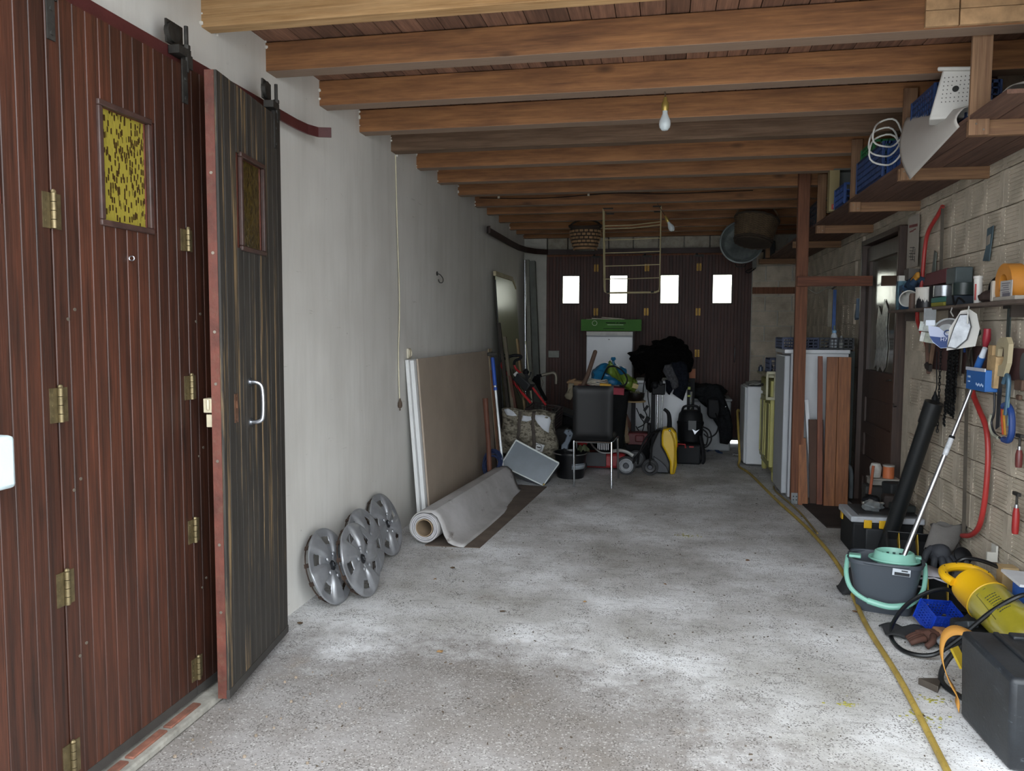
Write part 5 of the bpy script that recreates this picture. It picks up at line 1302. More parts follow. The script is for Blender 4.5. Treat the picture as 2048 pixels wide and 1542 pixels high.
# ------------------------------------------------------------------ hanging shelf along the right wall
CAM_SCALE, LIFT = 0.839, 0.2415  # shelf scaled about the camera, like the house door
t = thing('hanging_shelf', 'long plank shelf slung from the joists along the right wall', 'shelf', (1.77, 7.2, 2.49))
for k in range(4):
    for (a_, b_) in ((3.95, 7.12), (7.12, 12.4)):
        obj('plank', B().box((1.56 + 0.137 * k, (a_ + b_) / 2, 2.578), (0.132, b_ - a_ - 0.006, 0.02)), SHELFW, t)
BY = (4.43, 5.64, 7.03, 8.505, 9.96)
for k, y_ in enumerate(BY):
    obj('bracket', B().box((1.775, y_, 2.53), (0.55, 0.035, 0.078)), BATTEN_X, t, bev=0.002)
    dx = (0.0, 0.01, 0.0, 0.005, 0)[k]
    if k != 4: obj('hanger', B().box((1.54 + dx, y_ - 0.030, 2.785), (0.095 if k == 0 else 0.085, 0.022, 0.59)), BATTEN_Z, t, bev=0.002)
    nl_ = B()
    for (u, w) in ((1.525, 2.545), (1.56, 2.515)): nl_.cyl((u, y_ - 0.043, w), (u, y_ - 0.040, w), 0.005, n=8)
    obj('nail', nl_, SCREW, t, kind='stuff')
CAM_SCALE, LIFT = 1.0, 0.0
plank_('hanger', (1.215, 9.96, 2.38), (1.215, 9.96, 2.88), 0.05, 0.03, BATTEN_Z, 'short batten hanging from the rear joists behind the wicker basket', up=(0, 1, 0), cat='batten')
plank_('grey_batten', (1.09, 10.2, 2.28), (1.09, 10.2, 2.88), 0.05, 0.03, M('#6a6b68', 0.8), 'grey batten hanging right of the wicker basket', up=(0, 1, 0), cat='batten')
plank_('cross_batten', (1.15, 10.25, 2.36), (1.70, 10.25, 2.36), 0.06, 0.05, BATTEN_X, 'horizontal batten at the far end under the shelf', up=(0, 1, 0), cat='batten')
t = thing('electric_box', 'dark grey box on the back wall behind the batten, with dangling wire', 'box', (1.30, 10.5, 2.45))
obj('box_body', B().box((1.30, 10.5, 2.50), (0.13, 0.12, 0.28)), M('#35383a', 0.5), t, bev=0.01)
obj('wire', B().tube(spline([(1.14, 10.5, 2.30), (1.06, 10.5, 2.24), (1.02, 10.5, 2.26), (1.10, 10.5, 2.30)], 4), 0.006, 6), CABLE, t)

# post and beam
t = thing('timber_post', 'upright timber post from floor to joists, standing on a metal shoe', 'post', (1.16, 7.2, 0))
obj('post', B().bar((1.157, 7.085, 0.03), (1.145, 7.085, 2.87), 0.095, 0.06, up=(0, 1, 0)), POSTW, t, bev=0.003)
obj('metal_shoe', B().box((1.157, 7.050, 0.05), (0.085, 0.006, 0.09)).box((1.157, 7.085, 0.003), (0.085, 0.08, 0.006)), M('#8f9496', 0.4, 0.8, var=0.2), t)
hs = B()
for i_ in range(3):
    for j_ in range(2): hs.cyl((1.132 + 0.025 * i_, 7.045, 0.035 + 0.03 * j_), (1.132 + 0.025 * i_, 7.049, 0.035 + 0.03 * j_), 0.006, n=8)
obj('screw', hs, M('#3c3e40', 0.5, 0.6), t, kind='stuff')
single('cross_beam', B().box((1.405, 7.035, 1.92), (0.60, 0.03, 0.085)), WOOD('#4f3024', '#7b4b36', 0, 0.8, 12, 0.5, 0.1, name='cross_beam_wood'), 'horizontal beam nailed across the timber post to the right wall', 'beam', bev=0.002)
t = thing('blue_edged_strip', 'blue-edged strip hanging from the back of the cross beam', 'strip', (1.56, 7.9, 1.5))
obj('hanging_hook', B().bar((1.56, 7.9, 1.9), (1.56, 7.2, 1.97), 0.012), IRON, t); obj('pale_strip', B().box((1.545, 7.9, 1.72), (0.035, 0.01, 0.36)), M('#7e786a', 0.7), t); obj('blue_strip', B().box((1.585, 7.9, 1.70), (0.03, 0.012, 0.38)), M('#234a86', 0.5), t)
single('blue_tool', B().prism([(0, 0), (0.035, 0.02), (0.05, 0.12), (0.035, 0.19), (0.02, 0.10), (-0.03, 0.03)], 0.03, frame_m(Vector((1.70, 7.45, 1.60)), (0, -1, 0), (0, 0, 1), (-1, 0, 0))), M('#4a5a6b', 0.5), 'small grey-blue tool hanging on the wall left of the house door', 'tool')
cable('thin_wire', [(1.20, 7.06, 1.86), (1.27, 7.05, 1.82), (1.34, 7.05, 1.86), (1.39, 7.04, 1.88)], 0.004, M('#77736b', 0.5, 0.4), 'bit of thin wire twisted below the cross beam', 'wire')

# tall white fridge with its side to us, crates on its top
t = thing('tall_fridge', 'tall white fridge behind the timber post, door facing the yellow hose', 'fridge', (1.33, 7.55, 0))
obj('body', B().box((1.355, 7.56, 0.655), (0.48, 0.56, 1.29)), WHT, t, bev=0.006)
obj('top_plate', B().box((1.33, 7.56, 1.318), (0.55, 0.58, 0.035)), WHT, t, bev=0.006)
obj('door', B().box((1.085, 7.56, 0.66), (0.05, 0.56, 1.24)), WHT2, t, bev=0.01)
obj('seal', B().box((1.114, 7.56, 0.66), (0.012, 0.54, 1.22)), M('#5c6066', 0.6), t)
def jars(c, n, seed, lab, grp):
    rr = random.Random(seed)
    names = {'#2a2c33': 'near-black', '#6b6f74': 'mid grey', '#3b3a45': 'dark violet-grey', '#8c8d88': 'pale grey', '#26303f': 'dark navy'}
    for k in range(n):
        x = c[0] - 0.20 + 0.40 * (k + 0.5 * rr.random()) / n; y = c[1] + rr.uniform(-0.1, 0.1); h = rr.uniform(0.06, 0.11); r_ = rr.uniform(0.016, 0.026)
        o = B().lathe([(0.001, 0), (r_, 0), (r_, h * 0.7), (r_ * 0.5, h * 0.8), (r_ * 0.5, h), (0.001, h)], 12, T((x, y, c[2])))
        hx = rr.choice(sorted(names))
        nth = ('leftmost', 'second from the left', 'third from the left', 'fourth from the left', 'third from the right', 'second from the right', 'rightmost')[k if n == 7 else (0, 1, 2, 6)[k]]
        single('bottle', o, M(hx, 0.4), 'small %s %s, %s' % (names[hx], lab, nth), 'bottle', grp)
CRB = M('#1d2a4a', 0.5, var=0.2); CRK = M('#171b22', 0.5, var=0.2)
crate('flat_crate', (1.20, 7.55, 1.338), (0.30, 0.42, 0.10), CRB, 'dark blue flat crate on the tall fridge, left of the timber post', rows=3, bars=7)
crate('flat_crate', (1.50, 7.55, 1.338), (0.28, 0.42, 0.10), CRK, 'blackish flat crate on the tall fridge, right of the timber post', rows=3, bars=7)
jars((1.42, 7.52, 1.35), 7, 4, 'pot in the crates on the tall fridge', 'small pots in the crates on the fridge')
t = thing('spray_bottle', 'white spray bottle with a pale blue cap in the right-hand crate', 'bottle', (1.50, 7.45, 1.35))
obj('bottle_body', B().lathe([(0.001, 0), (0.030, 0), (0.032, 0.07), (0.026, 0.11), (0.015, 0.13), (0.001, 0.13)], 20, T((1.50, 7.44, 1.352))), M('#b9bfc6', 0.4, var=0.04), t)
obj('cap', B().lathe([(0.018, 0), (0.020, 0.02), (0.008, 0.03), (0.001, 0.03)], 16, T((1.50, 7.44, 1.482))), M('#6f97b8', 0.4), t)
obj('nozzle', B().cyl((1.50, 7.44, 1.51), (1.497, 7.44, 1.55), 0.004, n=8), M('#7d8a4a', 0.5), t)

# planks leaning in front of the fridge
LP = WOOD('#6b3f24', '#9a6238', 2, 0.6, 9, 0.7, 0.12, name='leaning_plank')
def lean_plank(x0, x1, y, H, th, m, lab, x2=None, x3=None, z0=0.0, lean=0.05):
    b = B(); x2 = x0 if x2 is None else x2; x3 = x1 if x3 is None else x3
    b.add([(x0, y, z0), (x1, y, z0), (x1, y + th, z0), (x0, y + th, z0), (x2, y + lean, H), (x3, y + lean, H), (x3, y + th + lean, H), (x2, y + th + lean, H)],
          [(0, 3, 2, 1), (4, 5, 6, 7), (0, 1, 5, 4), (1, 2, 6, 5), (2, 3, 7, 6), (3, 0, 4, 7)])
    return single('leaning_plank', b, m, lab, 'plank', base_at=((x0 + x1) / 2, y, z0), bev=0.002)
lean_plank(1.165, 1.248, 7.01, 0.575, 0.022, LP, 'short brown plank with an angled side leaning in front of the timber post', x2=1.165, x3=1.222)
lean_plank(1.268, 1.385, 7.04, 0.735, 0.02, M('#4a3429', 0.8, var=0.15), 'medium dark brown board standing beside the widest plank', x2=1.245, x3=1.365)
lean_plank(1.318, 1.365, 7.01, 1.285, 0.022, WOOD('#5a2f20', '#7f4a32', 2, 0.6, 9, 0.3, 0.1, name='red_plank'), 'narrow reddish plank at the left edge of the widest plank', x2=1.300, x3=1.338)
lean_plank(1.367, 1.455, 6.97, 1.28, 0.024, LP, 'orange-brown plank leaning in the middle of the widest group')
lean_plank(1.458, 1.560, 6.97, 1.28, 0.024, LP, 'orange-brown plank leaning at the right of the widest group')
single('white_edge_strip', B().bar((1.305, 7.10, 0.02), (1.23, 7.15, 0.9), 0.03, 0.012, up=(0, 1, 0)), WHT, 'thin white strip standing between the short plank and the dark board', 'strip')

# cream cupboard
t = thing('cream_cupboard', 'old cream-painted cupboard beyond the tall fridge, seen along its front', 'cupboard', (1.32, 8.4, 0))
CRM = M('#8f8d4f', 0.55, var=0.15, scale=5, dirt=0.3)
CRL = M('#b5b06c', 0.5, var=0.12)
obj('body', B().box((1.32, 8.43, 0.56), (0.50, 0.86, 0.92)), CRM, t, bev=0.006)
obj('worktop', B().box((1.30, 8.43, 1.055), (0.58, 0.92, 0.03)), M('#a6a389', 0.6, dirt=0.3), t, bev=0.008)
obj('plinth', B().box((1.33, 8.43, 0.11), (0.48, 0.86, 0.05)), CRM, t)
for y_ in (8.04, 8.82): obj('leg', B().lathe([(0.02, 0), (0.03, 0.02), (0.033, 0.14), (0.02, 0.16), (0.033, 0.18), (0.001, 0.19)], 16, T((1.105, y_, 0.0))), CRL, t)
obj('corner_post', B().box((1.065, 8.02, 0.58), (0.045, 0.045, 0.86)), CRL, t, bev=0.012)
for k, y_ in enumerate((8.22, 8.64)):
    d_ = obj('door', B().box((1.06, y_, 0.49), (0.022, 0.38, 0.66)), CRM, t, bev=0.004)
    obj('moulding', B().box((1.045, y_ - 0.14, 0.49), (0.012, 0.014, 0.56)).box((1.045, y_ + 0.14, 0.49), (0.012, 0.014, 0.56)).box((1.045, y_, 0.77), (0.012, 0.29, 0.014)).box((1.045, y_, 0.21), (0.012, 0.29, 0.014)), CRL, d_)
    dr = obj('drawer', B().box((1.06, y_, 0.93), (0.022, 0.38, 0.15)), CRM, t, bev=0.004)
    obj('knob', B().ball((1.038, y_, 0.93), 0.016, 10), IRON, dr)
t = thing('loose_drawer_front', 'pale cream frame hanging off the near corner of the cupboard', 'frame', (1.04, 7.95, 0.85))
for (c_, d_) in (((1.035, 7.93, 1.09), (0.09, 0.02, 0.03)), ((1.035, 7.93, 0.84), (0.09, 0.02, 0.03)), ((0.998, 7.93, 0.965), (0.022, 0.02, 0.25)), ((1.072, 7.93, 0.965), (0.022, 0.02, 0.25))): obj('frame_bar', B().box(c_, d_), M('#a8a58c', 0.6), t, bev=0.004)
crate('small_crate', (1.16, 8.30, 1.072), (0.22, 0.34, 0.15), CRB, 'small dark blue crate of oddments on the cream cupboard', rows=3, bars=5)
jars((1.17, 8.25, 1.085), 4, 8, 'pot in the crate on the cream cupboard', 'small pots on the cupboard')
# white radiator-like appliance beyond
t = thing('white_cabinet', 'low white appliance beyond the cream cupboard, grey cloth on its top', 'appliance', (1.1, 9.15, 0))
obj('body', B().box((1.13, 9.13, 0.46), (0.44, 0.54, 0.86)), WHT, t, bev=0.012); obj('door', B().box((0.90, 9.13, 0.46), (0.03, 0.52, 0.84)), WHT, t, bev=0.02)
obj('seal', B().box((0.919, 9.13, 0.46), (0.008, 0.51, 0.83)), M('#50555a', 0.6), t)
single('grey_cloth', B().grid(lambda u, v: (0.93 + 0.34 * u, 8.9 + 0.40 * v, 0.905 + 0.05 * abs(math.sin(5 * u + 2 * v)) * math.sin(PI * u) * math.sin(PI * v) + 0.012 * math.sin(13 * u + 9 * v) ** 2), 22, 18), M('#8a8a84', 0.9, bmp=0.4), 'crumpled grey cloth lying on the low white appliance', 'cloth', solid=0.008, ang=180)

# dark sheet put in for the shaded gap beside the fridge, dark mat and pit edge
t = thing('gap_shade', 'dark grey-green sheet put in as the shade of the gap right of the tall fridge, with a grey pipe', 'board', (1.9, 8.0, 0))
obj('board', B().box((1.635, 7.62, 0.66), (0.07, 0.45, 1.32)), M('#3a403e', 0.7, var=0.15), t)  # dark colour stands in for the shade between fridge and wall
obj('pipe', B().tube(spline([(1.60, 7.25, 0.32), (1.63, 7.25, 0.30), (1.645, 7.25, 0.22), (1.645, 7.25, 0.03)], 4), 0.018, 10), M('#6d7478', 0.5), t)
single('door_mat', B().prism([(1.20, 7.04), (1.25, 6.22), (1.66, 6.25), (1.66, 7.04)], 0.012), M('#2d241f', 0.95, var=0.3, bmp=0.6), 'dark brown mat on the floor between the planks and the tool chest', 'mat')

# ------------------------------------------------------------------ things on the hanging shelf (shelf top z = 2.588)
SZ = 2.589
SR = 2.415          # the same shelf top after scaling, in metres above the floor
CAM_SCALE, LIFT = 1.0, 0.0
BLU = M('#223a66', 0.5, var=0.2); BLU2 = M('#1f3f78', 0.45, var=0.15)
WPL = M('#b9b7b2', 0.5, var=0.06, dirt=0.1)
# white rigid sheet rolled and hanging over the edge
t = thing('white_sheet', 'large off-white plastic sheet curling down over the front edge of the shelf', 'sheet', (1.3, 4.2, SR))
A_, B_, C_, D_ = Vector((1.27, 4.66, 2.655)), Vector((1.262, 4.46, 2.29)), Vector((1.262, 3.80, 2.395)), Vector((1.27, 3.80, 2.475))
def shf(u, v):
    top = A_.lerp(D_, u)
    if v < 0.5:
        k = v / 0.5
        w = Vector((1.70, top.y, SR + 0.03))
        q_ = w.lerp(top, k); q_.z += 0.05 * math.sin(PI * k); return q_
    k = (v - 0.5) / 0.5
    lo_ = B_.lerp(C_, u)
    q_ = top.lerp(lo_, k)
    q_.x -= 0.05 * math.sin(PI * min(1, k * 0.9)) * (1 - 0.5 * u)
    return q_
obj('sheet', B().grid(shf, 24, 30), M('#b5b0aa', 0.55, var=0.05, scale=2, bmp=0.05, dirt=0.08), t, solid=0.003, ang=180)
single('white_sheet', B().grid(lambda u, v: (1.32 + 0.37 * u, 3.60 - 0.45 * v, SR + 0.03 + 0.10 * u + 0.02 * math.sin(6 * v)), 12, 12), M('#a9a6a2', 0.55, var=0.05, dirt=0.08), 'flat off-white plastic sheet on the near end of the shelf, against the wall', 'sheet', solid=0.004, ang=180)
t = thing('perforated_tub', 'white perforated plastic tub standing on end on the shelf near the front hanger', 'tub', (1.33, 3.95, SR))
mt = T((1.275, 3.93, SR + 0.05)) @ Matrix.Rotation(rad(5), 4, 'Y') @ Matrix.Rotation(rad(-24), 4, 'Z')
obj('tub_body', mtb(B().add([(-0.105, 0, 0), (0.10, 0, 0), (0.08, 0, 0.205), (-0.075, 0, 0.22), (-0.12, 0.11, 0.0), (0.085, 0.11, 0), (0.065, 0.11, 0.19), (-0.09, 0.11, 0.20)],
    [(0, 1, 2, 3), (0, 4, 5, 1), (1, 5, 6, 2), (2, 6, 7, 3), (3, 7, 4, 0), (4, 7, 6, 5)]), mt), WPL, t, bev=0.008)
obj('rim', mtb(B().box((0.0, -0.006, 0.215), (0.19, 0.025, 0.016), rot=(0, 0.09, 0)), mt), WPL, t, bev=0.005)
hol = B()
for i in range(7):
    for j in range(7):
        x = -0.062 + 0.0165 * i; z_ = 0.075 + 0.018 * j
        if (x + 0.012) ** 2 + (z_ - 0.13) ** 2 > 0.020 ** 2: hol.cyl((x, -0.002, z_), (x, 0.001, z_), 0.0024, n=6)
obj('perforations', mtb(hol, mt), M('#4d4a48', 0.8), t, kind='stuff')
obj('round_opening', mtb(B().cyl((-0.012, -0.003, 0.13), (-0.012, 0.001, 0.13), 0.0135, n=20), mt), M('#232322', 0.8), t)
single('tub_prop', B().box((1.40, 3.98, SR + 0.035), (0.18, 0.14, 0.07)), BLU, 'low blue box under the white perforated tub', 'box', bev=0.004)
CAM_SCALE, LIFT = 0.839, 0.2415  # scaling about the camera again, through the wall tools
crate('blue_crate', (1.68, 5.20, SZ + 0.14), (0.34, 0.42, 0.20), BLU, 'blue crate raised behind the white perforated tub', rows=5, bars=8)
single('crate_prop', B().box((1.72, 5.22, SZ + 0.065), (0.28, 0.40, 0.13)), M('#26231f', 0.9), 'dark carton beneath the raised blue crate', 'box')
crate('blue_crate', (1.68, 5.75, SZ), (0.32, 0.40, 0.20), BLU2, 'blue crate behind the corner of the hanging white sheet', rows=4, bars=8)
crate('blue_crate', (1.66, 6.35, SZ), (0.34, 0.75, 0.24), BLU, 'long blue crate below the white wire rings', rows=5, bars=14)
crate('green_crate', (1.70, 6.68, SZ + 0.25), (0.30, 0.38, 0.12), M('#1f6b3c', 0.5, var=0.15), 'green crate stacked on the blue crates in the middle of the shelf', rows=3, bars=6)
b = B()
for k, (cy, cz, r_) in enumerate(((5.66, 2.70, 0.10), (5.62, 2.80, 0.09), (5.70, 2.76, 0.095))):
    b.tube([(1.42 + r_ * math.cos(a * PI / 12), cy + 0.02 * math.sin(a), cz + r_ * math.sin(a * PI / 12)) for a in range(24)], 0.006, 6, closed=True)
single('wire_ring', b, M('#b4b3ae', 0.5), 'loops of white cable hanging over the blue crates at the shelf edge', 'cable', kind='stuff')
crate('blue_crate', (1.64, 7.35, SZ), (0.30, 0.38, 0.17), BLU2, 'blue crate beside the tall beige carton', rows=3, bars=6)
t = thing('beige_carton', 'tall narrow beige carton standing on the shelf, red number mark at its foot', 'carton', (1.52, 7.65, SZ))
obj('carton', B().box((1.505, 7.72, SZ + 0.19), (0.085, 0.10, 0.37)), M('#8b7d58', 0.8, var=0.08), t)
mk = obj('mark', B().box((1.51, 7.668, SZ + 0.045), (0.05, 0.002, 0.045)), M('#a03a34', 0.7), t, label='red patch with pale digits')
text_part('digits', '10', 0.04, M('#c9a894', 0.7), mk, frame_m(Vector((1.51, 7.6655, SZ + 0.045)), (1, 0, 0), (0, 0, 1), (0, -1, 0)))
single('slatted_shutter', B().box((1.70, 7.8, SZ + 0.19), (0.28, 0.02, 0.37)).box((1.70, 7.78, SZ + 0.20), (0.27, 0.01, 0.012)).box((1.70, 7.78, SZ + 0.26), (0.27, 0.01, 0.012)).box((1.68, 7.75, SZ + 0.385), (0.36, 0.12, 0.015)), M('#5c5f5b', 0.7, var=0.15), 'grey slatted panel standing behind the beige carton', 'panel')
crate('dark_crate', (1.75, 7.0, SZ), (0.36, 0.30, 0.25), M('#1c2733', 0.6, var=0.2), 'blackish crate behind the middle hanger', rows=4, bars=6)
crate('dark_crate', (1.72, 8.75, SZ), (0.40, 0.5, 0.24), M('#1a2433', 0.6, var=0.2), 'blackish crate far along the shelf beyond the fourth hanger', rows=4, bars=6)
single('blue_bundle', B().grid(lambda u, v: (1.70 + 0.28 * u, 4.0 + 0.3 * v, SZ + 0.14 + 0.10 * math.sin(PI * u) * math.sin(PI * v) + 0.01 * math.sin(20 * u)), 14, 14), M('#22344f', 0.8, var=0.3), 'dark blue bundle on the sheet at the near end of the shelf', 'bundle', solid=0.02, ang=180)
cable('black_cable', [(2.03, 4.15, 2.98), (1.93, 4.18, 2.90), (1.85, 4.2, 2.83)], 0.006, CABLE, 'black cable running from the wall to the dark blue bundle')

# ------------------------------------------------------------------ bow saws on the wall
SAWR = M('#9c2f2c', 0.4, var=0.15, dirt=0.15); BLADE = M('#4c463e', 0.6, 0.5, var=0.3)
def bow_saw(lab, pts, blade, r):
    t = thing('bow_saw', lab, 'saw', pts[-1], group='red bow saws hanging on the right wall')
    obj('frame', B().tube(spline(pts, 6), r, 12), SAWR, t)
    b = B().bar(blade[0], blade[1], 0.004, 0.022, up=(1, 0, 0))
    a_, b_ = Vector(blade[0]), Vector(blade[1]); n = int((b_ - a_).length / 0.02)
    d = (b_ - a_) / n; o_ = Vector((0, 0.012, 0))
    for i in range(n):
        p_ = a_ + d * i + o_
        b.add([p_, p_ + d, p_ + d * 0.5 + Vector((0, 0.008, 0)), p_ + Vector((0.003, 0, 0)), p_ + d + Vector((0.003, 0, 0)), p_ + d * 0.5 + Vector((0.003, 0.008, 0))], [(0, 1, 2), (3, 5, 4), (0, 2, 5, 3), (1, 4, 5, 2)])
    obj('blade', b, BLADE, t)
    return t
bow_saw('red bow saw hanging low beside the mop pole, open side towards the house door', [(2.0, 5.63, 1.16), (2.0, 5.58, 1.08), (2.0, 5.48, 1.00), (2.0, 5.36, 0.90), (2.0, 5.31, 0.75), (2.0, 5.31, 0.55), (2.0, 5.34, 0.38), (2.0, 5.40, 0.25), (2.0, 5.52, 0.17), (2.0, 5.66, 0.13)], ((2.0, 5.70, 1.12), (2.0, 5.64, 0.14)), 0.0165)
bow_saw('red bow saw hanging high beside the posters, above the crowded wall shelf', [(2.0, 6.33, 2.42), (2.0, 6.45, 2.36), (2.0, 6.62, 2.28), (2.0, 6.69, 2.18), (2.0, 6.72, 2.0), (2.0, 6.74, 1.85), (2.0, 6.76, 1.74)], ((2.0, 6.33, 2.42), (2.0, 6.30, 1.72)), 0.0155)
bow_saw('red bow saw under the left part of the wall shelf, above the black pipe', [(2.0, 6.82, 1.66), (2.0, 6.80, 1.58), (2.0, 6.70, 1.50), (2.0, 6.58, 1.42), (2.0, 6.50, 1.32)], ((2.0, 6.48, 1.66), (2.0, 6.47, 1.34)), 0.0155)
# ------------------------------------------------------------------ posters, cloth rag
t = thing('poster', 'faded tool poster with red and dark print left of the upper bow saw', 'poster', (2.03, 7.12, 2.03))
obj('sheet', B().box((2.031, 7.12, 2.25), (0.002, 0.30, 0.43)), M('#a8a095', 0.8, var=0.1), t)
obj('print', B().box((2.029, 7.12, 2.38), (0.002, 0.22, 0.022), rot=(0.06, 0, 0)).box((2.029, 7.16, 2.34), (0.002, 0.10, 0.012)).box((2.029, 7.08, 2.345), (0.002, 0.06, 0.010)), M('#7a4340', 0.8), t, kind='stuff')
pr = B()
for k in range(5): pr.box((2.029, 7.12 + 0.02 * (k % 2), 2.10 + 0.025 * k), (0.002, 0.10 + 0.03 * (k % 3), 0.006), rot=(0.1, 0, 0)).box((2.029, 7.05 + 0.05 * (k % 3), 2.10 + 0.02 * k), (0.002, 0.008, 0.05))
obj('drawing', pr, M('#3a3a38', 0.8), t, kind='stuff')
t = thing('rag', 'grey-blue torn strip of cloth pinned to the wall above the wall shelf', 'cloth', (2.02, 5.56, 2.0))
obj('cloth', B().prism([(0, 0), (0.10, -0.01), (0.11, 0.05), (0.13, 0.14), (0.14, 0.21), (0.05, 0.20), (0.04, 0.08)], 0.006, frame_m(Vector((2.035, 5.62, 1.96)), (0, -1, 0), (0, 0, 1), (-1, 0, 0))), M('#44545b', 0.9, var=0.3), t)
obj('patch', B().prism([(0.05, 0.09), (0.10, 0.10), (0.11, 0.16), (0.06, 0.15)], 0.008, frame_m(Vector((2.035, 5.62, 1.96)), (0, -1, 0), (0, 0, 1), (-1, 0, 0))), M('#8b8378', 0.9), t)
t = thing('old_saw', 'rusty grey hand tool hanging beside the upper bow saw', 'tool', (2.02, 6.55, 1.8))
obj('blade', B().prism([(0, 0), (0.05, 0.0), (0.10, 0.15), (0.11, 0.30), (0.07, 0.32), (0.03, 0.14)], 0.008, frame_m(Vector((2.03, 6.62, 1.80)), (0, -1, 0), (0, 0, 1), (-1, 0, 0))), M('#5c6460', 0.6, 0.4, var=0.3), t)

# ------------------------------------------------------------------ wall shelf and what stands on it
t = thing('wall_shelf', 'crowded narrow board shelf on the right wall at head height', 'shelf', (1.95, 5.8, 1.655))
obj('board', B().box((1.945, 5.75, 1.665), (0.175, 2.75, 0.02)), M('#5d5048', 0.85, var=0.25, scale=8), t, bev=0.003)
for y_ in (7.0, 6.0, 5.0): obj('bracket', B().box((2.0, y_, 1.62), (0.07, 0.02, 0.07)), M('#3b322c', 0.8), t)
SH = 1.676
t = thing('tall_boxes', 'stack of blue-green patterned boxes at the far end of the wall shelf', 'box', (1.97, 6.95, SH))
obj('box', B().box((1.96, 7.03, SH + 0.12), (0.12, 0.05, 0.24)), M('#4f7280', 0.7, var=0.5, scale=25), t)
obj('box', B().box((1.96, 6.95, SH + 0.10), (0.11, 0.09, 0.20)), M('#2c4a66', 0.7, var=0.5, scale=30), t)
obj('end_label', B().box((1.93, 7.04, SH + 0.26), (0.05, 0.05, 0.05)), M('#b9b7ae', 0.6), t)
single('grey_tin', B().box((1.99, 6.98, SH + 0.29), (0.08, 0.13, 0.09)), M('#55504b', 0.7, var=0.3), 'small grey tin on top of the blue-green boxes', 'tin')
single('work_glove', B().grid(lambda u, v: (1.93 + 0.10 * u, 6.86 - 0.14 * v, SH + 0.17 + 0.05 * math.sin(PI * u) + 0.02 * math.sin(9 * v)), 8, 8), M('#22384f', 0.8), 'dark blue cloth bundle behind the white funnel', 'cloth', solid=0.05, ang=180)
single('yellow_grip', B().bar((1.95, 6.84, SH + 0.21), (1.95, 6.66, SH + 0.27), 0.03, 0.05), M('#b27d2c', 0.6, var=0.2), 'orange-yellow tool grip above the dark blue cloth', 'tool', bev=0.01)
t = thing('white_funnel', 'white plastic funnel lying on its side on the wall shelf', 'funnel', (1.90, 6.80, SH))
fm_ = T((1.90, 6.70, SH + 0.075)) @ Matrix.Rotation(rad(-65), 4, 'X') @ Matrix.Rotation(rad(12), 4, 'Z')
obj('cone', B().lathe([(0.008, -0.16), (0.012, -0.10), (0.062, 0.0), (0.070, 0.004)], 28, T((1.90, 6.72, SH + 0.085)) @ Matrix.Rotation(rad(112), 4, 'X')), M('#c5c4bf', 0.5, var=0.04), t, solid=0.003)
single('brown_jar', B().lathe([(0.001, 0), (0.028, 0), (0.028, 0.10), (0.022, 0.12), (0.001, 0.12)], 16, T((1.90, 6.60, SH))), M('#5d4a40', 0.6, var=0.3), 'small brown jar between funnel and paint tin', 'jar')
def drip():
    m, nt, p = base('dripped_paint')
    v = coords(nt, (1, 1, 0.16), False)
    tc = nt.nodes.new('ShaderNodeTexCoord'); sp = nt.nodes.new('ShaderNodeSeparateXYZ'); nt.links.new(tc.outputs['Object'], sp.inputs[0])
    ad = nt.nodes.new('ShaderNodeMath'); ad.operation = 'MULTIPLY_ADD'; ad.inputs[1].default_value = 5.0; ad.inputs[2].default_value = -0.12
    nt.links.new(sp.outputs['Z'], ad.inputs[0])
    s = nt.nodes.new('ShaderNodeMath'); s.operation = 'ADD'; nt.links.new(noise(nt, v, 45, 2), s.inputs[0]); nt.links.new(ad.outputs[0], s.inputs[1])
    a = ramp(nt, s.outputs[0], [(0.56, lin('#18171b')), (0.60, lin('#cfcac2'))])
    nt.links.new(a, p.inputs['Base Color']); p.inputs['Roughness'].default_value = 0.4
    return m
t = thing('paint_tin', 'paint tin with white paint dripped down its dark side', 'tin', (1.945, 6.42, SH))
obj('tin', B().lathe([(0.001, 0), (0.078, 0), (0.078, 0.145), (0.082, 0.147), (0.082, 0.155), (0.074, 0.155), (0.072, 0.147), (0.001, 0.147)], 32, T((1.945, 6.42, SH))), drip(), t)
t = thing('tape_roll', 'wide silver-grey tape roll resting on green and yellow boxes', 'tape', (1.94, 5.98, SH + 0.075))
obj('roll', B().lathe([(0.040, 0), (0.075, 0), (0.075, 0.075), (0.040, 0.075), (0.040, 0)], 32, T((1.945, 6.03, SH + 0.072))), M('#8b8e92', 0.25, 0.6, var=0.4, scale=9), t)
single('dark_tin', B().lathe([(0.001, 0), (0.07, 0), (0.07, 0.08), (0.001, 0.08)], 28, T((1.96, 5.72, SH + 0.068))), M('#24302f', 0.4, var=0.2), 'dark green round tin right of the silver tape roll', 'tin')
single('black_tin', B().lathe([(0.001, 0), (0.06, 0), (0.06, 0.15), (0.001, 0.15)], 28, T((1.96, 6.22, SH))), M('#1a191b', 0.5, var=0.2), 'black tin between the paint tin and the silver tape roll', 'tin')
single('flat_box', B().box((1.945, 5.96, SH + 0.046), (0.13, 0.30, 0.034)), M('#2f6a60', 0.6, var=0.1), 'teal flat box under the silver tape roll', 'box', bev=0.003)
single('flat_box', B().box((1.945, 5.98, SH + 0.0145), (0.13, 0.26, 0.028)), M('#8b852f', 0.6, var=0.1), 'yellow-green flat box lying lowest under the teal one', 'box', bev=0.003)
single('flat_box', B().box((1.945, 5.74, SH + 0.033), (0.13, 0.13, 0.064)), M('#1c2733', 0.6), 'dark blue flat box under the dark green tin', 'box', bev=0.003)
t = thing('red_case', 'maroon sloping case with a grey end lying above the tins on the shelf', 'case', (1.98, 6.1, SH + 0.16))
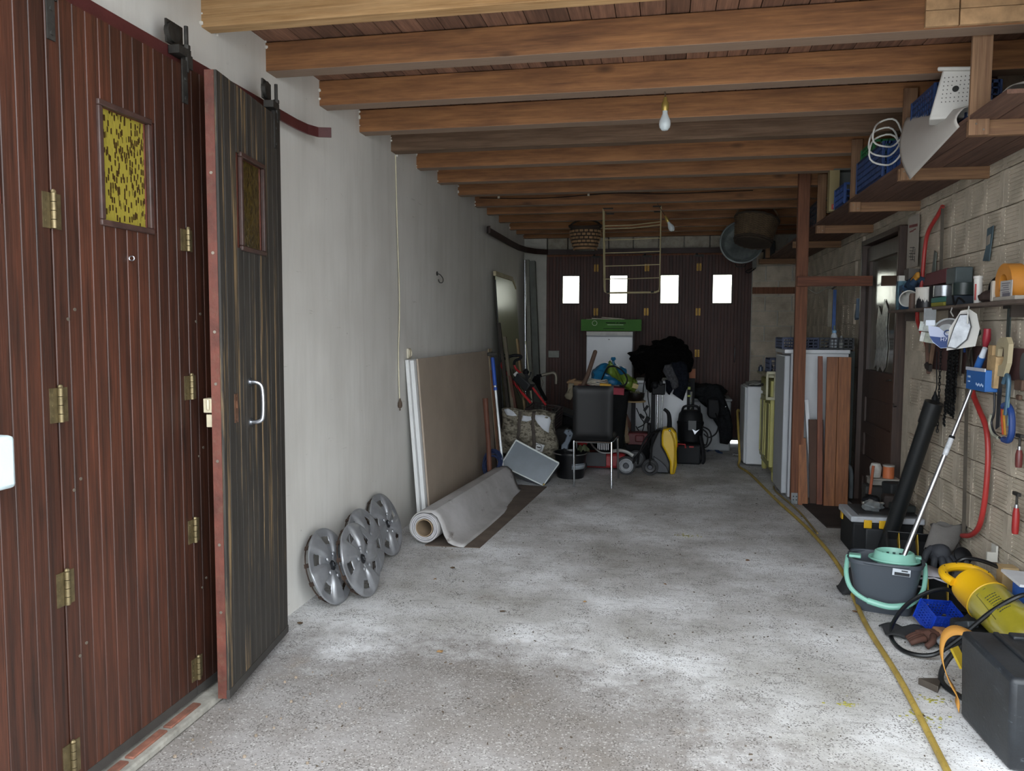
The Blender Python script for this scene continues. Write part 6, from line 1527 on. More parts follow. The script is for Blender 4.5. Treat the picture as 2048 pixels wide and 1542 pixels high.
obj('case', B().add([(1.92, 6.45, SH + 0.165), (1.92, 5.95, SH + 0.165), (2.03, 5.95, SH + 0.165), (2.03, 6.45, SH + 0.165), (1.92, 6.38, SH + 0.255), (1.92, 5.95, SH + 0.265), (2.03, 5.95, SH + 0.265), (2.03, 6.38, SH + 0.255)],
    [(0, 3, 2, 1), (4, 5, 6, 7), (0, 1, 5, 4), (1, 2, 6, 5), (2, 3, 7, 6), (3, 0, 4, 7)]), M('#5a2930', 0.6, var=0.12), t, bev=0.004)
obj('end_piece', B().box((1.975, 5.86, SH + 0.205), (0.11, 0.18, 0.11)), M('#3d4749', 0.5, var=0.2), t, bev=0.006)
t = thing('white_tube', 'upright white tube with red print on the wall shelf', 'tube', (1.92, 5.36, SH))
obj('tube', B().cyl((1.92, 5.36, SH), (1.915, 5.36, SH + 0.155), 0.024, n=18), M('#c9c6c1', 0.4, var=0.03), t)
obj('cap', B().cyl((1.915, 5.36, SH + 0.155), (1.915, 5.36, SH + 0.17), 0.027, n=18), M('#c9c6c1', 0.4), t)
obj('print', B().box((1.897, 5.345, SH + 0.07), (0.006, 0.012, 0.10)), M('#b5524f', 0.6), t)
t = thing('old_iron_part', 'rusty brown cable lump lying before the orange dispenser', 'part', (1.92, 5.2, SH))
blob('lump', (1.93, 5.20, SH + 0.035), (0.05, 0.12, 0.04), M('#3e2f2b', 0.8, var=0.4, scale=30, bmp=0.5), t, 31, 0.15, 4, 28, zmin=SH)
obj('cable', B().tube(spline([(1.93, 5.22, SH + 0.05), (1.92, 5.18, SH + 0.11), (1.92, 5.10, SH + 0.14), (1.93, 5.03, SH + 0.14)], 5), 0.008, 8), CABLE, t)
cable('black_cable', [(1.86, 5.62, SH + 0.06), (1.855, 5.56, SH - 0.0), (1.855, 5.50, SH + 0.04), (1.87, 5.44, SH + 0.01)], 0.007, CABLE, 'black cable end poking out at the shelf edge left of the white tube')
t = thing('tape_dispenser', 'orange roll in clear packaging with a printed card at the near end of the shelf', 'dispenser', (1.93, 4.88, SH))
dm = frame_m(Vector((1.90, 4.90, SH + 0.095)), (0, 1, 0), (0, 0, 1), (1, 0, 0))
obj('roll', B().lathe([(0.055, -0.02), (0.115, -0.02), (0.115, 0.06), (0.055, 0.06), (0.055, -0.02)], 40, dm), M('#b5772c', 0.5, var=0.1), t)
obj('card', B().box((1.875, 4.84, SH + 0.055), (0.004, 0.15, 0.11)), M('#a9a6a3', 0.6, var=0.04), t)
pr = B()
for k in range(5): pr.box((1.872, 4.84 + 0.01 * (k % 2), SH + 0.095 - 0.012 * k), (0.002, 0.11 - 0.02 * (k % 3), 0.004))
obj('print', pr.box((1.872, 4.83, SH + 0.03), (0.002, 0.10, 0.022)), M('#5b5860', 0.7), t, kind='stuff')
obj('stand', B().box((1.89, 5.02, SH + 0.06), (0.05, 0.03, 0.12)).box((1.92, 4.86, SH + 0.012), (0.10, 0.3, 0.024)), M('#9d968c', 0.6, var=0.2), t, bev=0.004)

# ------------------------------------------------------------------ packages hanging from the shelf edge
CLEAR = M('#b7bcc0', 0.15, var=0.15, scale=20, bmp=0.3, bs=25, trans=0.55)
t = thing('blister_pack', 'silver blister packs hanging on a strip from the shelf edge', 'pack', (1.85, 5.95, 1.4))
obj('hanger', B().box((1.85, 6.02, 1.61), (0.006, 0.08, 0.11), rot=(0, 0, 1.01)), CLEAR, t)
for k, (y_, z_) in enumerate(((6.10, 1.535), (5.99, 1.535), (6.05, 1.46), (5.95, 1.455))):
    obj('card', B().box((1.845 - 0.003 * k, y_, z_), (0.012, 0.075, 0.07), rot=(0.15, 0, 1.01)), M(('#b9c0bd', '#a3a8a5', '#c9cbc8', '#8f9489')[k], 0.3, 0.2, var=0.3, scale=30), t, bev=0.002)
single('blue_screwdriver', B().cyl((2.0, 5.80, 1.36), (2.0, 5.80, 1.46), 0.016, n=12), M('#27488c', 0.4), 'blue tool handle hanging below the silver blister packs', 'tool')
t = thing('bulb_pack', 'clear bubble pack with a blue and white printed card reading H7', 'pack', (1.85, 5.62, 1.45))
ym = frame_m(Vector((1.845, 5.62, 1.49)), (0.85, -0.53, 0), (0, 0, 1), (-0.53, -0.85, 0))
obj('bubble', B().lathe([(0.001, 0.05), (0.06, 0.045), (0.085, 0.02), (0.09, 0.0), (0.10, 0.0)], 32, ym @ T((0, 0, 0.0000))), CLEAR, t)
obj('card', B().prism([(-0.11, 0.05), (-0.05, 0.04), (0.0, -0.0), (0.035, -0.01), (0.035, -0.06), (0.02, -0.095), (-0.03, -0.10), (-0.08, -0.06), (-0.105, -0.0)], 0.003, ym @ T((0, 0, 0.0520))), M('#b5bcd4', 0.5, var=0.04), t)
cd = obj('printed_field', B().prism([(-0.10, -0.02), (-0.03, -0.028), (0.035, -0.02), (0.032, -0.06), (0.018, -0.092), (-0.03, -0.097), (-0.075, -0.058)], 0.003, ym @ T((0, 0, 0.0555))), M('#1d3c78', 0.5, var=0.08), t)
obj('ring', B().tube([ym @ Vector((0.008 + 0.019 * math.cos(a * PI / 10), 0.0 + 0.019 * math.sin(a * PI / 10), 0.062)) for a in range(20)], 0.003, 6, closed=True), M('#27488c', 0.5), t)
obj('header', B().prism([(-0.125, 0.05), (-0.07, 0.05), (-0.07, 0.085), (-0.125, 0.085)], 0.003, ym @ T((0, 0, 0.0530))), M('#c3cad6', 0.5), t)
text_part('lettering', 'H7', 0.034, M('#c9cede', 0.5), cd, ym @ T((0, 0, 0.0600)) @ T((-0.012, -0.042, 0)))
t = thing('foil_pack', 'clear pack with crumpled silver foil and a white backing card', 'pack', (1.85, 5.35, 1.45))
ym = frame_m(Vector((1.845, 5.36, 1.50)), (0.85, -0.53, 0), (0, 0, 1), (-0.53, -0.85, 0))
obj('backing_card', B().prism([(-0.09, -0.12), (0.07, -0.09), (0.09, 0.02), (0.07, 0.11), (0.03, 0.14), (-0.02, 0.13), (-0.08, 0.02)], 0.004, ym), M('#b9b7b2', 0.6, var=0.04), t)
obj('foil', B().prism([(-0.085, -0.10), (-0.03, -0.11), (0.03, -0.05), (0.05, 0.03), (0.03, 0.11), (-0.02, 0.11), (-0.05, 0.03)], 0.02, ym @ T((0, 0, 0.0120))), M('#8f9296', 0.32, 0.8, var=0.35, scale=12, bmp=0.35, bs=10), t, bev=0.006)
single('pack_hooks', B().tube([(1.86, 5.62, 1.66), (1.845, 5.6, 1.63), (1.845, 5.55, 1.60)], 0.004, 6).tube([(1.86, 5.33, 1.66), (1.845, 5.30, 1.62), (1.845, 5.30, 1.55)], 0.004, 6), M('#c1c1bc', 0.4), 'white hooks holding the clear packs at the shelf edge', 'hook', kind='stuff')
# ------------------------------------------------------------------ tool board
single('tool_board', B().box((2.025, 5.75, 1.31), (0.02, 1.74, 0.19)), M('#4c3230', 0.75, var=0.2), 'long dark maroon board of hooks on the wall under the shelf', 'board', bev=0.003)
for (y_, z0, z1, w, lab) in ((6.205, 1.40, 0.76, 0.022, 'thin black chain hanging left of the big chain bundle, nearest the black pipe'),):
    t = thing('chain', lab, 'chain', (1.99, y_, z0))
    b = B(); n_ = 26
    for k in range(n_):
        z_ = z0 - (z0 - z1) * k / n_
        b.tube([(1.99 + (0.007 if k % 2 else 0.0) * math.cos(a), y_ + (0.0 if k % 2 else 0.009) * math.cos(a), z_ - 0.012 + 0.017 * math.sin(a)) for a in [PI * j / 4 for j in range(8)]], 0.0035, 5, closed=True)
    obj('links', b, M('#1d1c1d', 0.5, 0.6), t, kind='stuff')
t = thing('chain_bundle', 'thick bundle of black saw chains hanging from the tool board', 'chain', (1.98, 5.93, 1.42))
for j in range(6):
    b = B(); y0_ = 6.01 - 0.032 * j; zz0 = 1.42; zz1 = 0.82 + 0.03 * ((j * 3) % 4) + 0.02 * j
    for k in range(40):
        z_ = zz0 - (zz0 - zz1) * k / 40
        b.box((1.985 - 0.006 * (j % 2), y0_ + 0.006 * math.sin(k * 0.9 + j) + 0.05 * (k / 40) * (1 if j < 3 else 0.2), z_), (0.010, 0.034, 0.013), rot=(0.5 if k % 2 else -0.3, 0, 0))
    obj('saw_chain', b, M('#18191b', 0.55, 0.4), t, kind='stuff')
t = thing('plug_cable', 'black two-pin plug dangling on its cable left of the chain', 'cable', (1.99, 6.27, 0.98))
obj('cable', B().tube(spline([(2.0, 6.32, 1.35), (2.0, 6.31, 1.22), (2.0, 6.29, 1.10), (1.99, 6.285, 1.05)], 4), 0.004, 6), CABLE, t)
obj('plug', B().lathe([(0.001, -0.03), (0.022, -0.03), (0.024, 0.0), (0.010, 0.03), (0.007, 0.05), (0.001, 0.05)], 14, T((1.99, 6.285, 1.005))).cyl((1.99, 6.33, 0.985), (1.99, 6.28, 0.985), 0.003, n=6), BLK, t)
t = thing('hand_axe', 'wooden-handled hatchet with rusty head hanging at the far end of the tool board', 'axe', (1.98, 6.42, 1.2))
obj('handle', B().bar((1.99, 6.52, 1.42), (1.98, 6.42, 1.18), 0.03, 0.022), M('#5b4338', 0.7, var=0.3), t, bev=0.006)
obj('handle', B().bar((1.98, 6.33, 1.44), (1.98, 6.40, 1.20), 0.03, 0.022), M('#6c5340', 0.7, var=0.3), t, bev=0.006)
obj('head', B().prism([(0, 0), (0.05, 0.02), (0.12, 0.0), (0.11, -0.05), (0.02, -0.03)], 0.022, frame_m(Vector((1.98, 6.46, 1.25)), (0, -1, 0), (0, 0, 1), (-1, 0, 0))), M('#35302e', 0.7, 0.4, var=0.3), t)
t = thing('pliers_cluster', 'dark pliers and shears hanging in the middle of the tool board', 'pliers', (1.98, 5.6, 1.2))
for (a_, b_, w_, c_) in (((5.72, 1.44), (5.60, 1.24), 0.022, '#3a342f'), ((5.70, 1.22), (5.60, 1.42), 0.03, '#413a34'), ((5.62, 1.40), (5.55, 1.18), 0.026, '#35302c'), ((5.78, 1.43), (5.78, 1.20), 0.03, '#3d3833')):
    obj('arm', B().bar((1.985, a_[0], a_[1]), (1.98, b_[0], b_[1]), w_, 0.014, up=(1, 0, 0)), M(c_, 0.55, 0.5, var=0.3), t, bev=0.005)
obj('green_grip', B().bar((1.97, 5.60, 1.44), (1.97, 5.45, 1.50), 0.035, 0.02, up=(1, 0, 0)), M('#25332b', 0.6), t, bev=0.006)
single('red_file', B().tube([(1.975, 5.345, 1.52), (1.975, 5.35, 1.45), (1.975, 5.37, 1.40)], [0.02, 0.024, 0.012], 10), M('#8c2330', 0.45), 'deep red handle hanging under the foil pack', 'tool')
t = thing('padlock_group', 'small rusty padlock-like fittings on hooks below the pliers', 'fitting', (1.99, 5.7, 1.2))
obj('fitting', B().box((1.99, 5.68, 1.19), (0.02, 0.05, 0.07)).tube([(1.99, 5.68 + 0.018 * math.cos(a), 1.225 + 0.025 * math.sin(a)) for a in [PI * k / 6 for k in range(7)]], 0.004, 6), M('#4f473c', 0.5, 0.6, var=0.3), t)
t = thing('blue_box', 'open blue carton with white rim hanging on the tool board behind the mop pole', 'carton', (1.93, 5.27, 1.14))
obj('carton', B().box((1.935, 5.26, 1.205), (0.09, 0.30, 0.13)), M('#225a9c', 0.6, var=0.1), t, bev=0.003)
obj('rim', B().box((1.888, 5.26, 1.27), (0.006, 0.30, 0.02)), M('#b7bac4', 0.6, var=0.1), t)
pr = B()
for k in range(6): pr.box((1.8885, 5.14 + 0.02 * k, 1.175 + 0.006 * (k % 2)), (0.002, 0.010, 0.014))
pr.box((1.8885, 5.36, 1.22), (0.002, 0.04, 0.012)).box((1.8885, 5.36, 1.19), (0.002, 0.03, 0.008))
obj('print', pr, M('#a9bcd6', 0.6), t, kind='stuff')
t = thing('blue_glue_tube', 'blue tube with a white cap sticking out of the blue carton', 'tube', (1.93, 5.3, 1.27))
obj('tube', B().cyl((1.93, 5.36, 1.26), (1.935, 5.30, 1.345), 0.022, n=14), M('#2b5a9a', 0.5), t); obj('cap', B().cyl((1.935, 5.30, 1.345), (1.938, 5.265, 1.40), 0.018, 0.014, n=14), M('#c0c6cf', 0.5), t)
t = thing('wooden_block_tool', 'pale wooden plane-like block hanging right of the blue carton', 'tool', (1.95, 5.1, 1.25))
obj('block', B().box((1.95, 5.135, 1.265), (0.05, 0.13, 0.19), rot=(0.12, 0, 0)), M('#a58a63', 0.8, var=0.3, scale=20), t, bev=0.004)
obj('top', B().box((1.95, 5.16, 1.385), (0.045, 0.07, 0.07)), M('#9d825c', 0.8, var=0.3), t, bev=0.004)
t = thing('hand_saw', 'cream-handled hand saw hanging blade down from the tool board', 'saw', (1.96, 5.0, 1.3))
hm_ = frame_m(Vector((1.965, 5.12, 1.30)), (0, -1, 0), (0, 0, 1), (-1, 0, 0))
outer = [(0.0, 0.02), (0.015, 0.13), (0.06, 0.165), (0.15, 0.17), (0.185, 0.13), (0.175, 0.02), (0.13, -0.06), (0.05, -0.06)]
inner = [(0.035, 0.035), (0.045, 0.10), (0.07, 0.115), (0.12, 0.11), (0.125, 0.04), (0.10, 0.01), (0.06, 0.0), (0.04, 0.01)]
b = B()
n = len(outer)
for i in range(n):
    j = (i + 1) % n
    b.prism([outer[i], outer[j], inner[j], inner[i]], 0.026, hm_)
obj('handle', b, M('#a3977a', 0.5, var=0.12), t, ang=50)
obj('blade', B().prism([(0.03, -0.04), (0.09, -0.05), (0.075, -0.36), (0.03, -0.38)], 0.004, T((-0.01, 0, 0)) @ hm_), M('#35373c', 0.5, 0.6, var=0.2), t)
t = thing('tenon_saw', 'dark steel square-backed saw hanging from the shelf behind the cream handle', 'saw', (1.97, 5.03, 1.45))
obj('blade', B().box((1.975, 5.04, 1.52), (0.006, 0.045, 0.26)), M('#39413f', 0.5, 0.5, var=0.2), t); obj('top_hook', B().box((1.975, 5.06, 1.645), (0.02, 0.09, 0.02)), IRON, t)
t = thing('hacksaw', 'blue-handled hacksaw hanging low on the right wall', 'saw', (1.97, 4.98, 1.0))
obj('handle', B().tube(spline([(1.97, 5.06, 1.06), (1.97, 4.99, 1.075), (1.97, 4.93, 1.03), (1.97, 4.915, 0.93), (1.97, 4.95, 0.875), (1.97, 5.02, 0.87)], 5), 0.018, 10), M('#1e3a74', 0.45, var=0.2), t)
obj('frame', B().tube(spline([(1.97, 5.03, 1.30), (1.97, 5.17, 1.22), (1.97, 5.17, 1.02), (1.97, 5.20, 0.95), (1.97, 5.15, 0.89), (1.97, 5.05, 0.87)], 5), 0.007, 8), M('#26272b', 0.5, 0.3), t)
obj('grip_insert', B().bar((1.965, 5.06, 1.07), (1.965, 5.01, 0.90), 0.016, 0.01), M('#a5432c', 0.5), t)
obj('grip_insert', B().bar((1.965, 5.03, 1.04), (1.965, 4.99, 0.90), 0.010, 0.01), M('#b07f2e', 0.5), t)
obj('pale_hook', B().tube(spline([(1.965, 5.19, 1.0), (1.965, 5.21, 0.94), (1.965, 5.16, 0.885), (1.965, 5.08, 0.87)], 5), 0.011, 8), M('#8f8f80', 0.5), t)
t = thing('blue_clamp_tool', 'worn blue-grey clamp hanging in front of the dark saw blade', 'clamp', (1.96, 5.0, 1.1))
obj('body', B().tube(spline([(1.955, 5.02, 1.20), (1.955, 4.985, 1.25), (1.955, 4.95, 1.22), (1.955, 4.955, 1.10), (1.955, 4.97, 1.02)], 5), 0.013, 8), M('#3f5a6c', 0.5, 0.3, var=0.3), t)
obj('bar', B().cyl((1.96, 4.945, 1.22), (1.96, 4.945, 0.96), 0.004, n=6), M('#4f6a6c', 0.4, 0.6), t)
t = thing('round_guard', 'grey disc-like guard and rusty fittings at the right end of the tool board', 'fitting', (1.98, 4.9, 1.3))
obj('disc', B().lathe([(0.001, 0), (0.05, 0), (0.055, 0.01), (0.05, 0.02), (0.001, 0.02)], 26, frame_m(Vector((1.995, 4.885, 1.30)), (0, 1, 0), (0, 0, 1), (1, 0, 0)) @ Matrix.Diagonal((0.7, 1.6, 1, 1))), M('#565a5b', 0.6, 0.4, var=0.2), t)
obj('fitting', B().box((1.98, 4.86, 1.20), (0.03, 0.10, 0.06)).box((1.98, 4.87, 1.13), (0.02, 0.05, 0.03)), M('#5c4639', 0.7, 0.3, var=0.4), t, bev=0.006)
for nm, z_, ln, lab, rd in (('clamp', 0.865, 0.1, 'small dark screw clamp with maroon wooden handle, upper one at the right edge', '#5d2a28'), ('clamp', 0.53, 0.15, 'screw clamp with bright red handle, lower one at the right edge', '#8e1f1f')):
    t = thing(nm, lab, 'clamp', (2.0, 4.88, z_ - ln), group='screw clamps at the right edge')
    obj('jaw', B().box((2.0, 4.885, z_ + 0.045), (0.02, 0.07, 0.02)).cyl((2.0, 4.88, z_ - 0.02), (2.0, 4.88, z_ + 0.04), 0.007, n=8), IRON, t, bev=0.002)
    obj('collar', B().cyl((2.0, 4.88, z_ - 0.035), (2.0, 4.88, z_ - 0.015), 0.011, n=12), CHROME, t)
    obj('handle', B().lathe([(0.001, 0), (0.016, 0), (0.019, 0.02), (0.019, ln * 0.75), (0.013, ln), (0.001, ln)], 14, T((2.0, 4.88, z_ - 0.035 - ln))), M(rd, 0.4, var=0.15), t)
single('bracket_plate', B().box((2.03, 5.22, 0.14), (0.012, 0.07, 0.10)).box((2.0, 5.19, 0.12), (0.05, 0.012, 0.06)), M('#b7b5ad', 0.5, var=0.2), 'white metal bracket low on the right wall behind the yellow pump', 'bracket')

# ------------------------------------------------------------------ leaning pipe and mop
CAM_SCALE, LIFT = 1.0, 0.0
t = thing('black_pipe', 'thick black plastic pipe leaning from the tool chest to the wall', 'pipe', (1.459, 5.656, 0.000))
pa, pb = Vector((1.452, 5.45, 0.02)), Vector((1.640, 5.202, 1.054))
obj('pipe', B().cyl(pa, pb, 0.048, n=24), M('#141719', 0.4, var=0.15, bmp=0.03), t)
obj('collar', B().cyl(pb - (pb - pa).normalized() * 0.13, pb + (pb - pa).normalized() * 0.012, 0.054, n=24), M('#141719', 0.4, bmp=0.03), t)
t = thing('mop', 'mop with a long chromed pole standing in the grey bucket, leaning on the wall', 'mop', (1.22, 4.38, 0.1))
pa, pb = Vector((1.225, 4.36, 0.20)), Vector((1.620, 4.507, 1.254))
d_ = (pb - pa)
obj('lower_tube', B().cyl(pa, pa + d_ * 0.62, 0.0125, n=16), CHROME, t); obj('upper_tube', B().cyl(pa + d_ * 0.60, pb, 0.0105, n=16), CHROME, t)
obj('sleeve', B().cyl(pa + d_ * 0.615, pa + d_ * 0.70, 0.0135, n=16), M('#b4b8bd', 0.5, var=0.3, scale=40), t)
obj('collar', B().cyl(pa + d_ * 0.70, pa + d_ * 0.712, 0.0145, n=16), BLK, t)

# ------------------------------------------------------------------ mop bucket with wringer
GB = M('#41474f', 0.45, var=0.06, scale=3, bmp=0.03); MINT = M('#7fb5a5', 0.4, var=0.05, bmp=0.02)
t = thing('mop_bucket', 'oval grey mop bucket with mint wringer and handle beside the yellow hose', 'bucket', (1.20, 4.45, 0))
bc = Vector((1.20, 4.46, 0)); ba = rad(-14)
def BT(b): return mtb(b, T(bc) @ Matrix.Rotation(ba, 4, 'Z'))
obj('bucket_body', BT(tub(B(), (0, 0, 0), 0.27, 0.20, 0.36, 0.265, 0.28, 0.006, 0.55, 40)), GB, t, ang=40)
obj('rim', BT(B().tube([(0.186 * math.copysign(abs(math.cos(a)) ** 0.7, math.cos(a)), 0.139 * math.copysign(abs(math.sin(a)) ** 0.7, math.sin(a)), 0.272) for a in [2 * PI * k / 44 for k in range(44)]], 0.007, 6, closed=True)), GB, t)
wr_ = B()
wr_.lathe([(0.128, 0.278), (0.126, 0.284), (0.115, 0.270), (0.105, 0.275), (0.095, 0.318), (0.088, 0.322), (0.084, 0.316), (0.075, 0.20), (0.02, 0.19)], 40, sx=1.0, sy=0.8)
obj('wringer', BT(mtb(wr_, T((0.042, -0.012, 0)))), MINT, t, solid=0.003, ang=50)
for k in range(16):
    a = 2 * PI * k / 16
    sl = B().box((0.042 + 0.0895 * math.cos(a) * 0.93, -0.012 + 0.0895 * math.sin(a) * 0.8 * 0.93, 0.290), (0.006, 0.014, 0.020), rot=(0, 0, a))
    obj('slot', BT(sl), M('#2c4a46', 0.7), t)
obj('hinge_lug', BT(B().box((-0.15, -0.05, 0.285), (0.06, 0.05, 0.016))), MINT, t, bev=0.004)
obj('hinge_lug', BT(B().box((0.15, 0.05, 0.285), (0.05, 0.04, 0.016))), MINT, t, bev=0.004)
hp = [(-0.185, -0.02, 0.27), (-0.190, -0.10, 0.20), (-0.16, -0.155, 0.13), (-0.08, -0.18, 0.085), (0.02, -0.185, 0.07), (0.11, -0.17, 0.085), (0.175, -0.11, 0.14), (0.192, -0.04, 0.21), (0.187, 0.0, 0.27)]
obj('handle', BT(B().tube(spline(hp, 5), 0.0125, 10)), MINT, t)
obj('grip', BT(B().tube(spline(hp[3:6], 5), 0.0165, 10)), MINT, t)
lb2 = obj('label', BT(B().box((0.075, -0.139, 0.245), (0.085, 0.003, 0.036), rot=(0, 0.05, 0.10))), M('#b9c0c8', 0.5, var=0.04), t, label='white and black printed label')
obj('print', BT(B().box((0.078, -0.1412, 0.237), (0.072, 0.002, 0.016), rot=(0, 0.05, 0.10)).box((0.09, -0.1412, 0.254), (0.03, 0.002, 0.006), rot=(0, 0.05, 0.1))), M('#1d2126', 0.5), lb2, kind='stuff')

# ------------------------------------------------------------------ tool chest with things on its lid
t = thing('tool_chest', 'black tool chest with pale grey lid rim and yellow latches', 'chest', (1.50, 5.68, 0))
obj('chest_body', B().box((1.49, 5.69, 0.11), (0.44, 0.36, 0.22)), M('#17191b', 0.6, var=0.2, spec=0.25), t, bev=0.012)
obj('lid', B().box((1.485, 5.69, 0.243), (0.46, 0.39, 0.04)), M('#a3a7ad', 0.5, var=0.12, dirt=0.2), t, bev=0.008)
obj('lid_panel', B().box((1.50, 5.70, 0.267), (0.38, 0.32, 0.012)), M('#2c2d2f', 0.7, var=0.3, dirt=0.3), t, bev=0.004)
for x_ in (1.36, 1.455): obj('latch', B().box((x_, 5.492, 0.215), (0.05, 0.012, 0.055)), M('#c99e1a', 0.4), t, bev=0.004)
obj('latch', B().box((1.262, 5.80, 0.205), (0.012, 0.05, 0.06)), M('#c99e1a', 0.4), t, bev=0.004)
obj('front_panel', B().box((1.41, 5.507, 0.10), (0.12, 0.02, 0.17)), M('#202326', 0.6), t, bev=0.01)
t = thing('clear_bag', 'clouded plastic bag with black fittings inside, on the chest lid', 'bag', (1.42, 5.68, 0.275))
blob('bag_body', (1.425, 5.66, 0.305), (0.065, 0.06, 0.04), M('#7f8486', 0.2, var=0.3, bmp=0.5, bs=25, trans=0.45), t, 41, 0.2, 3, 26, zmin=0.275)
blob('contents', (1.43, 5.72, 0.335), (0.055, 0.05, 0.035), BLK, t, 42, 0.2, 3, 22, zmin=0.30)
rr = random.Random(11)
for (x, y, z_, sx, sy, sz, c_, lab) in ((1.57, 5.78, 0.32, 0.10, 0.10, 0.09, '#2e2623', 'brown-black junk piece on the chest lid behind the clear bag'), (1.62, 5.68, 0.30, 0.14, 0.14, 0.05, '#2b2f2e', 'dark flat junk piece on the chest lid right of the black pipe'),
                                        (1.64, 5.96, 0.30, 0.12, 0.12, 0.42, '#1b1e20', 'tall dark canister standing behind the tool chest'), (1.52, 6.05, 0.20, 0.12, 0.14, 0.38, '#2a2a29', 'dark box behind the tool chest below the tins')):
    single('junk_piece', B().box((x, y, z_ if sz < 0.3 else sz / 2), (sx, sy, sz), rot=(0, 0, rr.uniform(-0.4, 0.4))), M(c_, 0.75, var=0.3, bmp=0.3), lab, 'junk', bev=0.012)
single('lead_tray', B().box((1.59, 6.05, 0.43), (0.20, 0.14, 0.012)).box((1.57, 6.06, 0.403), (0.15, 0.10, 0.04)), M('#8b8780', 0.8, var=0.3, bmp=0.5), 'pale dusty slab under the orange tin', 'slab', bev=0.004)
t = thing('orange_tin', 'orange tin with a white lid standing by the house door', 'tin', (1.67, 6.02, 0.436))
obj('tin', B().lathe([(0.001, 0), (0.038, 0), (0.038, 0.085), (0.001, 0.085)], 24, T((1.62, 6.03, 0.437))), M('#b5643a', 0.55, var=0.12), t)
obj('lid', B().lathe([(0.04, 0), (0.041, 0.012), (0.001, 0.014)], 24, T((1.62, 6.03, 0.522))), M('#9d9a94', 0.6), t)
single('white_pot', B().lathe([(0.001, 0), (0.035, 0), (0.042, 0.07), (0.030, 0.10), (0.001, 0.105)], 20, T((1.54, 6.06, 0.437))), M('#a5a49f', 0.6, var=0.2, dirt=0.3), 'grubby white pot left of the orange tin', 'pot')
single('orange_stick', B().cyl((1.45, 5.85, 0.29), (1.50, 5.97, 0.53), 0.010, n=8), M('#8b4a2f', 0.7, var=0.2), 'thin orange-brown stick leaning left of the white pot', 'stick', base_at=(1.45, 5.85, 0.29))
# ------------------------------------------------------------------ organiser trays
TRB = M('#1c1e20', 0.5, var=0.2); TRY = M('#a98a1e', 0.5, var=0.15)
def tray(c, rot, tilt, L, W, H, nd, lab, z=0.0):
    t = thing('organiser_tray', lab, 'tray', c, (tilt, 0, rot), group='black organiser trays with yellow dividers')
    b = B().box((0, 0, 0.006), (L, W, 0.012))
    for (cc, d) in (((0, -W / 2, H * 0.3), (L, 0.006, H * 0.6)), ((0, W / 2, H / 2), (L, 0.006, H)), ((-L / 2, 0, H / 2), (0.006, W, H)), ((L / 2, 0, H / 2), (0.006, W, H))): b.box(cc, d)
    obj('tray_body', b, TRB, t, local=True, bev=0.004)
    for k in range(nd):
        x = -L / 2 + L * (k + 0.6) / nd
        obj('divider', B().prism([(-W / 2 + 0.005, 0.012), (W / 2 - 0.005, 0.012), (W / 2 - 0.005, H * 0.95), (0.0, H * 0.8)], 0.005, Matrix(((0, 0, 1, x), (1, 0, 0, 0), (0, 1, 0, 0), (0, 0, 0, 1)))), TRY, t, local=True)
    return t
tray((1.50, 4.98, 0.17), -0.15, rad(42), 0.30, 0.17, 0.09, 3, 'black organiser tray with yellow dividers tipped up against the tool chest')
tray((1.49, 4.42, 0.06), -0.25, rad(32), 0.28, 0.17, 0.10, 3, 'black organiser tray with yellow dividers on the floor behind the mint bucket handle')
single('black_tray_box', B().box((1.50, 4.84, 0.08), (0.30, 0.20, 0.13), rot=(0.25, 0, -0.1)), TRB, 'flat black box between the two organiser trays', 'box', bev=0.012)
single('yellow_flap', B().bar((1.365, 4.80, 0.03), (1.33, 4.76, 0.17), 0.045, 0.008, up=(0, 1, 0)), M('#a3843a', 0.6, var=0.1), 'yellow strip standing up behind the mop pole', 'strip')
t = thing('folded_paper', 'folded white instruction papers lying behind the mop bucket', 'paper', (1.46, 4.72, 0.12))
obj('sheet', B().add([(1.36, 4.46, 0.17), (1.44, 4.44, 0.185), (1.46, 4.60, 0.21), (1.38, 4.62, 0.20)], [(0, 1, 2, 3)]).add([(1.44, 4.44, 0.185), (1.51, 4.42, 0.165), (1.53, 4.58, 0.19), (1.46, 4.60, 0.21)], [(0, 1, 2, 3)]), M('#bdbbc3', 0.7, var=0.04), t, solid=0.004)
single('paper_pad', B().box((1.45, 4.56, 0.10), (0.14, 0.12, 0.12), rot=(0.1, 0, -0.15)), M('#aaa8ae', 0.8), 'stack of pale papers under the folded sheets', 'paper')
# work glove
GO = Vector((-0.165, -0.21, 0.055))
t = thing('work_glove', 'grey rubber-dipped work glove drooping over the black trays, fingers down', 'glove', (1.56, 4.74, 0.15))
GLV = M('#34373d', 0.7, var=0.2, bmp=0.3, bs=60); CUF = M('#5d5a57', 0.9, var=0.2, bmp=0.6, bs=120)
def path_blob(pts, rads, n=12): return B().tube(spline(pts, 4), [rads[0] + (rads[1] - rads[0]) * i / (len(pts) * 4 - 4) for i in range(len(pts) * 4 - 3)], n)
blob('palm', (1.73 + GO.x, 4.96 + GO.y, 0.185 + GO.z), (0.062, 0.055, 0.055), GLV, t, 51, 0.05, 2, 30)
obj('cuff', B().grid(lambda u, v: (1.735 + GO.x + 0.075 * math.cos(u * 2 * PI) * (1 + 0.2 * v) + 0.06 * v, 5.0 + GO.y + 0.02 * v + 0.035 * math.sin(u * 2 * PI), 0.20 + GO.z + 0.14 * v + 0.01 * math.sin(8 * u * PI)), 22, 8), CUF, t, solid=0.006, ang=180)
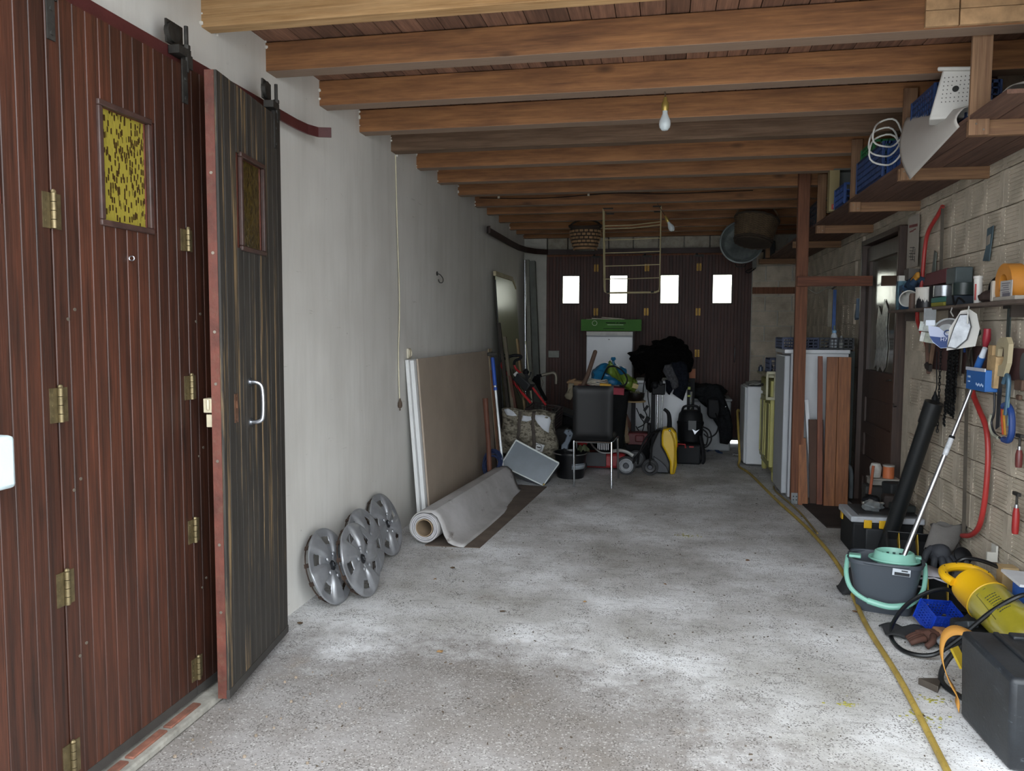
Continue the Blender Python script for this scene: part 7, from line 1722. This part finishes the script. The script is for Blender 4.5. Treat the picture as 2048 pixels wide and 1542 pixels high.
for k, (dx, dy, L_) in enumerate(((-0.045, -0.03, 0.10), (-0.012, -0.045, 0.115), (0.022, -0.045, 0.11), (0.052, -0.035, 0.085))):
    p0 = Vector((1.735 + dx * 0.8, 4.955 + dy * 0.5, 0.175)) + GO
    obj('finger', path_blob([p0, p0 + Vector((dx * 0.3, dy * 0.8 - 0.01, -0.02)), p0 + Vector((dx * 0.45, dy - 0.015, -L_ * 0.7)), p0 + Vector((dx * 0.45, dy - 0.01, -L_))], (0.019, 0.0145)).ball(tuple(p0 + Vector((dx * 0.45, dy - 0.01, -L_))), 0.0145, 10), GLV, t, ang=180)
obj('thumb', path_blob([Vector((1.69, 4.97, 0.21)) + GO, Vector((1.655, 4.94, 0.19)) + GO, Vector((1.64, 4.925, 0.15)) + GO], (0.021, 0.016)).ball(tuple(Vector((1.64, 4.925, 0.15)) + GO), 0.016, 10), GLV, t, ang=180)
t = thing('suction_cup_tool', 'black round-headed plunger tool leaning beside the grey glove', 'plunger', (1.65, 4.62, 0.05))
pc = Vector((1.635, 4.60, 0.275))
obj('head', B().lathe([(0.001, 0.02), (0.02, 0.018), (0.042, 0.004), (0.048, 0.0), (0.048, -0.008), (0.02, -0.012), (0.001, -0.012)], 26, T(pc) @ Matrix.Rotation(rad(60), 4, 'X') @ Matrix.Rotation(rad(12), 4, 'Y')), BLK, t)
obj('shaft', B().tube([pc + Vector((0.005, 0, -0.01)), (1.65, 4.54, 0.19), (1.66, 4.45, 0.10)], [0.016, 0.018, 0.022], 10), M('#2f3032', 0.6), t)
# crushed sack beside
single('grey_sack', B().grid(lambda u, v: (1.58 + 0.13 * u, 4.98 - 0.55 * v, 0.05 + 0.30 * (1 - v) * (1 - 0.2 * u) + 0.02 * math.sin(7 * u + 5 * v)), 14, 14), M('#5c5957', 0.9, var=0.2, bmp=0.5), 'grey sacking spread on the floor under the glove and against the wall', 'sack', solid=0.01, ang=180)

# ------------------------------------------------------------------ yellow pump and its black flex
t = thing('yellow_pump', 'big yellow cylinder pump with handle lying on the clutter by the right wall', 'pump', (1.62, 3.95, 0.05))
pa, pb = Vector((1.47, 4.03, 0.285)), Vector((1.60, 3.60, 0.15))
dd = (pb - pa).normalized(); xx_ = dd.cross(Vector((0, 0, 1))).normalized(); yy_ = xx_.cross(dd)
pm = Matrix((xx_, yy_, dd)).transposed().to_4x4(); pm.translation = pa
obj('cap', B().lathe([(0.001, -0.035), (0.06, -0.03), (0.088, -0.01), (0.094, 0.03), (0.097, 0.12), (0.100, 0.125)], 36, pm), M('#d6a615', 0.35, var=0.06, bmp=0.02), t)
obj('reservoir', B().lathe([(0.098, 0.12), (0.100, 0.13), (0.098, 0.40), (0.07, 0.45), (0.001, 0.46)], 36, pm), M('#9a9028', 0.25, var=0.2, scale=5, trans=0.25), t)
obj('band', B().tube([pm @ Vector((0.100 * math.cos(a), 0.100 * math.sin(a), 0.125)) for a in [2 * PI * k / 40 for k in range(40)]], 0.004, 6, closed=True), M('#b9941f', 0.4), t)
# print on the reservoir
pr = B()
vdir = math.atan2((Vector((0, 0, 1.5)) - pa).dot(yy_), (Vector((0, 0, 1.5)) - pa).dot(xx_))
def onc(a, z_, r_=0.1015): return pm @ Vector((r_ * math.cos(vdir + a), r_ * math.sin(vdir + a), z_))
pr.tube([onc(-0.15, 0.15), onc(-0.35, 0.30)], 0.0012, 4); pr.tube([onc(-0.15, 0.15), onc(0.35, 0.145)], 0.0012, 4)
rr = random.Random(5)
for i in range(8):
    z_ = 0.19 + 0.014 * i; a0 = 0.0
    while a0 < 0.5:
        w_ = rr.uniform(0.03, 0.09); pr.tube([onc(a0, z_), onc(a0 + w_, z_)], 0.0022, 4); a0 += w_ + 0.035
obj('print', pr, M('#2e2e16', 0.7), t, kind='stuff')
hd = []
arcp = [(-0.085, 0.03), (-0.11, -0.04), (-0.075, -0.105), (0.0, -0.125), (0.075, -0.105), (0.105, -0.05), (0.095, 0.0)]
obj('handle', B().tube(spline([pm @ Vector((x, 0.02, z_)) for x, z_ in arcp], 5), 0.021, 10), M('#d6a615', 0.35, var=0.06, bmp=0.02), t)
vent = B()
for k in range(5):
    x, z_ = arcp[1 + k]; vent.ball(tuple(pm @ Vector((x, 0.042, z_))), 0.0035, 6)
obj('vent_hole', vent, M('#4a3a10', 0.8), t, kind='stuff')
obj('base_block', B().box((1.54, 3.86, 0.07), (0.28, 0.34, 0.13), rot=(0.0, 0, 0.2)), M('#1d1f21', 0.6, var=0.3), t, bev=0.015)
cable('black_flex', [(1.69, 3.80, 0.35), (1.64, 3.76, 0.345), (1.56, 3.74, 0.335), (1.46, 3.76, 0.25), (1.33, 3.78, 0.10), (1.22, 3.76, 0.03), (1.12, 3.85, 0.012), (1.14, 4.10, 0.012), (1.26, 4.22, 0.12), (1.42, 4.22, 0.20), (1.52, 4.20, 0.12)], 0.0105, M('#0f1113', 0.4), 'thick black flex looping on the floor and over the yellow pump', k=8, n=8)
cable('black_flex', [(1.43, 4.08, 0.24), (1.43, 4.18, 0.30), (1.50, 4.22, 0.36), (1.58, 4.14, 0.37), (1.64, 4.02, 0.35), (1.68, 3.90, 0.30), (1.69, 3.76, 0.24)], 0.010, M('#0f1113', 0.4), 'thick black flex running behind the yellow pump handle', k=8, n=8)
cable('black_flex', [(1.50, 3.62, 0.10), (1.36, 3.58, 0.20), (1.24, 3.56, 0.12), (1.18, 3.50, 0.03), (1.22, 3.38, 0.012), (1.30, 3.30, 0.012), (1.42, 3.28, 0.012)], 0.0115, M('#17191b', 0.45), 'black flex bent round in front of the black case', k=8, n=8)
crate('blue_basket', (1.38, 4.20, 0.012), (0.16, 0.13, 0.11), M('#1b3fae', 0.4, var=0.1), 'small bright blue lattice basket tipped between bucket and yellow pump', rows=6, bars=9, tilt=(0.35, 0.1), rot=0.3, th=0.003)
t = thing('blue_crate', 'blue crate with a white sheet on top at the right edge, by the yellow pump', 'crate', (1.64, 3.8, 0.15))
obj('crate_wall', B().box((1.655, 3.85, 0.28), (0.09, 0.16, 0.17)), M('#2b5fb5', 0.45, var=0.12), t, bev=0.004)
obj('white_cover', B().box((1.64, 3.87, 0.375), (0.13, 0.20, 0.012), rot=(0.05, 0.06, 0)), M('#c2c5cb', 0.5, var=0.08, dirt=0.1), t)
single('cream_carton', B().box((1.64, 4.06, 0.31), (0.07, 0.07, 0.14)), M('#9a8460', 0.8, var=0.2), 'tan carton behind the blue crate at the right edge', 'carton')
single('dark_box', B().box((1.655, 4.0, 0.09), (0.10, 0.34, 0.18)), M('#202224', 0.8, var=0.3), 'dark box underneath the blue crate at the right edge', 'box', bev=0.01)
t = thing('leather_glove', 'stiff brown leather glove lying on the floor below the blue basket', 'glove', (1.27, 4.0, 0))
LEA = M('#4a2f26', 0.8, var=0.35, bmp=0.6, bs=50)
blob('palm', (1.28, 3.99, 0.035), (0.06, 0.05, 0.03), LEA, t, 61, 0.12, 3, 26, zmin=0.004)
for k in range(4): obj('finger', path_blob([(1.25, 3.97 - 0.02 * k + 0.03, 0.04), (1.21, 3.955 - 0.022 * k + 0.03, 0.035), (1.18, 3.95 - 0.02 * k + 0.03, 0.018)], (0.016, 0.012), 8), LEA, t, ang=180)
obj('thumb', path_blob([(1.29, 3.95, 0.05), (1.27, 3.90, 0.04), (1.24, 3.885, 0.02)], (0.017, 0.013), 8), LEA, t, ang=180)
obj('cuff', B().box((1.35, 4.01, 0.04), (0.07, 0.09, 0.05), rot=(0, 0.1, 0.2)), M('#8b6446', 0.8, var=0.2), t, bev=0.012)
t = thing('black_power_tool', 'black power tool body lying between yellow pump and leather glove', 'tool', (1.42, 3.9, 0))
obj('body', B().bar((1.34, 3.86, 0.05), (1.52, 4.0, 0.14), 0.09, 0.08), M('#202327', 0.5, var=0.3), t, bev=0.015)
obj('guard', B().bar((1.40, 3.98, 0.10), (1.42, 3.84, 0.16), 0.05, 0.03), M('#3a3f45', 0.5, 0.2, var=0.2), t, bev=0.006)
obj('grip', B().bar((1.30, 3.92, 0.03), (1.36, 3.90, 0.09), 0.035), M('#8d9094', 0.4, 0.5), t, bev=0.006)
single('felt_scraps', B().grid(lambda u, v: (1.10 + 0.22 * u, 4.16 - 0.16 * v, 0.006 + 0.02 * abs(math.sin(6 * u + 4 * v))), 12, 8), M('#2a2b2d', 0.9, var=0.2), 'scraps of dark felt on the floor in front of the mop bucket', 'scraps', solid=0.006, ang=180)
single('black_tray', B().box((1.55, 4.28, 0.03), (0.42, 0.10, 0.05), rot=(0, 0, -0.35)), TRB, 'low black tray edge behind the blue basket', 'tray', bev=0.006)
single('black_bag', B().grid(lambda u, v: (1.02 + 0.14 * u, 4.62 + 0.14 * v, 0.01 + 0.14 * math.sin(PI * u) * math.sin(PI * v)), 10, 10), M('#1c1d1f', 0.8), 'black cloth lump left behind the mop bucket', 'cloth', solid=0.01, ang=180)

# ------------------------------------------------------------------ black case, strap, wedge
t = thing('black_case', 'large scuffed black plastic case standing at the lower right corner', 'case', (1.27, 3.0, 0))
def scuffed():
    m, nt, p = base('scuffed_black_plastic')
    v = coords(nt)
    a = ramp(nt, noise(nt, v, 3, 6, 0.7), [(0.35, lin('#17191c')), (0.7, lin('#2b3036'))])
    s = ramp(nt, noise(nt, coords(nt, (6, 3, 14)), 4, 8, 0.8), [(0.6, B0), (0.68, (0.5, 0.5, 0.5, 1))])
    a = mix(nt, s, a, lin('#6a737b'))
    nt.links.new(a, p.inputs['Base Color']); p.inputs['Roughness'].default_value = 0.5
    bump(nt, p, noise(nt, v, 60, 4), 0.25, 0.004)
    return m
CSM = scuffed()
cc = B().add([(1.165, 3.24, 0.0), (1.185, 2.845, 0.0), (1.36, 2.845, 0), (1.36, 3.24, 0), (1.155, 3.245, 0.345), (1.16, 2.80, 0.345), (1.36, 2.80, 0.345), (1.36, 3.245, 0.345)],
             [(0, 3, 2, 1), (4, 5, 6, 7), (0, 1, 5, 4), (1, 2, 6, 5), (2, 3, 7, 6), (3, 0, 4, 7)])
obj('case_shell', cc, CSM, t, bev=0.018)
obj('case_half', B().add([(1.37, 3.24, 0.0), (1.37, 2.845, 0.0), (1.48, 2.845, 0), (1.48, 3.24, 0), (1.37, 3.245, 0.335), (1.37, 2.80, 0.335), (1.50, 2.80, 0.335), (1.50, 3.245, 0.335)],
             [(0, 3, 2, 1), (4, 5, 6, 7), (0, 1, 5, 4), (1, 2, 6, 5), (2, 3, 7, 6), (3, 0, 4, 7)]), CSM, t, bev=0.018)
obj('handle', B().tube(spline([(1.36, 3.12, 0.345), (1.36, 3.11, 0.372), (1.36, 2.96, 0.372), (1.36, 2.95, 0.345)], 4), 0.013, 8), CSM, t)
obj('latch', B().box((1.36, 2.87, 0.345), (0.09, 0.07, 0.03)), CSM, t, bev=0.005)
obj('latch', B().box((1.36, 3.20, 0.345), (0.09, 0.05, 0.02)), CSM, t, bev=0.005)
obj('recess_rib', B().box((1.27, 3.05, 0.348), (0.02, 0.34, 0.012)), CSM, t, bev=0.004)
t = thing('orange_strap', 'orange webbing strap looping out from beside the black case', 'strap', (1.2, 3.35, 0))
sp = spline([(1.30, 3.42, 0.24), (1.22, 3.44, 0.27), (1.16, 3.42, 0.25), (1.13, 3.36, 0.19), (1.14, 3.31, 0.12), (1.17, 3.29, 0.06), (1.165, 3.27, 0.02)], 6)
vs = []; fs = []
for p_ in sp: vs += [p_ + Vector((0.0, 0.022, 0.012)), p_ + Vector((0.0, -0.022, -0.012))]
for i in range(len(sp) - 1): fs.append((2 * i, 2 * i + 1, 2 * i + 3, 2 * i + 2))
obj('webbing', B().add(vs, fs), M('#b9843a', 0.7, var=0.1, bmp=0.3, bs=150), t, solid=0.003)
single('steel_wedge', B().prism([(0, 0), (0.10, 0.02), (0.055, -0.075)], 0.03, T((1.09, 3.50, 0.0))), M('#5a534c', 0.5, 0.5, var=0.3), 'dull metal wedge lying on the floor beside the orange strap', 'wedge', bev=0.003)
single('yellow_buckle', B().bar((1.20, 3.43, 0.20), (1.23, 3.40, 0.13), 0.05, 0.01), M('#b59a22', 0.5), 'small yellow flap inside the loop of the orange strap', 'buckle')
single('pale_corner', B().prism([(0, 0), (0.08, 0.03), (0.12, -0.03), (0.02, -0.06)], 0.01, T((1.22, 2.72, 0.0))), M('#8fa0a8', 0.6), 'pale blue-grey scrap on the floor at the lower right corner', 'scrap')

# ------------------------------------------------------------------ yellow hose
hp = [(0.838, 8.813, 0.000), (0.908, 8.375, 0.000), (0.997, 7.170, 0.000), (1.098, 6.053, 0.000), (1.116, 5.126, 0.000), (1.038, 4.174, 0.000), (1.020, 3.504, 0.000), (0.974, 2.815, 0.000)]
hp = [(p[0], p[1], 0.013) for p in hp]
pts = [(0.94, 9.47, 0.50), (0.86, 9.36, 0.58), (0.845, 9.15, 0.46), (0.85, 9.02, 0.25), (0.85, 8.90, 0.08)] + hp + [(0.93, 2.3, 0.013), (0.90, 1.2, 0.013)]
hm, nt, p = base('yellow_hose_rubber')
v = coords(nt, rand=False)
a = ramp(nt, noise(nt, v, 5, 6), [(0.35, lin('#8a7436')), (0.65, lin('#b59b4a'))])
a = mix(nt, ramp(nt, noise(nt, v, 60, 4, 0.7), [(0.55, B0), (0.7, (0.6, 0.6, 0.6, 1))]), a, lin('#6b5c35'))
nt.links.new(a, p.inputs['Base Color']); p.inputs['Roughness'].default_value = 0.6
single('garden_hose', B().tube(spline(pts, 9), 0.0125, 10), hm, 'dirty yellow hose running along the floor from the back to the front right', 'hose')
cable('floor_cable', [(1.06, 7.75, 0.01), (1.05, 7.5, 0.01), (1.10, 7.0, 0.01), (1.13, 6.6, 0.01), (1.14, 6.0, 0.01)], 0.008, M('#8d7a48', 0.7), 'second thin yellowish hose beside the tall fridge', 'hose')

# ------------------------------------------------------------------ litter on the floor
rr = random.Random(3)
LEAFM = [M('#6b4a2c', 0.9, var=0.3), M('#4b3a28', 0.9, var=0.3), M('#8a6b45', 0.9, var=0.3)]
def litter(x, y, s, m):
    b = B(); n = 7; pts = []
    for k in range(n):
        a = 2 * PI * k / n; r_ = s * rr.uniform(0.5, 1.1)
        pts.append((x + r_ * math.cos(a), y + 0.8 * r_ * math.sin(a), 0.003 + 0.3 * s * rr.random()))
    b.add(pts + [(x, y, 0.012)], [(k, (k + 1) % n, n) for k in range(n)])
    return b
for k, (u_, s_) in enumerate((((0.563, 5.206, 0.000), 0.022), ((-1.277, 4.655, 0.000), 0.02), ((-0.995, 3.407, 0.000), 0.018), ((1.031, 4.353, -0.000), 0.02), ((-0.814, 3.970, -0.000), 0.02), ((-1.319, 4.415, 0.000), 0.016), ((0.034, 4.604, 0.000), 0.016), ((-1.790, 3.601, 0.000), 0.02), ((-0.400, 4.212, 0.000), 0.014))):
    o = litter(u_[0], u_[1], s_, None)
    where = ('left of the yellow hose, level with the mop bucket', 'nearest to the leftmost hubcaps, farther of two', 'on the bare floor below the hubcaps, nearest the camera', 'beside the mop bucket, close to the hose',
             'alone in the middle left of the floor', 'just right of the front hubcaps', 'in the middle of the floor, far from everything', 'at the foot of the dark door leaf', 'between the two halves of the floor, right of the carpet end')[k]
    single('dead_leaf', o, LEAFM[k % 3], 'dead leaf ' + where, 'leaf', 'dead leaves on the floor')
b = B()
for k in range(700):
    x = rr.uniform(-1.6, 1.3); y = 2.2 + 8.0 * rr.random() ** 1.2; s = rr.uniform(0.0022, 0.006)
    if y < 5.0 and x < -1.35: continue
    b.box((x, y, s * 0.3), (s * rr.uniform(0.6, 2.4), s, s * 0.6), rot=(0, 0, rr.uniform(0, 3)))
tag(obj('crumbs', b, M('#4c4136', 0.9, var=0.4), kind='stuff'), 'dark crumbs and bits of leaf strewn over the concrete floor', 'litter')
b = B()
for k in range(32):
    x = rr.uniform(-1.66, -1.1); y = rr.uniform(2.3, 3.1); s = rr.uniform(0.003, 0.008)
    b.ball((x, y, s * 0.4), s, 6)
tag(obj('gravel', b, M('#7d7061', 0.9, var=0.5, scale=30), kind='stuff'), 'small tan stones scattered below the folding door', 'gravel')

mo = M('#8f8a3c', 0.95, var=0.4, scale=40)
for (c_, n_, r_, lab) in (((0.749, 3.252, 0.000), 26, 0.05, 'yellow-green moss flecks left of the hose, near the lower right'), ((1.038, 3.187, 0.000), 40, 0.07, 'yellow-green moss flecks around the hose, at the lower right'), ((1.094, 3.357, 0.000), 24, 0.05, 'yellow-green moss flecks right of the hose, near the black case'), ((0.197, 5.760, 0.000), 30, 0.07, 'dull green moss flecks in the middle distance of the floor')):
    b = B()
    for k in range(n_):
        a = rr.uniform(0, 6.28); q_ = r_ * abs(rr.gauss(0, 0.55)); b.ball((c_[0] + 1.4 * q_ * math.cos(a), c_[1] + q_ * math.sin(a), 0.001), rr.uniform(0.002, 0.005), 6, (1.6, 1, 0.5))
    tag(obj('moss', b, mo, kind='stuff'), lab, 'moss')
